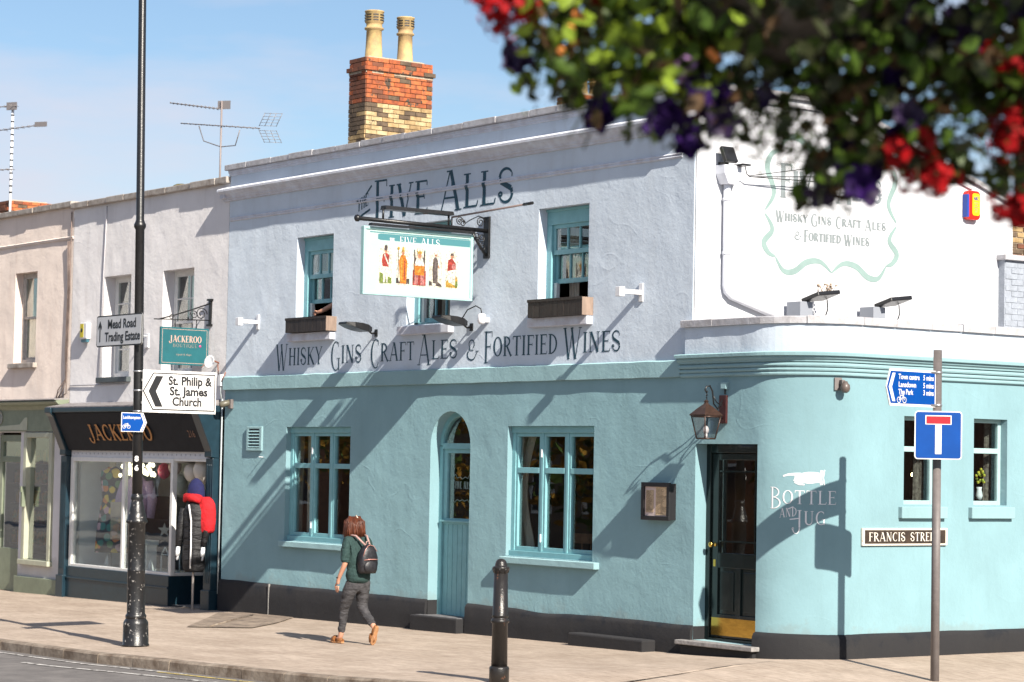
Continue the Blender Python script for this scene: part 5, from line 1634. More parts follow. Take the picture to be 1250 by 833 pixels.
# ================================================================ THE BOUTIQUE (white) AND THE PINK HOUSE
bt = thing('boutique_building', (-13.5, 3, 0), 'off-white two-storey boutique with dark blue shopfront between pink house and teal pub', 'shop')
pk = thing('pink_house', (-19, 3, 0), 'pale pink rendered house with sage green shopfront at the left edge of the photo', 'house')
def simple_wall(parent, nm, x0, x1, z0, z1, ops, m, d=.2):
    mb = MB()
    grid_wall(mb, x0, x1, z0, z1, ops, lambda s, z: Vector((s, -wob(s*1.3+9, z, .007)*edge_fade(s, z, ops)*min(1, abs(s-x0)/.15, abs(x1-s)/.15), z)), .12)
    for o in ops: reveal(mb, *o, d)
    return part(nm, mb, m, parent)
BX0, BX1 = -16.22, -10.885
BW = [(-15.03, -14.07, 3.45, 5.12), (-12.97, -11.95, 3.45, 5.11)]
simple_wall(bt, 'front_wall', BX0, BX1, 2.95, 6.36, BW, m_shopw, .22)
PX0, PX1 = -26.0, -16.225
PW = [(-18.52, -17.62, 3.76, 5.36), (-21.4, -20.5, 3.76, 5.36)]
simple_wall(pk, 'front_wall', PX0, PX1, 3.05, 6.4, PW, m_pink, .2)
for par, xa, xb, zc, nm, mm in ((bt, BX0-.02, BX1+.02, 6.335, 'coping_stone', m_copingp), (pk, PX0, PX1-.02, 6.38, 'coping_stone', m_copingp)):
    rnd = random.Random(int(abs(xa))); x = xa
    while x < xb-.01:
        L = min(rnd.uniform(.55, .85), xb-x); dz = rnd.uniform(-.008, .010)
        if L < .12: break
        mb = MB(); mb.box(x+.005, x+L-.005, -.075+rnd.uniform(-.01, .01), .3, zc, zc+.10+dz)
        part(nm, mb, mm, par, bevel=.012, origin=(x, 0, zc)); x += L
for par, xa, xb in ((bt, BX0, BX1), (pk, PX0, PX1)):
    mb = MB()
    mb.quad((xa, .05, 6.2), (xb, .05, 6.2), (xb, 5, 5.6), (xa, 5, 5.6)); mb.quad((xa, 5, -.5), (xb, 5, -.5), (xb, 5, 5.6), (xa, 5, 5.6))
    mb.quad((xa, .05, -.5), (xa, 5, -.5), (xa, 5, 5.6), (xa, .05, 6.2))
    part('roof', mb, MATS['dark_slate'], par)
    mb = MB(); mb.quad((xa+.05, 2.5, 3.2), (xb-.05, 2.5, 3.2), (xb-.05, 2.5, 6), (xa+.05, 2.5, 6)); mb.quad((xa, .25, 3.2), (xb, .25, 3.2), (xb, 2.5, 3.2), (xa, 2.5, 3.2))
    part('inner_wall', mb, m_room, par)
mb = MB(); mb.sweep([(0, 5.83), (.02, 5.835), (.03, 5.87), (.0, 5.885)], [(PX0+(PX1-PX0)*i/40, 0, 0, -1) for i in range(41)]); part('string_course', mb, m_pink, pk)
# boutique windows: white two-column sashes
def paned_window(op, parent, m, ncol, rows, d=.2, blind=None, sill=None, silm=None):
    x0, x1, z0, z1 = op
    mb = MB(); f = .055
    mb.box(x0, x0+f, d, d+.08, z0, z1); mb.box(x1-f, x1, d, d+.08, z0, z1); mb.box(x0+f, x1-f, d, d+.08, z1-f, z1); mb.box(x0+f, x1-f, d, d+.08, z0, z0+f+.02)
    win = part('window', mb, m, parent, bevel=.004)
    a, b, za, zb2 = x0+f, x1-f, z0+f+.02, z1-f
    zm = (za+zb2)/2
    for (p0, p1, dd, nr) in ((zm-.02, zb2, d+.012, rows[0]), (za, zm+.02, d+.045, rows[1])):
        mb = MB(); s_ = .038
        mb.box(a, b, dd, dd+.03, p0, p0+s_); mb.box(a, b, dd, dd+.03, p1-s_, p1); mb.box(a, a+s_, dd, dd+.03, p0+s_, p1-s_); mb.box(b-s_, b, dd, dd+.03, p0+s_, p1-s_)
        for k in range(1, ncol):
            xm = a+(b-a)*k/ncol; mb.box(xm-.012, xm+.012, dd+.002, dd+.028, p0+s_, p1-s_)
        for k in range(1, nr):
            zz = p0+(p1-p0)*k/nr; mb.box(a+s_, b-s_, dd+.004, dd+.026, zz-.012, zz+.012)
        part('sash', mb, m, win)
        for i in range(ncol):
            for j in range(nr):
                q = MB(); q.box(a+(b-a)*i/ncol+.013, a+(b-a)*(i+1)/ncol-.013, dd+.014, dd+.017, p0+(p1-p0)*j/nr+.013, p0+(p1-p0)*(j+1)/nr-.013)
                part('pane', q, m_glass, win)
    if sill:
        mb = MB(); mb.box(x0-.08, x1+.08, -.08, d+.01, z0-.09, z0-.002); part('sill', mb, silm, win, bevel=.01)
    return win
m_oldwood = mat('grey_worn_joinery', (.46, .43, .40), .6, vary=.15, vscale=14)
paned_window(BW[0], bt, m_whitewood, 2, (2, 2), sill=True, silm=mat('slate_sill', (.07, .085, .09), .5, vary=.2))
paned_window(BW[1], bt, m_whitewood, 2, (2, 2), sill=True, silm=MATS['slate_sill'])
for o in PW: paned_window(o, pk, m_oldwood, 1, (1, 1), d=.15, sill=True, silm=MATS['old_coping'])
for x in (-14.95, -12.88): curtain(x, x+.28, .42, 3.5, 5.05, m=m_cream, parent=bt)
curtain(-14.7, -14.4, .42, 3.5, 5.05, m=m_curtain, parent=bt); curtain(-12.4, -12.2, .42, 3.5, 4.3, m=m_curtain, parent=bt)
mb = MB(); mb.quad((-18.7, .235, 3.8), (-17.66, .235, 3.8), (-17.66, .235, 4.60), (-18.7, .235, 4.60)); mb.quad((-18.7, .24, 4.5), (-18.2, .24, 4.5), (-18.35, .24, 5.3), (-18.7, .24, 5.3)); part('blind', mb, mat('pale_blind', (.86, .76, .56), .9, vary=.06), pk)
# cables and pipes down the party wall
mb = MB()
for k in range(3):
    x = -16.29-.04*k
    mb.tube([(x, -.02-.01*k, 6.3-(.0 if k == 0 else .5)), (x+.02, -.025, 5.0), (x-.01, -.025, 3.9), (x+.03*k-.02, -.03, 3.45), (x-.12*k, -.035, 3.2+.03*k), (x-.3, -.03, 3.12)], .010, 5)
part('cable', mb, mat('grimy_cable', (.19, .14, .12), .7, vary=.3), pk)
mb = MB(); mb.tube([(-14.98, -.015, 6.3), (-15.05, -.015, 5.0), (-15.09, -.015, 3.46)], .008, 5); mb.tube([(-16.2, -.012, 3.33), (-14.6, -.014, 3.33), (-14.2, -.012, 3.325)], .008, 5)
part('cable', mb, mat('pale_cable', (.5, .48, .5), .6), bt)
mb = MB(); mb.tube([(-10.93, -.02, 3.05), (-10.93, -.02, .1)], .013, 7); mb.tube([(-10.98, -.03, 3.3), (-10.95, -.03, 3.05)], .013, 6); part('wall_pipe', mb, mat('dull_white_pipe', (.38, .42, .44), .6), bt)
# alarm, dish and small lamp
t = thing('alarm_box', (-15.6, 0, 4.2), 'small white burglar alarm box with yellow sticker between the two first boutique and pink windows', 'alarm box')
mb = MB(); mb.box(-15.73, -15.48, -.085, 0, 4.10, 4.38); part('housing', mb, m_white, t, bevel=.02)
mb = MB(); mb.box(-15.71, -15.59, -.089, -.084, 4.13, 4.36); part('sticker', mb, mat('alarm_lemon', (.60, .50, .02), .5), t)
mb = MB(); mb.lathe((-15.65, -.0895, 4.25), [(.035, 0), (.035, .002)], 12, axis=(0, -1, 0)); part('print', mb, m_signblack, t)
mb = MB(); mb.box(-15.7, -15.5, -.07, -.02, 4.05, 4.10); part('lamp_strobe', mb, mat('strobe_teal', (.05, .14, .18), .3), t)
t = thing('wall_lamp', (-13.4, 0, 4.0), 'small white bulkhead lamp on a bracket between the boutique windows', 'lamp')
mb = MB(); mb.box(-13.5, -13.38, -.03, 0, 3.9, 4.12); mb.tube([(-13.44, -.02, 4.08), (-13.44, -.18, 4.1), (-13.44, -.18, 4.0)], .012, 6); part('mount', mb, m_white, t)
mb = MB(); mb.lathe((-13.44, -.18, 3.84), [(.03, 0), (.055, .03), (.05, .13), (.02, .16)], 12); part('lamp_shade', mb, m_white, t)
t = thing('satellite_dish', (-11.1, 0, 3.65), 'small white round dish with cable at the joint between boutique and pub', 'satellite dish')
mb = MB(); mb.lathe((-11.0, -.19, 3.60), [(.001, 0), (.045, .01), (.08, .025), (.10, .045), (.098, .049), (.075, .035), (.001, .015)], 18, axis=(.35, -1, .2)); part('dish', mb, m_white, t)
mb = MB(); mb.tube([(-11.1, 0, 3.6), (-11.12, -.18, 3.66)], .014, 6); mb.tube([(-11.12, -.2, 3.6), (-11.02, -.34, 3.52)], .008, 5); mb.tube([(-11.1, -.02, 3.58), (-11.02, -.05, 3.42), (-10.98, -.03, 3.3), (-10.9, -.05, 3.33), (-10.8, -.05, 3.45)], .009, 5)
part('dish_arm', mb, mat('rusty_steel', (.22, .09, .06), .7, vary=.3), t)
mb = MB(); mb.box(-11.03, -10.93, -.06, 0, 3.24, 3.42); part('cable_box', mb, m_white, t, bevel=.01)
# ---------------------------------------------------------------- boutique shopfront
SZ = -.16
mb = MB(); mb.prism([(0, 3.04), (-.42, 2.965), (-.42, 2.945), (0, 2.93)], (BX0+.0, 0, 0), (0, 1, 0), (0, 0, 1), (1, 0, 0), .0, 5.20)
part('lead_flashing', mb, m_lead, bt)
mb = MB(); mb.prism([(-.02, 2.93), (-.40, 2.93), (-.38, 2.84), (-.10, 2.24), (-.02, 2.24)], (BX0+.24, 0, 0), (0, 1, 0), (0, 0, 1), (1, 0, 0), 0, 4.78)
fas = part('fascia', mb, m_fascia, bt)
mb = MB(); mb.box(BX0+.22, BX0+5.04, -.43, -.36, 2.865, 2.94); part('fascia_moulding', mb, m_slate, bt, bevel=.01)
for x0 in (BX0, BX0+5.02):
    mb = MB(); mb.prism([(0, 2.95), (-.46, 2.95), (-.46, 2.86), (-.40, 2.80), (-.16, 2.25), (-.16, 2.16), (0, 2.14)], (x0, 0, 0), (0, 1, 0), (0, 0, 1), (1, 0, 0), 0, .22)
    part('console_bracket', mb, m_slate, bt, bevel=.012)
    mb = MB(); mb.box(x0+.0, x0+.22, -.13, .1, -.35, 2.145); mb.box(x0-.02, x0+.24, -.16, .1, -.35, .15)
    for k in range(3): mb.box(x0+.045+k*.05, x0+.075+k*.05, -.137, -.12, .25, 2.05)
    part('pilaster', mb, m_slate, bt, bevel=.008)
# header with frosted strip, window frame
wx0, wx1, lx1 = BX0+.24, -12.43, BX0+5.02
mb = MB()
mb.box(wx0, lx1, -.05, .03, 2.13, 2.245)
part('header', mb, mat('whitened_header', (.60, .62, .66), .5, vary=.08, vscale=12), bt)
mb = MB()
for k in range(30):
    x = wx0+.1+k*.15
    if x < lx1-.1: mb.ball((x, -.052, 2.19), .017, 8, 4, (1, .15, 1))
part('header_studs', mb, mat('stud_grey', (.35, .37, .42), .5), bt)
mb = MB()
mb.box(wx0, wx0+.10, -.06, .02, .30, 2.13); mb.box(wx0+.1, wx1+.06, -.06, .02, 2.06, 2.13); mb.box(wx0+.1, wx1+.06, -.06, .02, .30, .35)
mb.box(-14.10, -14.03, -.055, .02, .35, 2.06); mb.box(wx1-.02, wx1+.06, -.06, .02, .35, 2.06)
mb.box(wx1-.02, wx1+.04, .02, .98, .30, .35); mb.box(wx1-.02, wx1+.04, .02, .98, 2.06, 2.13); mb.box(wx1-.02, wx1+.04, .93, .98, .35, 2.06)
mb.box(wx1+.06, lx1, -.04, .02, 2.09, 2.13)
part('window_frame', mb, m_whitewood, bt, bevel=.006)
for a, b in ((wx0+.1, -14.10), (-14.03, wx1-.02)):
    mb = MB(); mb.box(a, b, -.02, -.015, .35, 2.06); part('pane', mb, m_glass, bt)
mb = MB(); mb.box(wx1+.005, wx1+.01, .02, .93, .35, 2.06); part('pane', mb, m_glass, bt)
mb = MB()
mb.box(wx0-.02, wx1+.05, -.09, .9, -.35, .30); 
part('stall_riser', mb, m_slate, bt, bevel=.006)
mb = MB(); mb.box(wx0-.03, wx1+.06, -.115, -.088, .10, .13); mb.box(wx0-.03, wx1+.06, -.10, -.088, -.3, .10); part('skirting', mb, m_slate, bt, bevel=.006)
# lobby: side wall, door, floor
mb = MB(); mb.box(wx1+.05, lx1, 1.0, 1.05, -.3, 2.2); part('lobby_wall', mb, m_slate, bt)
mb = MB(); mb.quad((wx1, -.05, -.148), (lx1, -.05, -.148), (lx1, 1.0, -.14), (wx1, 1.0, -.14)); part('lobby_floor', mb, m_stone, bt)
mb = MB(); mb.box(wx1, lx1, .0, 1.0, 2.2, 2.23); mb.box(lx1+.1, lx1+.12, .0, 1.0, -.3, 2.2); part('lobby_ceiling', mb, m_dark, bt)
mb = MB(); a_, b_ = wx1+.15, lx1-.12
mb.box(a_, a_+.1, .94, .995, -.12, 2.1); mb.box(b_-.1, b_, .94, .995, -.12, 2.1); mb.box(a_+.1, b_-.1, .94, .995, 1.98, 2.1); mb.box(a_+.1, b_-.1, .94, .995, -.12, .6)
part('shop_door', mb, m_slate, bt, bevel=.004)
mb = MB(); mb.box(a_+.1, b_-.1, .96, .965, .6, 1.98); part('pane', mb, m_glass, bt)
# gilt lettering and number
Tfa = lambda x, h, l: Vector((x, -.10-(h-2.24)*(.28/.60)-l*.9-.004, h+l*.4))
mb = MB(); glyph_word(mb, 'JACKEROO', -14.95, -12.74, 2.40, 2.645, Tfa, weight=1.35, lift=.035); part('gilt_lettering', mb, m_gold, bt)
mb = MB(); glyph_word(mb, 'JACKEROO', -14.96, -12.75, 2.40, 2.645, Tfa, weight=1.5, lift=.018); part('letter_sides', mb, mat('letter_side', (.16, .08, .02), .5), bt)
mb = MB(); vs_, fs_ = text_mesh('216', .15); mb.add([Tfa(-11.60+x, 2.46+y, .006) for x, y in vs_], fs_); part('street_number', mb, mat('dim_bronze', (.20, .09, .05), .5), bt)
# display space
m_disp = mat('display_wall', (.55, .55, .55), .8, vary=.08)
m_displ = mat('display_panel', (.78, .79, .79), .7, vary=.05)
mb = MB(); mb.quad((wx0, 1.6, .3), (wx1, 1.6, .3), (wx1, 1.6, 2.13), (wx0, 1.6, 2.13)); mb.quad((wx0, .02, 2.14), (wx1, .02, 2.14), (wx1, 1.6, 2.14), (wx0, 1.6, 2.14))
mb.quad((wx0, .02, .305), (wx1, .02, .305), (wx1, 1.6, .305), (wx0, 1.6, .305)); mb.quad((wx0+.01, .02, .3), (wx0+.01, 1.6, .3), (wx0+.01, 1.6, 2.13), (wx0+.01, .02, 2.13))
part('display_back', mb, m_disp, bt)
mb = MB(); mb.box(wx0+.02, wx0+.06, .1, 1.5, .31, 2.12); part('display_panel', mb, m_displ, bt)
mb = MB(); mb.box(-15.3, wx1-.6, 1.0, 1.03, .31, 1.50); mb.box(-15.0, wx1-.6, .85, 1.0, 1.10, 1.12); part('display_shelf', mb, mat('dark_display', (.03, .03, .035), .6), bt)
# things on show
def star(mb, c, r, U, V, W, th=.01):
    mb.prism([((r if k % 2 == 0 else r*.42)*math.sin(k*PI/5), (r if k % 2 == 0 else r*.42)*math.cos(k*PI/5)) for k in range(10)], c, U, V, W, 0, th)
t = thing('star_ornament', (-14.4, .9, .9), 'grey five-pointed star ornament hanging in the boutique window', 'ornament')
mb = MB(); star(mb, (-14.4, .9, .95), .12, (.8, .6, 0), (0, 0, 1), (.6, -.8, 0)); part('star', mb, mat('star_grey', (.5, .5, .5), .6), t)
def torso(t, x, y, z0, z1, prof, m, nm, sx=1.0, sy=.62, rz=0.6, n=20, wav=.04):
    """draped garment on a form: cross-sections given as (height share, half width)"""
    mb = MB(); vs = []
    for j, (h, r) in enumerate(prof):
        for k in range(n):
            th = 2*PI*k/n; rr = r*(1+wav*math.sin(th*5+j*.7)*(1-h))
            a, b = rr*sx*math.cos(th), rr*sy*math.sin(th)
            vs.append((x+a*math.cos(rz)-b*math.sin(rz), y+a*math.sin(rz)+b*math.cos(rz), z0+(z1-z0)*h))
    fs = [(j*n+k, j*n+(k+1) % n, (j+1)*n+(k+1) % n, (j+1)*n+k) for j in range(len(prof)-1) for k in range(n)]
    mb.add(vs, fs+[tuple(range(n)), tuple((len(prof)-1)*n+k for k in range(n))], True)
    return part(nm, mb, m, t)
def floral():
    m = bpy.data.materials.new('floral_print'); m.use_nodes = True
    n, l = m.node_tree.nodes, m.node_tree.links; b = n['Principled BSDF']; b.inputs['Roughness'].default_value = .9
    g = n.new('ShaderNodeNewGeometry'); v = n.new('ShaderNodeTexVoronoi'); v.inputs['Scale'].default_value = 9; v.inputs['Randomness'].default_value = .9
    l.new(g.outputs['Position'], v.inputs['Vector'])
    r = n.new('ShaderNodeValToRGB'); r.color_ramp.interpolation = 'CONSTANT'
    cs = [(.02, .02, .03), (.75, .25, .05), (.03, .22, .20), (.80, .58, .08), (.72, .45, .52), (.10, .24, .10)]
    r.color_ramp.elements[0].color = (*cs[0], 1); r.color_ramp.elements[1].position = .18; r.color_ramp.elements[1].color = (*cs[1], 1)
    for k, c in enumerate(cs[2:]):
        e = r.color_ramp.elements.new(.34+k*.16); e.color = (*c, 1)
    sp = n.new('ShaderNodeSeparateColor'); l.new(v.outputs['Color'], sp.inputs[0]); l.new(sp.outputs[0], r.inputs[0])
    r2 = n.new('ShaderNodeValToRGB'); r2.color_ramp.elements[0].position = .56; r2.color_ramp.elements[1].position = .62
    r2.color_ramp.elements[0].color = (1, 1, 1, 1); r2.color_ramp.elements[1].color = (0, 0, 0, 1); l.new(v.outputs['Distance'], r2.inputs[0])
    mx = n.new('ShaderNodeMixRGB'); mx.inputs[1].default_value = (.015, .015, .02, 1); l.new(r2.outputs[0], mx.inputs[0]); l.new(r.outputs[0], mx.inputs[2])
    l.new(mx.outputs[0], b.inputs['Base Color']); return m
t = thing('dress_form', (-14.9, .6, .3), 'dress form in long dark floral dress with pale fringed bag in the boutique window', 'mannequin')
torso(t, -15.30, .38, .55, 1.98, [(0, .30), (.25, .27), (.5, .21), (.62, .17), (.72, .19), (.86, .22), (.95, .20), (.985, .10), (1, .07)], floral(), 'floral_dress')
mb = MB(); mb.tube([(-15.30, .38, 1.9), (-15.30, .38, 2.05)], .06, 10); part('neck', mb, m_cream, t)
mb = MB(); mb.tube([(-15.30, .38, .3), (-15.30, .38, .6)], .02, 8); part('stand_pole', mb, m_steel, t)
mb = MB(); mb.obox((-14.72, .2, 1.28), (.8, .5, 0), (-.5, .8, 0), (0, 0, 1), .26, .04, .24)
for k in range(14): mb.tube([(-14.82+k*.016, .13+k*.010, 1.17), (-14.82+k*.016+random.uniform(-.01, .01), .13+k*.010, .78)], .006, 4)
part('fringed_bag', mb, mat('fringe_cream', (.52, .44, .36), .9, vary=.1), t)
t = thing('jumper_form', (-14.0, .6, .3), 'dress form in a pale lilac jumper in the boutique window behind the lamp post', 'mannequin')
ml = mat('lilac_wool', (.44, .33, .55), .95, vary=.12, vscale=40, bump=.004, bscale=60)
torso(t, -14.85, .6, 1.18, 1.84, [(0, .19), (.3, .21), (.6, .22), (.85, .20), (.95, .12), (1, .07)], ml, 'jumper')
mb = MB()
for s_ in (-1, 1): mb.tube([(-14.85+s_*.17, .6+s_*.12, 1.74), (-14.85+s_*.24, .6+s_*.17, 1.45), (-14.85+s_*.25, .56+s_*.18, 1.14)], [.085, .09, .065], 10)
part('sleeve', mb, ml, t)
mb = MB(); mb.tube([(-14.85, .6, .3), (-14.85, .6, 1.2)], .02, 8); part('stand_pole', mb, m_steel, t)
mp_ = mat('balloon_pink', (.45, .04, .12), .3); mw_ = mat('balloon_white', (.60, .56, .50), .3); mp2 = mat('balloon_pale', (.58, .42, .44), .3)
bl = [(-13.62, .45, 1.93, .12, mp_, 'dark pink balloon left of the white window post'), (-13.35, .5, 2.0, .12, mp2, 'pale pink balloon highest left of the white window post'),
      (-12.72, .25, 1.72, .15, mw_, 'white balloon hanging lowest beside the white window post'), (-12.22, .2, 1.93, .15, mw_, 'white balloon in the lobby directly right of the white post'),
      (-11.84, .2, 1.96, .19, mw_, 'largest white balloon at the top of the boutique doorway'), (-12.25, .5, 1.5, .10, mp_, 'small dark pink balloon in the lobby behind the navy hat')]
for x, y, z, r_, m_, lb in bl:
    t = thing('balloon', (x, y, z), lb, 'balloon', 'balloons in the boutique entrance')
    mb = MB(); mb.ball((x, y, z), r_, 16, 12, (.9, .9, 1.1)); mb.lathe((x, y, z-r_*1.16), [(.015, 0), (.004, .02)], 8); part('balloon_skin', mb, m_, t)
t = thing('shop_garland', (-13.6, .3, 1.98), 'cream paper flower garland with added glow along the top of the boutique window', 'garland')
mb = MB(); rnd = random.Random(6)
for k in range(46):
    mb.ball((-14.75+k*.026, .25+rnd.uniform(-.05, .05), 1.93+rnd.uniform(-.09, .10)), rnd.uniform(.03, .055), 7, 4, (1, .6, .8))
part('paper_flowers', mb, lit('paper_added_glow', (1.0, .85, .58), 2.4), t)  # glow added to the flowers to light the shop display
t = thing('display_table', (-14.05, .4, .3), 'small white table with a basket under it in the boutique window', 'table')
mb = MB(); mb.box(-14.27, -13.87, .28, .52, .72, .80); part('table_top', mb, m_displ, t, bevel=.005)
for x in (-14.22, -13.92):
    mb = MB(); mb.box(x-.02, x+.02, .32, .50, .3, .72); part('leg', mb, m_displ, t)
mb = MB(); mb.lathe((-14.07, .40, .31), [(.08, 0), (.12, .12), (.11, .22), (.02, .24)], 12); part('basket', mb, mat('amber_wicker', (.45, .22, .04), .8, vary=.3, vscale=30), t)
t = thing('house_ornament', (-13.14, .3, .31), 'white wooden lantern frame with pitched top on the boutique window floor', 'ornament')
mb = MB()
for a, b in (((-.12, 0), (-.12, .28)), ((.12, 0), (.12, .28)), ((-.12, .28), (0, .40)), ((.12, .28), (0, .40)), ((-.12, 0), (.12, 0)), ((-.12, .28), (.12, .28))):
    for yy in (.25, .45): mb.tube([(-13.14+a[0], yy, .32+a[1]), (-13.14+b[0], yy, .32+b[1])], .012, 4)
part('frame', mb, m_displ, t)
for x, h in ((-13.52, .2), (-15.05, .22)):
    t = thing('tree_ornament', (x, .2, .31), 'small white cone tree ornament %s on the boutique window floor' % ('right of the lamp post' if x > -14 else 'under the floral dress'), 'ornament')
    mb = MB(); mb.lathe((x, .2, .31), [(.07, 0), (.002, h)], 10); part('cone', mb, m_displ, t)
# coat dummy in front of the doorway
MX, MY = -11.20, -.30
mz = gz(MX, MY)-.09
t = thing('coat_mannequin', (MX, MY, mz), 'black coated shop dummy with red hooded top and navy hat standing at the boutique door', 'mannequin')
mb = MB(); mb.tube([(MX, MY, mz), (MX, MY, .80)], .018, 8); part('stand_pole', mb, mat('pole_beige', (.48, .42, .38), .4), t)
mk = mat('black_puffer', (.012, .012, .014), .6, vary=.3, vscale=10, bump=.05, bscale=5, stretch=(.6, .6, 2.0))
torso(t, MX, MY, .42, 1.50, [(0, .13), (.05, .16), (.2, .175), (.45, .165), (.7, .17), (.85, .18), (.95, .13), (1, .07)], mk, 'coat', sy=.75, rz=.6, n=30, wav=.09)
mb = MB()
for k in range(5):
    zz = .60+k*.17; mb.tube([(MX+.172*math.cos(t_)*math.cos(.6)-.13*math.sin(t_)*math.sin(.6), MY+.172*math.cos(t_)*math.sin(.6)+.13*math.sin(t_)*math.cos(.6), zz+.012*math.sin(t_*3)) for t_ in [2*PI*q_/24 for q_ in range(25)]], .005, 4)
part('coat_seams', mb, mat('seam_black', (.004, .004, .005), .8), t)
mb = MB()
for s_ in (-1, 1): mb.tube([(MX+s_*.145, MY+s_*.10, 1.38), (MX+s_*.185, MY+s_*.125, 1.1), (MX+s_*.17, MY+s_*.12-.05, .82)], [.065, .062, .045], 10)
part('sleeve', mb, mk, t)
for s_ in (-1, 1):
    mb = MB(); P_ = Vector((MX+s_*.17, MY+s_*.12-.05, .80))
    mb.tube([P_, P_-Vector((0, .01, .07)), P_-Vector((0, .015, .14))], [.028, .036, .03], 8)
    for k in range(4): mb.tube([P_+Vector(((k-1.5)*.014, -.01, -.12)), P_+Vector(((k-1.5)*.016, -.02, -.21+abs(k-1.5)*.01))], [.009, .006], 5)
    mb.tube([P_+Vector((.03, 0, -.05)), P_+Vector((.045, -.02, -.12))], [.010, .007], 5)
    part('hand', mb, m_whitel, t)
mb = MB(); mb.tube([(MX+.09, MY-.15, 1.44), (MX+.125, MY-.125, 1.2), (MX+.13, MY-.12, .8), (MX+.12, MY-.12, .48)], .013, 6); part('zip_trim', mb, m_white, t)
mrd = mat('red_fleece', (.50, .008, .014), .85, vary=.3, vscale=9, bump=.04, bscale=7)
torso(t, MX+.15, MY+.12, 1.02, 1.56, [(0, .105), (.08, .135), (.35, .15), (.6, .155), (.8, .14), (.93, .10), (1, .05)], mrd, 'red_top', sy=.62, rz=.6, wav=.10)
mb = MB(); c0 = Vector((MX, MY, 1.5))
mb.ball(c0+Vector((-.02, .0, .04)), .14, 14, 8, (1.25, .85, .5)); mb.tube([c0+Vector((-.13, -.10, .0)), c0+Vector((-.04, -.13, .06)), c0+Vector((.07, -.08, .05)), c0+Vector((.15, .02, 0))], [.035, .055, .06, .05], 8)
part('red_hood', mb, mrd, t)
torso(t, MX-.06, MY+.05, 1.44, 1.84, [(0, .11), (.2, .14), (.5, .14), (.75, .12), (.92, .07), (1, .02)], mat('navy_wool', (.009, .011, .065), .9, vary=.2, vscale=30), 'navy_hat', sy=.8, wav=.05)
# ---------------------------------------------------------------- boutique hanging sign
HX = -11.38
t = thing('boutique_sign_bracket', (HX, 0, 4.4), 'black scrolled iron bracket for the teal boutique sign', 'bracket')
mb = MB(); mb.box(HX-.03, HX+.03, -.03, 0, 4.19, 4.58); mb.box(HX-.06, HX+.06, -.05, 0, 4.17, 4.20); mb.box(HX-.06, HX+.06, -.05, 0, 4.56, 4.59); part('wall_plate', mb, m_iron, t)
mb = MB(); mb.tube([(HX, -.02, 4.52), (HX, -.3, 4.42), (HX, -.6, 4.32), (HX, -.88, 4.24)], .011, 6); mb.tube([(HX, -.98, 4.235), (HX, -.02, 4.26)], .009, 6); mb.tube([(HX, -.62, 4.25), (HX, -.62, 4.12)], .008, 5); mb.tube([(HX, -.25, 4.25), (HX, -.25, 4.12)], .008, 5)
spiral(mb, (HX, -.17, 4.35), .10, 1.7, 0, 1, .008); spiral(mb, (HX, -.30, 4.33), .07, 1.5, PI, -1, .007); spiral(mb, (HX, -.68, 4.28), .045, 1.4, 0, 1, .006)
part('scrollwork', mb, m_iron, t)
t = thing('boutique_sign', (HX, -.46, 3.57), 'teal hanging sign reading JACKEROO BOUTIQUE with thin pale border', 'sign board')
mb = MB(); mb.box(HX-.02, HX+.02, -.87, -.045, 3.555, 4.125); part('board', mb, mat('boutique_teal', (.012, .105, .125), .45, vary=.08), t, bevel=.003)
plh = lambda y, z, l: Vector((HX+.021+l, y, z))
mb = MB()
for a in ([(-.84, 3.585), (-.075, 3.585)], [(-.84, 4.095), (-.075, 4.095)], [(-.84, 3.585), (-.84, 4.095)], [(-.075, 3.585), (-.075, 4.095)]):
    stroke_poly(mb, [(a[0][0], a[0][1], .006), (a[1][0], a[1][1], .006)], plh, .001)
glyph_word(mb, 'JACKEROO', -.72, -.17, 3.90, 4.00, plh, weight=1.1, lift=.002)
part('sign_lettering', mb, mat('pinkish_gilt', (.50, .33, .27), .6), t)
mb = MB(); glyph_word(mb, 'BOUTIQUE', -.66, -.24, 3.825, 3.875, plh, weight=.8, lift=.002)
put_text(mb, 'open 6 days', (HX+.022, -.60, 3.70), (0, 1, 0), (0, 0, 1), (1, 0, 0), .045, .26, lift=.001)
part('small_print', mb, mat('dull_gilt', (.30, .24, .20), .6), t)
mb = MB(); mb.lathe((HX+.022, -.19, 3.85), [(.02, 0), (.02, .002)], 8, axis=(1, 0, 0)); part('rose_dot', mb, mat('rose_pink', (.6, .08, .25), .5), t)

# ---------------------------------------------------------------- sage shopfront of the pink house
mb = MB(); mb.prism([(0, 3.10), (-.22, 3.085), (-.24, 3.06), (-.20, 3.02), (-.10, 2.99), (-.05, 2.93), (-.05, 2.56), (0, 2.56)], (PX0, 0, 0), (0, 1, 0), (0, 0, 1), (1, 0, 0), 0, PX1-PX0-.02); part('shop_cornice', mb, m_sage, pk)
mb = MB(); mb.prism([(0, 3.13), (-.25, 3.10), (-.25, 3.088), (0, 3.10)], (PX0, 0, 0), (0, 1, 0), (0, 0, 1), (1, 0, 0), 0, PX1-PX0-.05); part('lead_flashing', mb, m_lead, pk)
mb = MB(); mb.prism([(.0, 0), (1.3, 0), (1.1, .07), (.3, .10), (.1, .22), (.0, .22)], (-17.75, -.052, 2.58), (-1, 0, 0), (0, 0, 1), (0, -1, 0), 0, .006); part('fascia_ornament', mb, m_sagel, pk)
mb = MB(); mb.lathe((-18.9, -.055, 2.8), [(.13, 0), (.13, .008), (.10, .010), (.10, .004), (.05, .004), (.05, .012), (.02, .012)], 20, axis=(0, -1, 0)); part('round_crest', mb, mat('crest_grey', (.28, .29, .26), .6), pk)
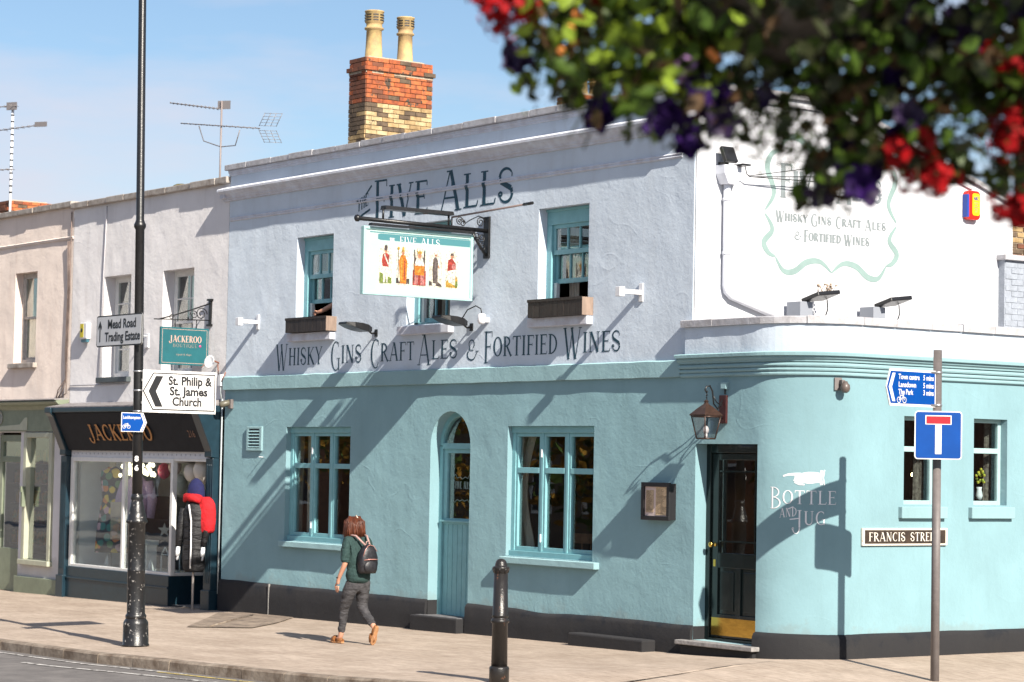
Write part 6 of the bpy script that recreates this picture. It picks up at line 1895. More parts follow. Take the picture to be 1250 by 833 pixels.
simple_wall(pk, 'shop_wall', PX0, PX1+.01, -.5, 2.57, [(-17.86, -16.78, .34, 2.54), (-19.1, -18.1, -.3, 2.54), (-21.5, -19.6, .34, 2.54)], m_shopw, .12)
def shop_window(x0, x1, z0, z1, nm):
    mb = MB(); f = .09
    mb.box(x0-.03, x0+f, -.05, .12, z0, z1); mb.box(x1-f, x1+.03, -.05, .12, z0, z1); mb.box(x0+f, x1-f, -.05, .12, z1-f, z1)
    mb.box(x0-.06, x1+.06, -.10, .12, z0-.09, z0)
    w = part('window', mb, m_sagel, pk, bevel=.01)
    mb = MB(); mb.box(x0+f, x1-f, .04, .045, z0, z1-f); part('pane', mb, m_glass, w)
    xa = x0-2.3
    mb = MB(); mb.quad((xa, 1.5, z0), (x1, 1.5, z0), (x1, 1.5, z1), (xa, 1.5, z1)); mb.quad((x1, .14, z0), (x1, 1.5, z0), (x1, 1.5, z1), (x1, .14, z1))
    mb.quad((xa, .14, z0), (x1, .14, z0), (x1, 1.5, z0), (xa, 1.5, z0)); mb.quad((xa, .14, z1), (x1, .14, z1), (x1, 1.5, z1), (xa, 1.5, z1)); part('display_back', mb, m_room, w)
    return w
shop_window(-17.86, -16.78, .34, 2.54, 'w'); shop_window(-21.5, -19.6, .34, 2.54, 'w')
mb = MB()
for (a, b, c_, d_) in ((-19.1, -18.98, -.25, 2.5), (-18.22, -18.1, -.25, 2.5), (-18.98, -18.22, 2.38, 2.5), (-18.98, -18.22, 2.02, 2.12), (-18.98, -18.22, -.25, .5)): mb.box(a, b, .06, .13, c_, d_)
part('shop_door', mb, m_sage, pk, bevel=.006)
mb = MB(); mb.box(-18.98, -18.22, .09, .095, .5, 2.38); part('pane', mb, m_glass, pk)
mb = MB(); mb.box(-18.1, PX1+.01, -.07, .02, -.6, .04); part('base_board', mb, m_sage, pk, bevel=.01)
mb = MB(); mb.box(-17.80, -17.74, -.12, -.05, 1.25, 1.55); mb.box(-17.79, -17.75, -.14, -.05, 1.50, 1.60); part('wall_light', mb, m_sage, pk)
m_shelf = mat('shelf_goods', (.62, .22, .03), .6, col2=(.10, .17, .03), vscale=9)
t = thing('shelf_unit', (-18.2, .6, .34), 'crowded orange and green display shelves inside the sage shop window', 'shelves')
rnd = random.Random(14)
for k in range(5):
    mb = MB(); mb.box(-19.4, -17.0, .42, .72, .55+k*.36, .57+k*.36); part('shelf', mb, m_seatw, t)
    mb = MB()
    for j in range(22): mb.lathe((-19.35+j*.105, .52+rnd.uniform(-.05, .05), .57+k*.36), [(.04, 0), (.045, rnd.uniform(.06, .2)), (.02, .23)], 8)
    part('shelf_goods', mb, m_shelf, t)

# ---------------------------------------------------------------- aerials and far-left chimney
def yagi(mb, a, b, n, L, V, r=.006):
    a, b, V = Vector(a), Vector(b), Vector(V).normalized()
    mb.tube([a, b], .010, 5)
    for k in range(n):
        p = a+(b-a)*(k+.5)/n; l_ = L*(1-.35*k/n); mb.tube([p-V*l_/2, p+V*l_/2], r, 4)
AX, AY = -16.6, 3.0
t = thing('tv_aerial', (AX, AY, 6.4), 'thin roof mast with two TV aerials and grid reflector above the boutique roof', 'aerial')
mb = MB(); mb.tube([(AX, AY, 6.0), (AX, AY, 8.55)], .018, 6); part('mast', mb, mat('dull_mast', (.24, .20, .19), .5), t)
mb = MB(); yagi(mb, (AX-.0, AY, 8.40), (AX-1.3, AY-.35, 8.62), 13, .16, (.3, -.9, .25)); mb.obox((AX+.0, AY+.05, 8.48), (.8, .6, 0), (0, 0, 1), (.6, -.8, 0), .24, .15, .02)
part('upper_aerial', mb, m_alu, t)
mb = MB(); yagi(mb, (AX+.95, AY+.25, 7.98), (AX-1.0, AY-.28, 8.22), 14, .12, (.3, -.9, .2))
c_ = Vector((AX+1.10, AY+.3, 7.97))
for sg in (-1, 1):
    U, V = Vector((.45, .2, .9*sg)).normalized(), Vector((.5, .8, 0)).normalized()
    for k in range(5): mb.tube([c_+U*(.05+k*.06)-V*.16, c_+U*(.05+k*.06)+V*.16], .005, 4)
    for k in range(4): mb.tube([c_+V*(-.15+k*.10)+U*.04, c_+V*(-.15+k*.10)+U*.30], .005, 4)
mb.tube([(AX-.55, AY-.15, 8.14), (AX-.45, AY-.1, 7.86), (AX, AY, 7.72), (AX+.35, AY+.1, 7.72), (AX+.5, AY+.1, 7.98)], .010, 5)
part('lower_aerial', mb, m_alu, t)
t = thing('tv_mast', (-25.5, 3, 7), 'banded white mast with small aerials at the far left edge', 'aerial')
mb = MB(); mb.tube([(-25.5, 3, 6.3), (-25.5, 3, 9.45)], .030, 8); part('mast', mb, m_white, t)
mb = MB()
for k in range(14): mb.lathe((-25.5, 3, 7.6+k*.135), [(.032, 0), (.034, .005), (.034, .03), (.032, .035)], 8)
part('mast_bands', mb, m_signblack, t)
mb = MB()
yagi(mb, (-25.3, 3, 9.42), (-26.4, 2.7, 9.45), 6, .25, (.3, -.9, 0)); mb.obox((-25.45, 2.95, 9.42), (.8, .5, 0), (0, 0, 1), (.5, -.8, 0), .24, .16, .03)
part('top_aerial', mb, m_alu, t); mb = MB()
yagi(mb, (-25.9, 2.9, 8.95), (-24.5, 3.3, 8.98), 8, .3, (.3, -.9, 0)); mb.obox((-24.55, 3.2, 8.97), (.8, .5, 0), (0, 0, 1), (.5, -.8, 0), .28, .10, .03)
part('middle_aerial', mb, m_alu, t); mb = MB()
yagi(mb, (-25.4, 3, 8.1), (-26.3, 2.8, 8.12), 5, .25, (.3, -.9, 0))
part('lower_aerial', mb, m_alu, t)
chimney(pk, -27.2, -25.55, 3.0, 4.0, 6.3, 6.3, 7.42)
mb = MB(); mb.ball((-12.85, .2, 6.45), .12, 10, 6, (1.5, 1, .5)); part('moss_clump', mb, mat('moss', (.12, .10, .04), 1, vary=.4, vscale=30), bt)
# ================================================================ LAMP POST AND ITS SIGNS
LPX, LPY = -4.80, -4.56
LZ = gz(LPX, LPY)
t = thing('lamp_post', (LPX, LPY, LZ), 'tall black cast-iron lamp post with chipped paint near the kerb on the left', 'lamp post')
mb = MB(); mb.lathe((LPX, LPY, LZ), [(.135, 0), (.165, .01), (.165, .02), (.155, .03), (.150, .26), (.147, .29), (.125, .325), (.118, .335)], 24); part('base', mb, m_post, t)
mb = MB(); mb.lathe((LPX, LPY, LZ), [(.118, .33), (.125, .345), (.125, .37), (.113, .385), (.108, .40), (.106, .9), (.108, .905), (.106, .91), (.102, 1.46), (.128, 1.475), (.128, 1.50), (.115, 1.52), (.098, 1.60), (.074, 1.72), (.066, 1.74), (.078, 1.76), (.070, 1.79), (.062, 1.82)], 24); part('column', mb, m_post, t)
mb = MB(); mb.lathe((LPX, LPY, LZ), [(.062, 1.8), (.058, 3.0), (.054, 5.0), (.072, 5.03), (.074, 5.06), (.058, 5.09), (.049, 5.12), (.046, 8.8), (.03, 8.85)], 18); part('shaft', mb, m_iron, t)
mb = MB()
mb.tube([(LPX, LPY, LZ+8.7), (LPX, LPY-.5, LZ+9.2), (LPX, LPY-1.1, LZ+9.3)], .03, 8); part('arm', mb, m_post, t)
mb = MB(); mb.lathe((LPX, LPY-1.2, LZ+9.05), [(.12, 0), (.22, .1), (.18, .22), (.05, .3)], 16); part('lamp_head', mb, m_flood, t)
# pole numbers 8 6 facing the camera
NV_ = Vector((.8, -.6, 0)); NU = Vector((.6, .8, 0))
mb = MB()
for ch_, dz in (('8', 2.21), ('6', 2.10)): put_text(mb, ch_, Vector((LPX, LPY, LZ+dz))+NV_*.064, NU, (0, 0, 1), NV_, .09, .05, 'CENTER', .004, .002)
part('pole_number', mb, m_signwhite, t)
for zz in (3.63, 3.79, 3.28, 2.80, 3.05):
    mb = MB(); mb.lathe((LPX, LPY, LZ+zz), [(.060, 0), (.064, .003), (.064, .018), (.060, .02)], 14); part('sign_clip', mb, m_steel, t)

t.rotation_euler = (.0125, -.0091, 0)      # the post leans a little
def plate(w, h, r=.03, n=4):
    pts = []
    for sx, sz, a0 in ((1, 1, 0), (-1, 1, 90), (-1, -1, 180), (1, -1, 270)):
        for k in range(n+1):
            a = math.radians(a0+90*k/n); pts.append((sx*(w/2-r)+r*math.cos(a), sz*(h/2-r)+r*math.sin(a)))
    return pts
def off_poly(pts, d):
    """inset a convex outline by d"""
    n = len(pts); cx0 = sum(p[0] for p in pts)/n; cy0 = sum(p[1] for p in pts)/n; out = []
    for i in range(n):
        a, b, c_ = pts[i-1], pts[i], pts[(i+1) % n]
        e1 = Vector((b[0]-a[0], b[1]-a[1])); e2 = Vector((c_[0]-b[0], c_[1]-b[1]))
        if e1.length < 1e-6 or e2.length < 1e-6: out.append(b); continue
        n1 = Vector((-e1.y, e1.x)).normalized(); n2 = Vector((-e2.y, e2.x)).normalized()
        m_ = (n1+n2); m_ = m_/max(.3, m_.dot(n1)) if m_.length > 1e-6 else n1
        s_ = 1 if m_.dot(Vector((cx0-b[0], cy0-b[1]))) > 0 else -1
        out.append((b[0]+m_.x*d*s_, b[1]+m_.y*d*s_))
    return out
# 1: straight-on sign along the facade
t = thing('direction_sign', (-5.3, -4.65, 3.4), 'white sign with up arrow reading Mead Road Trading Estate, on the lamp post', 'road sign')
O = Vector((-5.24, -4.665, 3.675)); U, V, W = Vector((1, 0, 0)), Vector((0, 0, 1)), Vector((0, -1, 0))
ol = plate(1.20, .385, .035)
mb = MB(); mb.prism(ol, O, U, V, W, -.012, 0); part('sign_back', mb, m_signback, t)
mb = MB(); mb.prism(ol, O, U, V, W, .0005, .003); part('sign_border', mb, m_signblack, t)
mb = MB(); mb.prism(off_poly(ol, .016), O, U, V, W, .003, .0055); part('sign_face', mb, m_signshade, t)
mb = MB()
put_text(mb, 'Mead Road', O+U*.08+V*.03, U, V, W, .155, .74, 'CENTER', .004, .0075)
put_text(mb, 'Trading Estate', O+U*.10+V*(-.125), U, V, W, .155, .93, 'CENTER', .004, .0075)
mb.prism([(-.012, -.13), (.012, -.13), (.012, .06), (.045, .02), (.045, .06), (0, .13), (-.045, .06), (-.045, .02), (-.012, .06)], O+U*(-.50), U, V, W, .006, .0075)
part('sign_lettering', mb, m_signblack, t)
# 2: pointed sign standing out towards the building
t = thing('direction_sign', (-4.72, -4.1, 2.7), 'large white pointed sign reading St. Philip & St. James Church, on the lamp post', 'road sign')
O = Vector((-4.73, -4.09, 2.935)); U, V, W = Vector((0, 1, 0)), Vector((0, 0, 1)), Vector((1, 0, 0))
bk = [(-.50, -.255), (.50, -.255), (.50, .255), (-.50, .255)]
mb = MB(); mb.prism(bk, O, U, V, W, -.012, 0); part('sign_back', mb, m_signwhite, t)
ol = [(-.50, 0), (-.365, -.225), (.485, -.225), (.485, .225), (-.365, .225)]
mb = MB(); mb.prism(ol, O, U, V, W, .0005, .003); part('sign_border', mb, m_signblack, t)
mb = MB(); mb.prism(off_poly(ol, .014), O, U, V, W, .003, .0055); part('sign_face', mb, m_signwhite, t)
mb = MB()
mb.prism([(-.425, 0), (-.33, -.185), (-.23, -.185), (-.325, 0), (-.23, .185), (-.33, .185)], O, U, V, W, .0055, .0075)
for tx, vv, w_, cx0 in (('St. Philip &', .085, .60, .135), ('St. James', -.04, .52, .12), ('Church', -.165, .40, .10)):
    put_text(mb, tx, O+U*cx0+V*vv, U, V, W, .145, w_, 'CENTER', .005, .0075)
part('sign_lettering', mb, m_signblack, t)
mb = MB(); mb.box(-4.75, -4.74, -4.6, -3.6, 3.05, 3.08); mb.box(-4.75, -4.74, -4.6, -3.6, 2.78, 2.81); part('sign_rail', mb, m_signback, t)
def bicycle(mb, O, U, V, W, s, w=.007):
    pl_ = lambda x, y, l: O+U*(x*s)+V*(y*s)+W*l
    for cx0 in (-.34, .34): stroke_poly(mb, arc(cx0, 0, .22, .22, 0, 360, w/s, w/s, n=14), pl_, .0075)
    for a in ((-.34, 0, -.1, .0), (-.1, 0, .22, .36), (-.1, 0, -.18, .36), (-.18, .36, .22, .36), (.34, 0, .2, .42), (-.26, .38, -.1, .38), (.1, .44, .28, .42), (-.34, 0, -.17, .3)):
        stroke_poly(mb, ln(*a, w/s), pl_, .0078)
# 3: little blue cycle sign
t = thing('cycle_sign', (-4.74, -4.7, 2.55), 'small blue cycle sign reading Leckhampton pointing right, on the lamp post', 'road sign')
O = Vector((-4.725, -4.70, 2.555)); ol = [(-.165, -.115), (.125, -.115), (.175, 0), (.125, .115), (-.165, .115)]
mb = MB(); mb.prism(ol, O, U, V, W, -.01, 0); part('sign_back', mb, m_signwhite, t)
mb = MB(); mb.prism(off_poly(ol, .009), O, U, V, W, .0, .003); part('sign_face', mb, m_signblue, t)
mb = MB(); put_text(mb, 'Leckhampton', O+U*(-.03)+V*.04, U, V, W, .052, .23, 'CENTER', .001, .0045); bicycle(mb, O+U*(-.10)+V*(-.055), U, V, W, .09, .006)
mb.prism([(.085, -.10), (.11, -.10), (.155, 0), (.11, .10), (.085, .10), (.13, 0)], O, U, V, W, .003, .0045)
part('sign_lettering', mb, m_signwhite, t)

# ================================================================ SIGN POLE ON THE CORNER
SPX, SPY = 3.57, .32
SZ_ = gz(SPX, SPY)
t = thing('sign_pole', (SPX, SPY, SZ_), 'brown painted steel sign pole standing on the corner pavement at right', 'pole')
mb = MB(); mb.lathe((SPX, SPY, SZ_-.3), [(.045, 0), (.045, 3.68+.3-.25-SZ_*0), (.044, 3.70), (.03, 3.71)], 18); part('tube', mb, m_galv, t)
for zz in (3.155, 2.815):
    mb = MB(); mb.lathe((SPX, SPY, zz), [(.048, 0), (.052, .003), (.052, .022), (.048, .025)], 14); mb.obox((SPX+.02, SPY-.06, zz+.012), (0, 1, 0), (1, 0, 0), (0, 0, 1), .12, .012, .02)
    part('sign_clip', mb, m_steel, t)
t = thing('cycle_sign', (3.6, 0, 2.85), 'blue arrow-shaped cycle sign reading Town centre, Lansdown and The Park, on the corner pole', 'road sign')
dU = Vector((-.10, 1, 0)).normalized(); W = Vector((1, .10, 0)).normalized(); V = Vector((0, 0, 1))
O = Vector((3.62, -.08, 2.995)); ol = [(-.43, 0), (-.37, -.165), (.345, -.165), (.345, .165), (-.37, .165)]
mb = MB(); mb.prism([(-.44, 0), (-.38, -.19), (.36, -.19), (.36, .19), (-.38, .19)], O, dU, V, W, -.012, 0); part('sign_back', mb, m_signwhite, t)
mb = MB(); mb.prism(ol, O, dU, V, W, .0, .003); part('sign_face', mb, m_signblue, t)
mb = MB()
for tx, vv, ty in (('Town centre', .085, '5 mins'), ('Lansdown', .005, '5 mins'), ('The Park', -.07, '3 mins')):
    wk = {'Town centre': .34, 'Lansdown': .28, 'The Park': .24}[tx]
    put_text(mb, tx, O+dU*(-.25)+V*vv, dU, V, W, .075, wk, 'LEFT', .0015, .0045); put_text(mb, ty, O+dU*(.15)+V*vv, dU, V, W, .075, .17, 'LEFT', .0015, .0045)
bicycle(mb, O+dU*(-.20)+V*(-.13), dU, V, W, .13, .007)
mb.prism([(-.405, 0), (-.345, -.145), (-.30, -.145), (-.355, 0), (-.30, .145), (-.345, .145)], O, dU, V, W, .003, .0045)
part('sign_lettering', mb, m_signwhite, t)
t = thing('dead_end_sign', (3.65, .3, 2.25), 'square blue no-through-road sign with white T and red bar, on the corner pole', 'road sign')
A0, A1 = Vector((3.515, .045)), Vector((3.80, .43))
U2 = Vector((A1.x-A0.x, A1.y-A0.y, 0)).normalized(); W2_ = Vector((U2.y, -U2.x, 0)); V = Vector((0, 0, 1))
O = Vector(((A0.x+A1.x)/2, (A0.y+A1.y)/2, 2.515))+W2_*.045
ol = plate(.49, .50, .035)
mb = MB(); mb.prism(ol, O, U2, V, W2_, -.012, 0); part('sign_back', mb, m_signwhite, t)
mb = MB(); mb.prism(off_poly(ol, .012), O, U2, V, W2_, .0, .003); part('sign_face', mb, m_signblue, t)
mb = MB(); mb.prism([(-.033, -.195), (.033, -.195), (.033, .11), (.135, .11), (.135, .205), (-.135, .205), (-.135, .11), (-.033, .11)], O, U2, V, W2_, .003, .005); part('white_symbol', mb, m_signwhite, t)
mb = MB(); mb.prism([(-.125, .118), (.125, .118), (.125, .195), (-.125, .195)], O, U2, V, W2_, .005, .0065); part('red_bar', mb, m_signred, t)
mb = MB(); mb.obox(O-W2_*.025, U2, W2_, (0, 0, 1), .2, .02, .04); part('fixing', mb, m_steel, t)

# ================================================================ BOLLARD
BLX, BLY = 2.12, -4.20
bz = gz(BLX, BLY)-.02
t = thing('bollard', (BLX, BLY, bz), 'black cast-iron bollard with domed ribbed top in front of the pub', 'bollard')
mb = MB(); mb.lathe((BLX, BLY, bz), [(.098, 0), (.098, .165), (.092, .18), (.080, .185)], 22); part('base', mb, m_bollard, t)
mb = MB(); mb.lathe((BLX, BLY, bz), [(.080, .18), (.075, .6), (.088, .605), (.092, .62), (.088, .64), (.076, .645), (.076, .66), (.083, .665), (.076, .68), (.068, 1.09)], 22); part('shaft', mb, m_bollard, t)
mb = MB(); mb.lathe((BLX, BLY, bz), [(.068, 1.085), (.070, 1.10), (.082, 1.125), (.086, 1.14), (.080, 1.15), (.062, 1.155), (.060, 1.17), (.052, 1.20), (.035, 1.22), (.01, 1.228)], 22)
for k in range(8):
    a = 2*PI*k/8; mb.tube([(BLX+.066*math.cos(a), BLY+.066*math.sin(a), bz+1.09), (BLX+.082*math.cos(a), BLY+.082*math.sin(a), bz+1.135)], .008, 5)
part('cap', mb, m_bollard, t)

# ================================================================ THE WOMAN
def skinned(name, nodes, edges, root, m, parent, sub=2, extra=None, folds=0):
    names = list(nodes); idx = {k: i for i, k in enumerate(names)}
    base = wloc(parent) if parent else Vector((0, 0, 0))
    me = bpy.data.meshes.new(name)
    me.from_pydata([tuple(Vector(nodes[k][0])-base) for k in names], [(idx[a], idx[b]) for a, b in edges], [])
    o = bpy.data.objects.new(name, me); COL.objects.link(o)
    md = o.modifiers.new('s', 'SKIN')
    md.use_smooth_shade = True
    sv = me.skin_vertices[0].data
    for k in names:
        r = nodes[k][1]; r = r if isinstance(r, tuple) else (r, r)
        sv[idx[k]].radius = r; sv[idx[k]].use_root = (k == root)
    sb = o.modifiers.new('d', 'SUBSURF'); sb.levels = sub; sb.render_levels = sub
    dg = bpy.context.evaluated_depsgraph_get()
    me2 = bpy.data.meshes.new_from_object(o.evaluated_get(dg))
    bpy.data.objects.remove(o)
    if folds:
        me2.update()
        nn_ = [v.normal.copy() for v in me2.vertices]
        for v, nr in zip(me2.vertices, nn_):
            c_ = v.co+base
            f_ = noise.noise((c_.x*9, c_.y*9, c_.z*17))*.6+abs(noise.noise((c_.x*6+3, c_.y*6, c_.z*26)))*.8-.25
            v.co += nr*f_*folds
    if extra:
        bm = bmesh.new(); bm.from_mesh(me2)
        tmp = extra.mesh('tmp', m, base); bm.from_mesh(tmp); bm.to_mesh(me2); bm.free(); bpy.data.meshes.remove(tmp)
    me2.materials.clear(); me2.materials.append(m)
    for p in me2.polygons: p.use_smooth = True
    o = bpy.data.objects.new(name, me2); COL.objects.link(o)
    if parent: o.parent = parent
    return o
WX, WY = -3.80, -2.24
wz = gz(WX, WY)
m_skin = mat('skin_tone', (.52, .27, .18), .5, vary=.06, vscale=12)
woman = thing('person', (WX, WY, wz), 'auburn-haired woman in dark green top and grey trousers walking away past the pub', 'person')
S = 0.985
def B(f, l, z):      # forward (-x), left (-y), up
    return Vector((WX-f*S, WY-l*S, wz+z*S))
hip = -.27
# body (one continuous surface): head, neck, trunk, arms, legs
bn = {
 'pelvis': (B(hip, 0, .86), (.10, .085)), 'waist': (B(hip+.01, 0, .98), (.095, .08)), 'chest': (B(hip+.03, 0, 1.16), (.115, .09)), 'neckb': (B(hip+.05, 0, 1.30), (.055, .05)),
 'neck': (B(hip+.07, 0, 1.355), (.046, .046)), 'head': (B(hip+.105, .0, 1.45), (.078, .088)), 'crown': (B(hip+.10, 0, 1.515), (.05, .058)),
 'ls': (B(hip+.04, .155, 1.265), .045), 'le': (B(hip-.03, .205, 1.01), .036), 'lw': (B(hip+.09, .225, .80), .024), 'lp': (B(hip+.115, .222, .735), (.030, .018)),
 'rs': (B(hip+.04, -.155, 1.265), .045), 're': (B(hip-.01, -.20, 1.02), .036), 'rw': (B(hip+.12, -.20, .84), .024), 'rp': (B(hip+.15, -.195, .78), (.03, .018)),
 'lh': (B(hip+.01, .085, .74), .07), 'lk': (B(-.10, .085, .44), .052), 'la': (B(-.03, .08, .085), .033), 'lb': (B(.04, .08, .045), .032), 'lt': (B(.12, .082, .03), .022),
 'rh': (B(hip, -.085, .74), .07), 'rk': (B(hip+.04, -.09, .46), .054), 'ra': (B(-.545, -.085, .215), .033), 'rb': (B(-.525, -.085, .13), .032), 'rt': (B(-.49, -.085, .045), .022)}
be = [('pelvis', 'waist'), ('waist', 'chest'), ('chest', 'neckb'), ('neckb', 'neck'), ('neck', 'head'), ('head', 'crown'), ('neckb', 'ls'), ('ls', 'le'), ('le', 'lw'), ('lw', 'lp'),
      ('neckb', 'rs'), ('rs', 're'), ('re', 'rw'), ('rw', 'rp'), ('pelvis', 'lh'), ('lh', 'lk'), ('lk', 'la'), ('la', 'lb'), ('lb', 'lt'), ('pelvis', 'rh'), ('rh', 'rk'), ('rk', 'ra'), ('ra', 'rb'), ('rb', 'rt')]
fx = MB()
def fingers(P, fwd, out, sgn):
    dn = Vector((0, 0, -1))
    for k, L in enumerate((.068, .078, .072, .056)):
        a = P+fwd*((1.5-k)*.017)+dn*.02
        fx.tube([a, a+dn*L*.5+fwd*.006, a+dn*L*.85+fwd*.014-out*.006*sgn, a+dn*L+fwd*.014-out*.016*sgn], [.0095, .009, .008, .006], 7)
    fx.tube([P+fwd*.022+dn*-.01, P+fwd*.046+dn*.022, P+fwd*.052+dn*.05], [.011, .010, .007], 7)
Fv, Lv = Vector((-1, 0, 0)), Vector((0, -1, 0))
fingers(bn['lp'][0], Fv, Lv, 1); fingers(bn['rp'][0], Fv, -Lv, 1)
# face on the turned-away side: nose, eyes, lips, ears
hc = bn['head'][0]
fx.tube([hc+Fv*.082+Vector((0, 0, .025)), hc+Fv*.104+Vector((0, 0, -.008)), hc+Fv*.088+Vector((0, 0, -.018))], [.008, .013, .010], 8)
for s_ in (-1, 1):
    fx.ball(hc+Fv*.072+Lv*s_*.03+Vector((0, 0, .022)), .013, 8, 6); fx.ball(hc+Lv*s_*.082+Vector((0, 0, 0)), .02, 8, 6, (1, .5, 1.4))
fx.tube([hc+Fv*.082+Lv*.02+Vector((0, 0, -.045)), hc+Fv*.088+Vector((0, 0, -.045)), hc+Fv*.082-Lv*.02+Vector((0, 0, -.045))], [.005, .008, .005], 6)
skinned('body', bn, be, 'pelvis', m_skin, woman, 2, fx)
# top with loose elbow sleeves
m_top = mat('dark_green_top', (.008, .028, .027), .85, col2=(.02, .05, .046), vscale=55, bump=.03, bscale=7, stretch=(1, 1, .6))
tn = {'hem': (B(hip-.01, 0, .715), (.185, .152)), 'waist': (B(hip, 0, .90), (.165, .125)), 'chest': (B(hip+.02, 0, 1.12), (.16, .115)), 'yoke': (B(hip+.04, 0, 1.25), (.105, .08)), 'neckb': (B(hip+.055, 0, 1.315), (.065, .058)),
      'ls': (B(hip+.04, .145, 1.265), .066), 'lm': (B(hip-.0, .19, 1.12), .062), 'le': (B(hip-.028, .208, 1.0), .060), 'rs': (B(hip+.04, -.145, 1.265), .066), 'rm': (B(hip+.01, -.185, 1.12), .062), 're': (B(hip-.01, -.20, 1.0), .060)}
skinned('top', tn, [('hem', 'waist'), ('waist', 'chest'), ('chest', 'yoke'), ('yoke', 'neckb'), ('yoke', 'ls'), ('ls', 'lm'), ('lm', 'le'), ('yoke', 'rs'), ('rs', 'rm'), ('rm', 're')], 'chest', m_top, woman, 4, folds=.014)
m_trs = mat('grey_denim', (.025, .024, .027), .9, col2=(.065, .062, .066), vscale=14, stretch=(1, 1, 1.6), bump=.022, bscale=11)
pn = {'top': (B(hip, 0, .90), (.145, .12)), 'seat': (B(hip-.01, 0, .79), (.155, .13)), 'lh': (B(hip+.01, .088, .72), .098), 'lth': (B(-.18, .088, .58), .084), 'lk': (B(-.10, .085, .44), .066), 'lc': (B(-.075, .083, .28), .056), 'la': (B(-.035, .08, .12), .046),
      'rh': (B(hip, -.088, .72), .098), 'rth': (B(hip+.035, -.09, .58), .084), 'rk': (B(hip+.04, -.09, .455), .068), 'rc': (B(-.38, -.088, .34), .058), 'ra': (B(-.515, -.086, .235), .046)}
skinned('trousers', pn, [('top', 'seat'), ('seat', 'lh'), ('lh', 'lth'), ('lth', 'lk'), ('lk', 'lc'), ('lc', 'la'), ('seat', 'rh'), ('rh', 'rth'), ('rth', 'rk'), ('rk', 'rc'), ('rc', 'ra')], 'top', m_trs, woman, 4, folds=.011)
m_shoe = mat('tan_leather', (.22, .085, .025), .45, vary=.2, vscale=20)
m_sole = mat('pale_sole', (.40, .20, .09), .7, vary=.2, vscale=20)
def shoe(heel, toe, up):
    d = (toe-heel).normalized(); up = (up-d*up.dot(d)).normalized(); sd = d.cross(up); L = (toe-heel).length
    outl = [(0, .022), (.0, -.022), (.2, -.030), (.45, -.028), (.7, -.042), (.9, -.036), (1.0, -.012), (1.0, .012), (.9, .036), (.7, .042), (.45, .028), (.2, .030)]
    mb = MB(); mb.prism([(a*L, b) for a, b in outl], heel, d, sd, up, 0, .022); part('shoe_sole', mb, m_sole, woman, bevel=.005)
    mb = MB(); mb.tube([heel+d*L*.52+up*.045, heel+d*L*.70+up*.045, heel+d*L*.86+up*.034, heel+d*L*.97+up*.022], [.046, .046, .040, .020], 12)
    mb.tube([heel+d*L*.03+up*.03, heel+d*L*.25+up*.04, heel+d*L*.5+up*.035], [.026, .034, .036], 10)
    part('shoe', mb, m_shoe, woman)
shoe(B(-.08, .08, .004), B(.17, .084, .004), Vector((0, 0, 1)))
shoe(B(-.60, -.085, .235), B(-.50, -.088, .006), Vector((-1, 0, .35)))
# hair: a bob of many locks over a rounded cap
m_hair = mat('auburn_hair', (.060, .017, .008), .42, col2=(.13, .036, .014), vscale=22, stretch=(1, 1, .25), bump=.004, bscale=60)
mb = MB(); rnd = random.Random(31)
hc2 = hc+Vector((0, 0, .028))
mb.ball(hc2-Fv*.006+Vector((0, 0, -.006)), .098, 20, 14, (1.0, .92, 1.0))
for k in range(260):
    a = rnd.uniform(-PI*.70, PI*.70)          # 0 = back of the head
    el = rnd.uniform(.1, 1.0)
    base = Vector((math.cos(a), -math.sin(a), 0))
    top = hc2+base*(.06+.045*el)+Vector((0, 0, .085*(1-el)+.02))
    rr = .102+rnd.uniform(-.006, .012)
    mid = hc2+base*rr+Vector((0, 0, -.02))
    low = hc2+base*(rr+.004+rnd.uniform(-.018, .016))+Vector((0, 0, -.125-rnd.uniform(0, .055)))
    tan = Vector((-base.y, base.x, 0))*rnd.uniform(-.012, .012)
    mb.tube([top, mid, (mid+low)/2+base*.006+tan, low+tan], [.006, .010, .009, .003], 5)
for k in range(90):
    a = rnd.uniform(-PI*.75, PI*.75); base = Vector((math.cos(a), -math.sin(a), 0)); rr = .112+rnd.uniform(0, .018)
    p0 = hc2+base*.05+Vector((0, 0, .09)); p1 = hc2+base*rr+Vector((0, 0, rnd.uniform(-.03, .04))); p2 = hc2+base*(rr+rnd.uniform(-.02, .03))+Vector((rnd.uniform(-.01, .01), rnd.uniform(-.01, .01), -.13-rnd.uniform(0, .06)))
    mb.tube([p0, p1, p2], [.002, .0035, .0015], 4)
part('hair', mb, m_hair, woman)
mb = MB(); mb.tube([hc2+Vector((.03, 0, .10)), hc2+Vector((.075, 0, .07))], .010, 6); part('hair_clip', mb, mat('pale_clip', (.6, .5, .4), .3), woman)
mb = MB(); lw = bn['lw'][0]; mb.lathe(lw+Vector((0, 0, .012)), [(.027, 0), (.030, .004), (.030, .010), (.027, .014)], 12); part('bracelet', mb, m_signblack, woman)
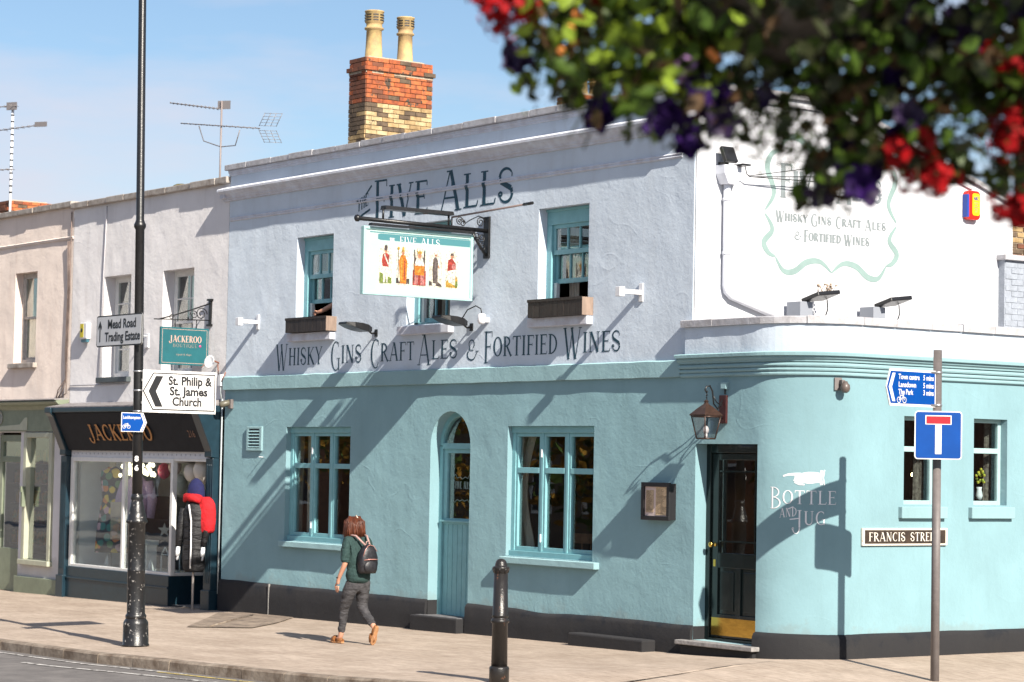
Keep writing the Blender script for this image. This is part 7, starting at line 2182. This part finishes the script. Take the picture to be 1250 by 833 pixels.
# backpack
bp = thing('backpack', tuple(B(hip-.17, -.03, .92)), 'small black backpack with pink-gold zips on the walking woman', 'backpack')
m_bag = mat('black_nylon', (.014, .014, .018), .45, vary=.35, vscale=20, bump=.008, bscale=12)
mb = MB(); vs = []
prof = [(0.0, .11, .055), (.04, .125, .075), (.12, .13, .085), (.2, .125, .08), (.28, .10, .07), (.33, .065, .05), (.355, .02, .02)]
nn = 18
for h, rx, ry in prof:
    for k in range(nn):
        th = 2*PI*k/nn; cx0, sy = math.cos(th), math.sin(th)
        ex = (abs(cx0)**.6)*(1 if cx0 > 0 else -1)*rx; ey = (abs(sy)**.6)*(1 if sy > 0 else -1)*ry
        vs.append(B(hip-.155-ey-.012*(h/.35), -.03+ex, .88+h))
mb.add(vs, [(j*nn+k, j*nn+(k+1) % nn, (j+1)*nn+(k+1) % nn, (j+1)*nn+k) for j in range(len(prof)-1) for k in range(nn)]+[tuple(range(nn)), tuple((len(prof)-1)*nn+k for k in range(nn))], True)
part('bag_body', mb, m_bag, bp)
mb = MB(); mb.ball(B(hip-.235, -.03, .965), .10, 14, 10, (.28, .95, .78)); part('front_pocket', mb, m_bag, bp)
m_zip = mat('rose_gold_zip', (.55, .26, .22), .35, metal=.4)
mb = MB(); mb.tube([B(hip-.235, -.03+.095, 1.045), B(hip-.262, -.03+.03, 1.055), B(hip-.262, -.03-.04, 1.055), B(hip-.235, -.03-.10, 1.05)], .006, 5)
mb.tube([B(hip-.22, -.03+.10, 1.08), B(hip-.235, -.03+.085, 1.16), B(hip-.225, -.03+.04, 1.215), B(hip-.22, -.03, 1.228), B(hip-.225, -.03-.05, 1.215), B(hip-.235, -.03-.09, 1.15)], .004, 5)
part('zip', mb, m_zip, bp)
mb = MB()
for s_ in (-1, 1): mb.tube([B(hip-.16, -.03+s_*.03, 1.22), B(hip-.06, s_*.08, 1.335), B(hip+.06, s_*.10, 1.345), B(hip+.145, s_*.12, 1.25), B(hip+.13, s_*.14, 1.08)], .013, 6)
mb.tube([B(hip-.15, -.01, 1.22), B(hip-.16, -.01, 1.27), B(hip-.15, -.05, 1.27), B(hip-.15, -.05, 1.22)], .007, 6)
part('strap', mb, mat('pink_strap', (.35, .22, .20), .6), bp)

# person leaning in the open upstairs window
p2 = thing('person', (-8.15, .55, 3.7), 'person in the shade resting a bare forearm on the left upstairs window ledge', 'person')
X0 = Vector((-8.1, .75, 3.7))
an = {'pelvis': (X0+Vector((0, 0, .05)), .15), 'chest': (X0+Vector((0, -.02, .42)), .15), 'neckb': (X0+Vector((0, -.03, .62)), .07), 'head': (X0+Vector((0, -.05, .80)), .085), 'crown': (X0+Vector((0, -.05, .88)), .06),
      'ls': (X0+Vector((.2, -.03, .54)), .06), 'le': (Vector((-7.97, .20, 4.42)), .046), 'lw': (Vector((-8.28, .08, 4.28)), .034), 'lp': (Vector((-8.37, .06, 4.26)), .028),
      'rs': (X0+Vector((-.2, -.03, .54)), .06), 're': (X0+Vector((-.28, -.1, .30)), .045), 'rw': (X0+Vector((-.18, -.25, .2)), .03)}
fx = MB(); P_ = an['lp'][0]
for k, L in enumerate((.06, .07, .065, .05)):
    a = P_+Vector((-.01, 0, .015*(1.5-k))); fx.tube([a, a+Vector((-L*.6, -.01, -.006)), a+Vector((-L, -.02, -.02))], [.010, .009, .006], 6)
fx.tube([P_+Vector((.01, -.01, .02)), P_+Vector((-.03, -.03, .03))], [.011, .008], 6)
skinned('body', an, [('pelvis', 'chest'), ('chest', 'neckb'), ('neckb', 'head'), ('head', 'crown'), ('neckb', 'ls'), ('ls', 'le'), ('le', 'lw'), ('lw', 'lp'), ('neckb', 'rs'), ('rs', 're'), ('re', 'rw')], 'pelvis', m_skin, p2, 2, fx)
sn = {'pelvis': (X0+Vector((0, 0, .05)), .17), 'chest': (X0+Vector((0, -.02, .42)), .17), 'neckb': (X0+Vector((0, -.03, .6)), .09), 'ls': (X0+Vector((.2, -.03, .53)), .08), 'le': (X0+Vector((.19, -.2, .58)), .065), 'rs': (X0+Vector((-.2, -.03, .53)), .08), 're': (X0+Vector((-.26, -.07, .35)), .065)}
skinned('top', sn, [('pelvis', 'chest'), ('chest', 'neckb'), ('neckb', 'ls'), ('ls', 'le'), ('neckb', 'rs'), ('rs', 're')], 'chest', mat('dark_shirt', (.02, .02, .025), .9), p2, 1)
mb = MB(); mb.ball(an['head'][0]+Vector((0, .02, .03)), .105, 12, 8); part('hair', mb, mat('dark_hair', (.02, .012, .008), .6), p2)

# ================================================================ HANGING BASKET NEAR THE CAMERA
UX = Vector((.589, .808, .0)).normalized()      # along the basket, to the right as seen from the pavement
UD = Vector((-.808, .589, 0)).normalized()      # away from the photographer
BC = CAM+cf*5.2+cr*((960-625)/2951.14*5.2)-cu*((-20-416.5)/2951.14*5.2)
def K(px, py, dep=0.0):
    """basket-frame point: px, py are hundredths-of-frame offsets measured on the plant, dep metres back"""
    return BC+UX*((px-960)/567.5)+Vector((0, 0, -(py+20)/567.5))+UD*dep
hb = thing('hanging_basket', tuple(BC), 'overflowing hanging basket of red and purple flowers, out of focus at the top right', 'hanging basket')
rnd = random.Random(77)
mb = MB(); mb.lathe(BC+Vector((0, 0, -.17)), [(.02, 0), (.10, .015), (.17, .06), (.215, .13), (.235, .20), (.22, .20), (.15, .12)], 20)
part('liner', mb, mat('grey_brown_liner', (.17, .14, .12), .95, vary=.25, vscale=12, bump=.01, bscale=20), hb)
mb = MB()
for k in range(3):
    a = 2*PI*k/3+.4; mb.tube([BC+Vector((.22*math.cos(a), .22*math.sin(a), .03)), BC+Vector((0, 0, .75))], .004, 5)
part('chain', mb, m_iron, hb)
mb = MB(); mb.tube([K(1253, -700, .05), K(1253, 262, .05)], .016, 8); part('support_rod', mb, mat('dark_green_rod', (.012, .018, .014), .5), hb)
clumps = [(960, -60, 190, .95), (820, -30, 120, .95), (700, -30, 75, .85), (690, 20, 55, .8), (655, 70, 38, .75), (690, 100, 40, .75), (735, 60, 70, .95), (770, 100, 50, .85), (690, 135, 16, .55), (735, 140, 26, .55), (790, 150, 30, .5), (815, 85, 60, .8), (870, 85, 44, .55),
          (850, 140, 24, .5), (905, 145, 34, .16), (925, 105, 36, .22), (960, 150, 42, .14), (985, 175, 30, .14), (1000, 60, 80, .85), (1080, 40, 85, .9), (1160, 30, 95, .95), (1240, 50, 80, .9), (1035, 130, 42, .85), (1060, 165, 45, .9), (1010, 215, 26, .7), (1040, 210, 32, .85),
          (990, 235, 14, .9), (1095, 140, 42, .75), (1100, 190, 28, .6), (1150, 145, 46, .5), (1155, 185, 38, .7), (1215, 190, 30, .5), (1190, 85, 46, .5), (1235, 120, 38, .8), (1245, 215, 26, .6), (1000, 245, 8, .5), (640, 100, 12, .7), (1300, 60, 110, .9), (1310, 190, 60, .7), (1190, -330, 250, .95), (1060, -300, 150, .7), (1330, -300, 200, .95)]  # last clumps: unseen upper tier added to shade the basket
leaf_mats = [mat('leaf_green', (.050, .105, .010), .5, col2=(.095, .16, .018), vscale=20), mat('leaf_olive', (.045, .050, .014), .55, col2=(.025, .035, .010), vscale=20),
             mat('leaf_dry', (.11, .055, .022), .7, col2=(.08, .05, .02), vscale=20), mat('leaf_sunlit', (.24, .34, .03), .5, vary=.2, vscale=20)]
for m_ in leaf_mats:
    nt = m_.node_tree; b_ = nt.nodes['Principled BSDF']; o_ = nt.nodes['Material Output']
    tl = nt.nodes.new('ShaderNodeBsdfTranslucent'); src = b_.inputs['Base Color'].links[0].from_socket
    nt.links.new(src, tl.inputs[0]); mx_ = nt.nodes.new('ShaderNodeMixShader'); mx_.inputs[0].default_value = .35
    nt.links.new(b_.outputs[0], mx_.inputs[1]); nt.links.new(tl.outputs[0], mx_.inputs[2]); nt.links.new(mx_.outputs[0], o_.inputs['Surface'])
def leaf(mb, p, L, w, rnd):
    d = Vector((rnd.gauss(0, 1), rnd.gauss(0, 1), rnd.gauss(-.35, .8))).normalized()
    s_ = d.orthogonal().normalized(); s_.rotate(Matrix.Rotation(rnd.uniform(0, 2*PI), 3, d)); n_ = d.cross(s_)
    a = p-d*L*.5
    mb.add([a, a+d*L*.3+s_*w*.45+n_*w*.12, a+d*L*.65+s_*w*.42+n_*w*.1, a+d*L, a+d*L*.65-s_*w*.42+n_*w*.1, a+d*L*.3-s_*w*.45+n_*w*.12, a+d*L*.5],
           [(0, 1, 6), (1, 2, 6), (2, 3, 6), (3, 4, 6), (4, 5, 6), (5, 0, 6)], True)
mb = MB(); big = []
for (cx0, cy0, r_, den) in clumps:
    if cx0 > 1340: continue
    n = int(r_*r_*3.14*den/(92 if cx0 > 960 and cy0 > -200 else 108 if cy0 > -200 else 150))
    for k in range(n):
        while True:
            a, b = rnd.uniform(-1, 1), rnd.uniform(-1, 1)
            if a*a+b*b < 1: break
        dep = rnd.gauss(0, .10+.0006*r_)-(.62 if cy0 < -200 else 0)
        p = K(cx0+a*r_, cy0+b*r_*.9, dep)
        u = rnd.random()
        mb.cur = 2 if u < .16 else (1 if u < .55 else 0)
        if cx0 < 900 and cy0 < 120 and rnd.random() < .5: mb.cur = 3  # brighter green paints sunlight onto the upper-left leaves
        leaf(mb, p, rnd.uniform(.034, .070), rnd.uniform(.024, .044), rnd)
        if k % 9 == 0 and len(big) < 110: big.append((p+UD*-.02, rnd.uniform(.05, .075)))
# fine feathery trailing foliage between the bigger leaves
for (cx0, cy0, r_, n) in ((900, 120, 60, 1500), (960, 160, 50, 1100), (1000, 190, 40, 600), (870, 150, 34, 420), (840, 170, 22, 160), (700, 110, 40, 320), (1150, 170, 60, 800), (1210, 130, 50, 700), (1235, 205, 30, 300), (1040, 240, 20, 90)):
    for k in range(int(n*.55)):
        a, b = rnd.gauss(0, .5), rnd.gauss(0, .5); p = K(cx0+a*r_, cy0+b*r_*.9, rnd.gauss(0, .07)); mb.cur = rnd.choice((0, 1, 1, 2)); leaf(mb, p, rnd.uniform(.008, .017), rnd.uniform(.006, .011), rnd)
# trailing shoots hanging below the mass
for (cx0, cy0) in ((735, 150), (700, 128), (842, 178), (795, 165), (865, 175), (990, 225), (1005, 238), (1050, 222), (1080, 205), (660, 110), (1110, 210), (1140, 215), (1225, 225), (640, 95), (770, 165), (1028, 232)):
    x_ = cx0; y_ = cy0-50
    for k in range(11):
        y_ += 5.5; x_ += rnd.uniform(-4, 4); mb.cur = rnd.choice((0, 1, 1)); p = K(x_, y_, -.02+rnd.uniform(-.01, .01)); leaf(mb, p, rnd.uniform(.018, .04), rnd.uniform(.012, .024), rnd)
# hanging stems
for k in range(60):
    cx0, cy0, r_, den = rnd.choice(clumps[4:36]); a = K(cx0, cy0-30, rnd.gauss(0, .06)); b = a+Vector((rnd.uniform(-.05, .05), rnd.uniform(-.05, .05), -rnd.uniform(.06, .15)))
    mb.cur = 1; mb.tube([a, (a+b)/2+Vector((.01, 0, 0)), b], .0022, 4, caps=False)
o = part('foliage', mb, leaf_mats, hb); o['kind'] = 'stuff'
for p, L in big:
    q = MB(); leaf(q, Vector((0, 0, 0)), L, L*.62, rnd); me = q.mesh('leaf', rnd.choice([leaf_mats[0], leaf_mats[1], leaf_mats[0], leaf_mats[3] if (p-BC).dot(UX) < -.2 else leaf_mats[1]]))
    inst('leaf', me, hb, p, (rnd.uniform(0, 6), rnd.uniform(0, 6), rnd.uniform(0, 6)))
# flowers
m_viol = mat('violet_petal', (.026, .004, .085), .7, col2=(.010, .002, .035), spec=.2, vscale=40); m_dviol = mat('dark_violet_petal', (.018, .006, .04), .6, vary=.3, vscale=40)
m_lilac = mat('lilac_petal', (.42, .25, .50), .6, col2=(.25, .08, .32), vscale=30); m_redf = mat('scarlet_petal', (.36, .002, .004), .7, col2=(.18, .001, .003), spec=.2, vscale=40)
m_or = mat('orange_petal', (.75, .25, .06), .5, vary=.3)
def petunia_mesh(m_):
    mb = MB(); n = 25; vs = [(0, 0, -.035)]
    for ring_ in range(3):
        for k in range(n):
            th = 2*PI*k/n; lob = 1+.16*math.cos(5*th)
            r_ = (.007, .018, .034*lob)[ring_]; z_ = (-.022, -.006, .002+.006*math.sin(5*th))[ring_]
            vs.append((r_*math.cos(th), r_*math.sin(th), z_))
    fs = [(0, 1+k, 1+(k+1) % n) for k in range(n)]+[(1+r_*n+k, 1+(r_+1)*n+k, 1+(r_+1)*n+(k+1) % n, 1+r_*n+(k+1) % n) for r_ in range(2) for k in range(n)]
    mb.add(vs, fs, True); return mb.mesh('petunia_flower', m_)
def geranium_mesh():
    mb = MB(); r2 = random.Random(3)
    for k in range(15):
        a = 2*PI*k*.618; zz = 1-2*(k+.5)/15*.85; rr = math.sqrt(max(0, 1-zz*zz)); N_ = Vector((rr*math.cos(a), rr*math.sin(a), zz)); c_ = N_*(.026+.012*(k%3))
        s_ = N_.orthogonal().normalized(); t_ = N_.cross(s_)
        for j in range(5):
            th = 2*PI*j/5; d = s_*math.cos(th)+t_*math.sin(th); e_ = N_.cross(d)
            mb.add([c_, c_+d*.012+e_*.008+N_*.004, c_+d*.022+N_*.002, c_+d*.012-e_*.008+N_*.004], [(0, 1, 2, 3)], True)
    return mb.mesh('geranium_cluster', m_redf)
pv, pd, plm, gm = petunia_mesh(m_viol), petunia_mesh(m_dviol), petunia_mesh(m_lilac), geranium_mesh()
def face_rot():
    # roughly towards the photographer with spread
    d = (-UD+Vector((rnd.gauss(0, .5), rnd.gauss(0, .5), rnd.gauss(-.1, .5)))).normalized()
    return d.to_track_quat('Z', 'Y').to_euler()
F1_ = [(565, 2, pv), (585, -8, pv), (628, 82, pd), (632, 88, pd), (730, 145, pv), (733, 158, pv), (838, 170, pv), (842, 184, pv), (852, 118, pv), (846, 128, pv), (878, 132, pv), (868, 140, pv), (822, 92, plm), (826, 98, plm), (965, 45, pd), (972, 60, pv), (1010, 30, pd), (1018, 45, pd), (1000, 8, pd),
       (1052, 50, pd), (1102, 40, pd), (1112, 25, pd), (1118, 52, pd), (1165, 28, pd), (1178, 42, pd), (1170, 56, pd), (1190, 30, pd), (1096, 160, pv), (1092, 175, pv), (1098, 150, pd), (1052, 222, pv), (1060, 214, pv), (1042, 232, pv), (1050, 240, pd), (1036, 215, pv), (1024, 190, pd), (880, 160, pd), (930, 128, pd), (812, 150, pv), (803, 158, pv), (1000, 245, pd), (1230, 20, pd), (1085, 95, pv), (940, 15, pd)]
def grow_rot(): return (rnd.uniform(0, 6), rnd.uniform(0, 6), rnd.uniform(0, 6))
for px, py, me in F1_:
    inst('petunia_flower', me, hb, K(px, py, -.10+rnd.uniform(-.05, .05)), face_rot(), (1, 1, 1))
F2_ = [(600, 12), (622, 5), (640, 18), (612, 30), (604, 36), (628, 28), (645, 32), (615, 46), (590, 8), (1085, 192), (1100, 200), (1112, 210), (1122, 203), (1146, 216), (1138, 228), (1128, 220), (1108, 216), (1118, 180), (1208, 165), (1222, 150), (1230, 160), (1235, 140), (1222, 178), (1240, 172), (1205, 80), (1220, 88), (1228, 78), (1215, 256), (1228, 262), (1242, 266), (1238, 252), (1250, 258), (1190, 60), (725, 2)]
for px, py in F2_:
    inst('geranium_cluster', gm, hb, K(px, py, -.09+rnd.uniform(-.05, .05)), grow_rot(), (rnd.uniform(.6, .9),)*3)
for px, py in ((702, 38), (708, 42), (695, 55), (685, 82), (700, 72), (905, 20), (915, 12), (862, 80), (868, 86), (940, 5), (985, 12)):
    mb = MB(); mb.ball(K(px, py, -.14), .010, 8, 6); part('flower_bud', mb, m_or, hb)

# ================================================================ ACROSS THE STREET (seen only in the glass)
def house_row(name, x0, x1, y0, y1, h, label, face, m_):
    t = thing(name, ((x0+x1)/2, (y0+y1)/2, -.5), label, 'house')
    mb = MB(); mb.box(x0, x1, y0, y1, -1, h); part('wall', mb, m_, t)
    mb = MB(); mb.add([(x0, y0, h), (x1, y0, h), (x1, y1, h), (x0, y1, h), (x0, (y0+y1)/2, h+2), (x1, (y0+y1)/2, h+2)], [(0, 1, 5, 4), (2, 3, 4, 5), (0, 4, 3), (1, 2, 5)]); part('roof', mb, MATS['dark_slate'], t)
    if face == 'N':
        x = x0+1.2
        while x < x1-1.2:
            for zc in (1.5, 4.6):
                mb = MB(); mb.box(x-.5, x+.5, y1-.02, y1+.03, zc-.8, zc+.8); w = part('window', mb, m_whitewood, t)
                q = MB(); q.box(x-.42, x+.42, y1+.032, y1+.04, zc-.72, zc+.72); part('pane', q, m_dark, w)
            x += 2.6
    else:
        y = y0+1.2
        while y < y1-1.2:
            for zc in (1.5, 4.6):
                mb = MB(); mb.box(x0-.03, x0+.02, y-.5, y+.5, zc-.8, zc+.8); w = part('window', mb, m_whitewood, t)
                q = MB(); q.box(x0-.04, x0-.032, y-.42, y+.42, zc-.72, zc+.72); part('pane', q, m_dark, w)
            y += 2.6
m_row = mat('far_brick', (.26, .12, .07), .9, col2=(.16, .08, .05), vscale=6, bump=.01, bscale=20)
m_row2 = mat('far_render', (.16, .12, .09), .9, vary=.1)
house_row('terrace_house', -60, -46, -36, -24, 7, 'dark brick terrace across the street, mirrored in the far-left shop glass', 'N', m_row)
house_row('terrace_house', -45.5, -30, -36, -25, 7.5, 'brown rendered house across the street, mirrored in the shop windows', 'N', m_row2)
house_row('terrace_house', -29.5, -8, -36, -25, 7, 'brown brick house across the street, mirrored in the pub windows', 'N', m_row)
house_row('terrace_house', 14, 24, 9, 30, 7, 'brick house across the side street, mirrored in the side windows', 'W', m_row)
tree_leaf = [mat('tree_leaf_green', (.06, .10, .02), .6), mat('tree_leaf_gold', (.26, .14, .02), .6)]
def tree(x, y, h, r_, seed, label):
    rr = random.Random(seed)
    t = thing('street_tree', (x, y, gz(x, y)-.1), label, 'tree')
    mb = MB(); mb.tube([(x, y, -.4), (x+.1, y, h*.35), (x, y+.1, h*.6)], [.22, .16, .10], 8)
    for k in range(6):
        a = k*1.05; mb.tube([(x+.05, y, h*(.35+.04*k)), (x+r_*.6*math.cos(a), y+r_*.6*math.sin(a), h*(.6+.04*k))], [.07, .02], 6)
    part('trunk', mb, m_boxwood, t)
    mb = MB()
    cl = [(rr.uniform(-.7, .7)*r_, rr.uniform(-.7, .7)*r_, h*(.42+rr.uniform(-.26, .26)), r_*rr.uniform(.25, .5)) for _ in range(14)]
    for k in range(2600):
        c_ = rr.choice(cl); v = Vector((rr.gauss(0, 1), rr.gauss(0, 1), rr.gauss(0, 1))).normalized()*c_[3]*rr.uniform(.5, 1.05)
        p = Vector((x+c_[0], y+c_[1], c_[2]))+v; d = Vector((rr.gauss(0, 1), rr.gauss(0, 1), rr.gauss(0, 1))).normalized(); s_ = d.orthogonal().normalized()
        mb.cur = 1 if rr.random() < .55 else 0
        L = rr.uniform(.09, .2); mb.add([p-d*L, p+s_*L*.6, p+d*L, p-s_*L*.6], [(0, 1, 2, 3)])
    part('crown', mb, tree_leaf, t)
tree(-17, -17.5, 7, 2.8, 1, 'golden-leaved street tree across the road opposite the pub windows')
tree(-25, -18, 7.5, 3, 2, 'golden-leaved street tree across the road opposite the boutique')
tree(-34, -18, 7, 2.8, 3, 'golden-leaved street tree across the road opposite the pink house')
tree(-43, -19, 8, 3.2, 4, 'golden-leaved street tree farthest left across the road')
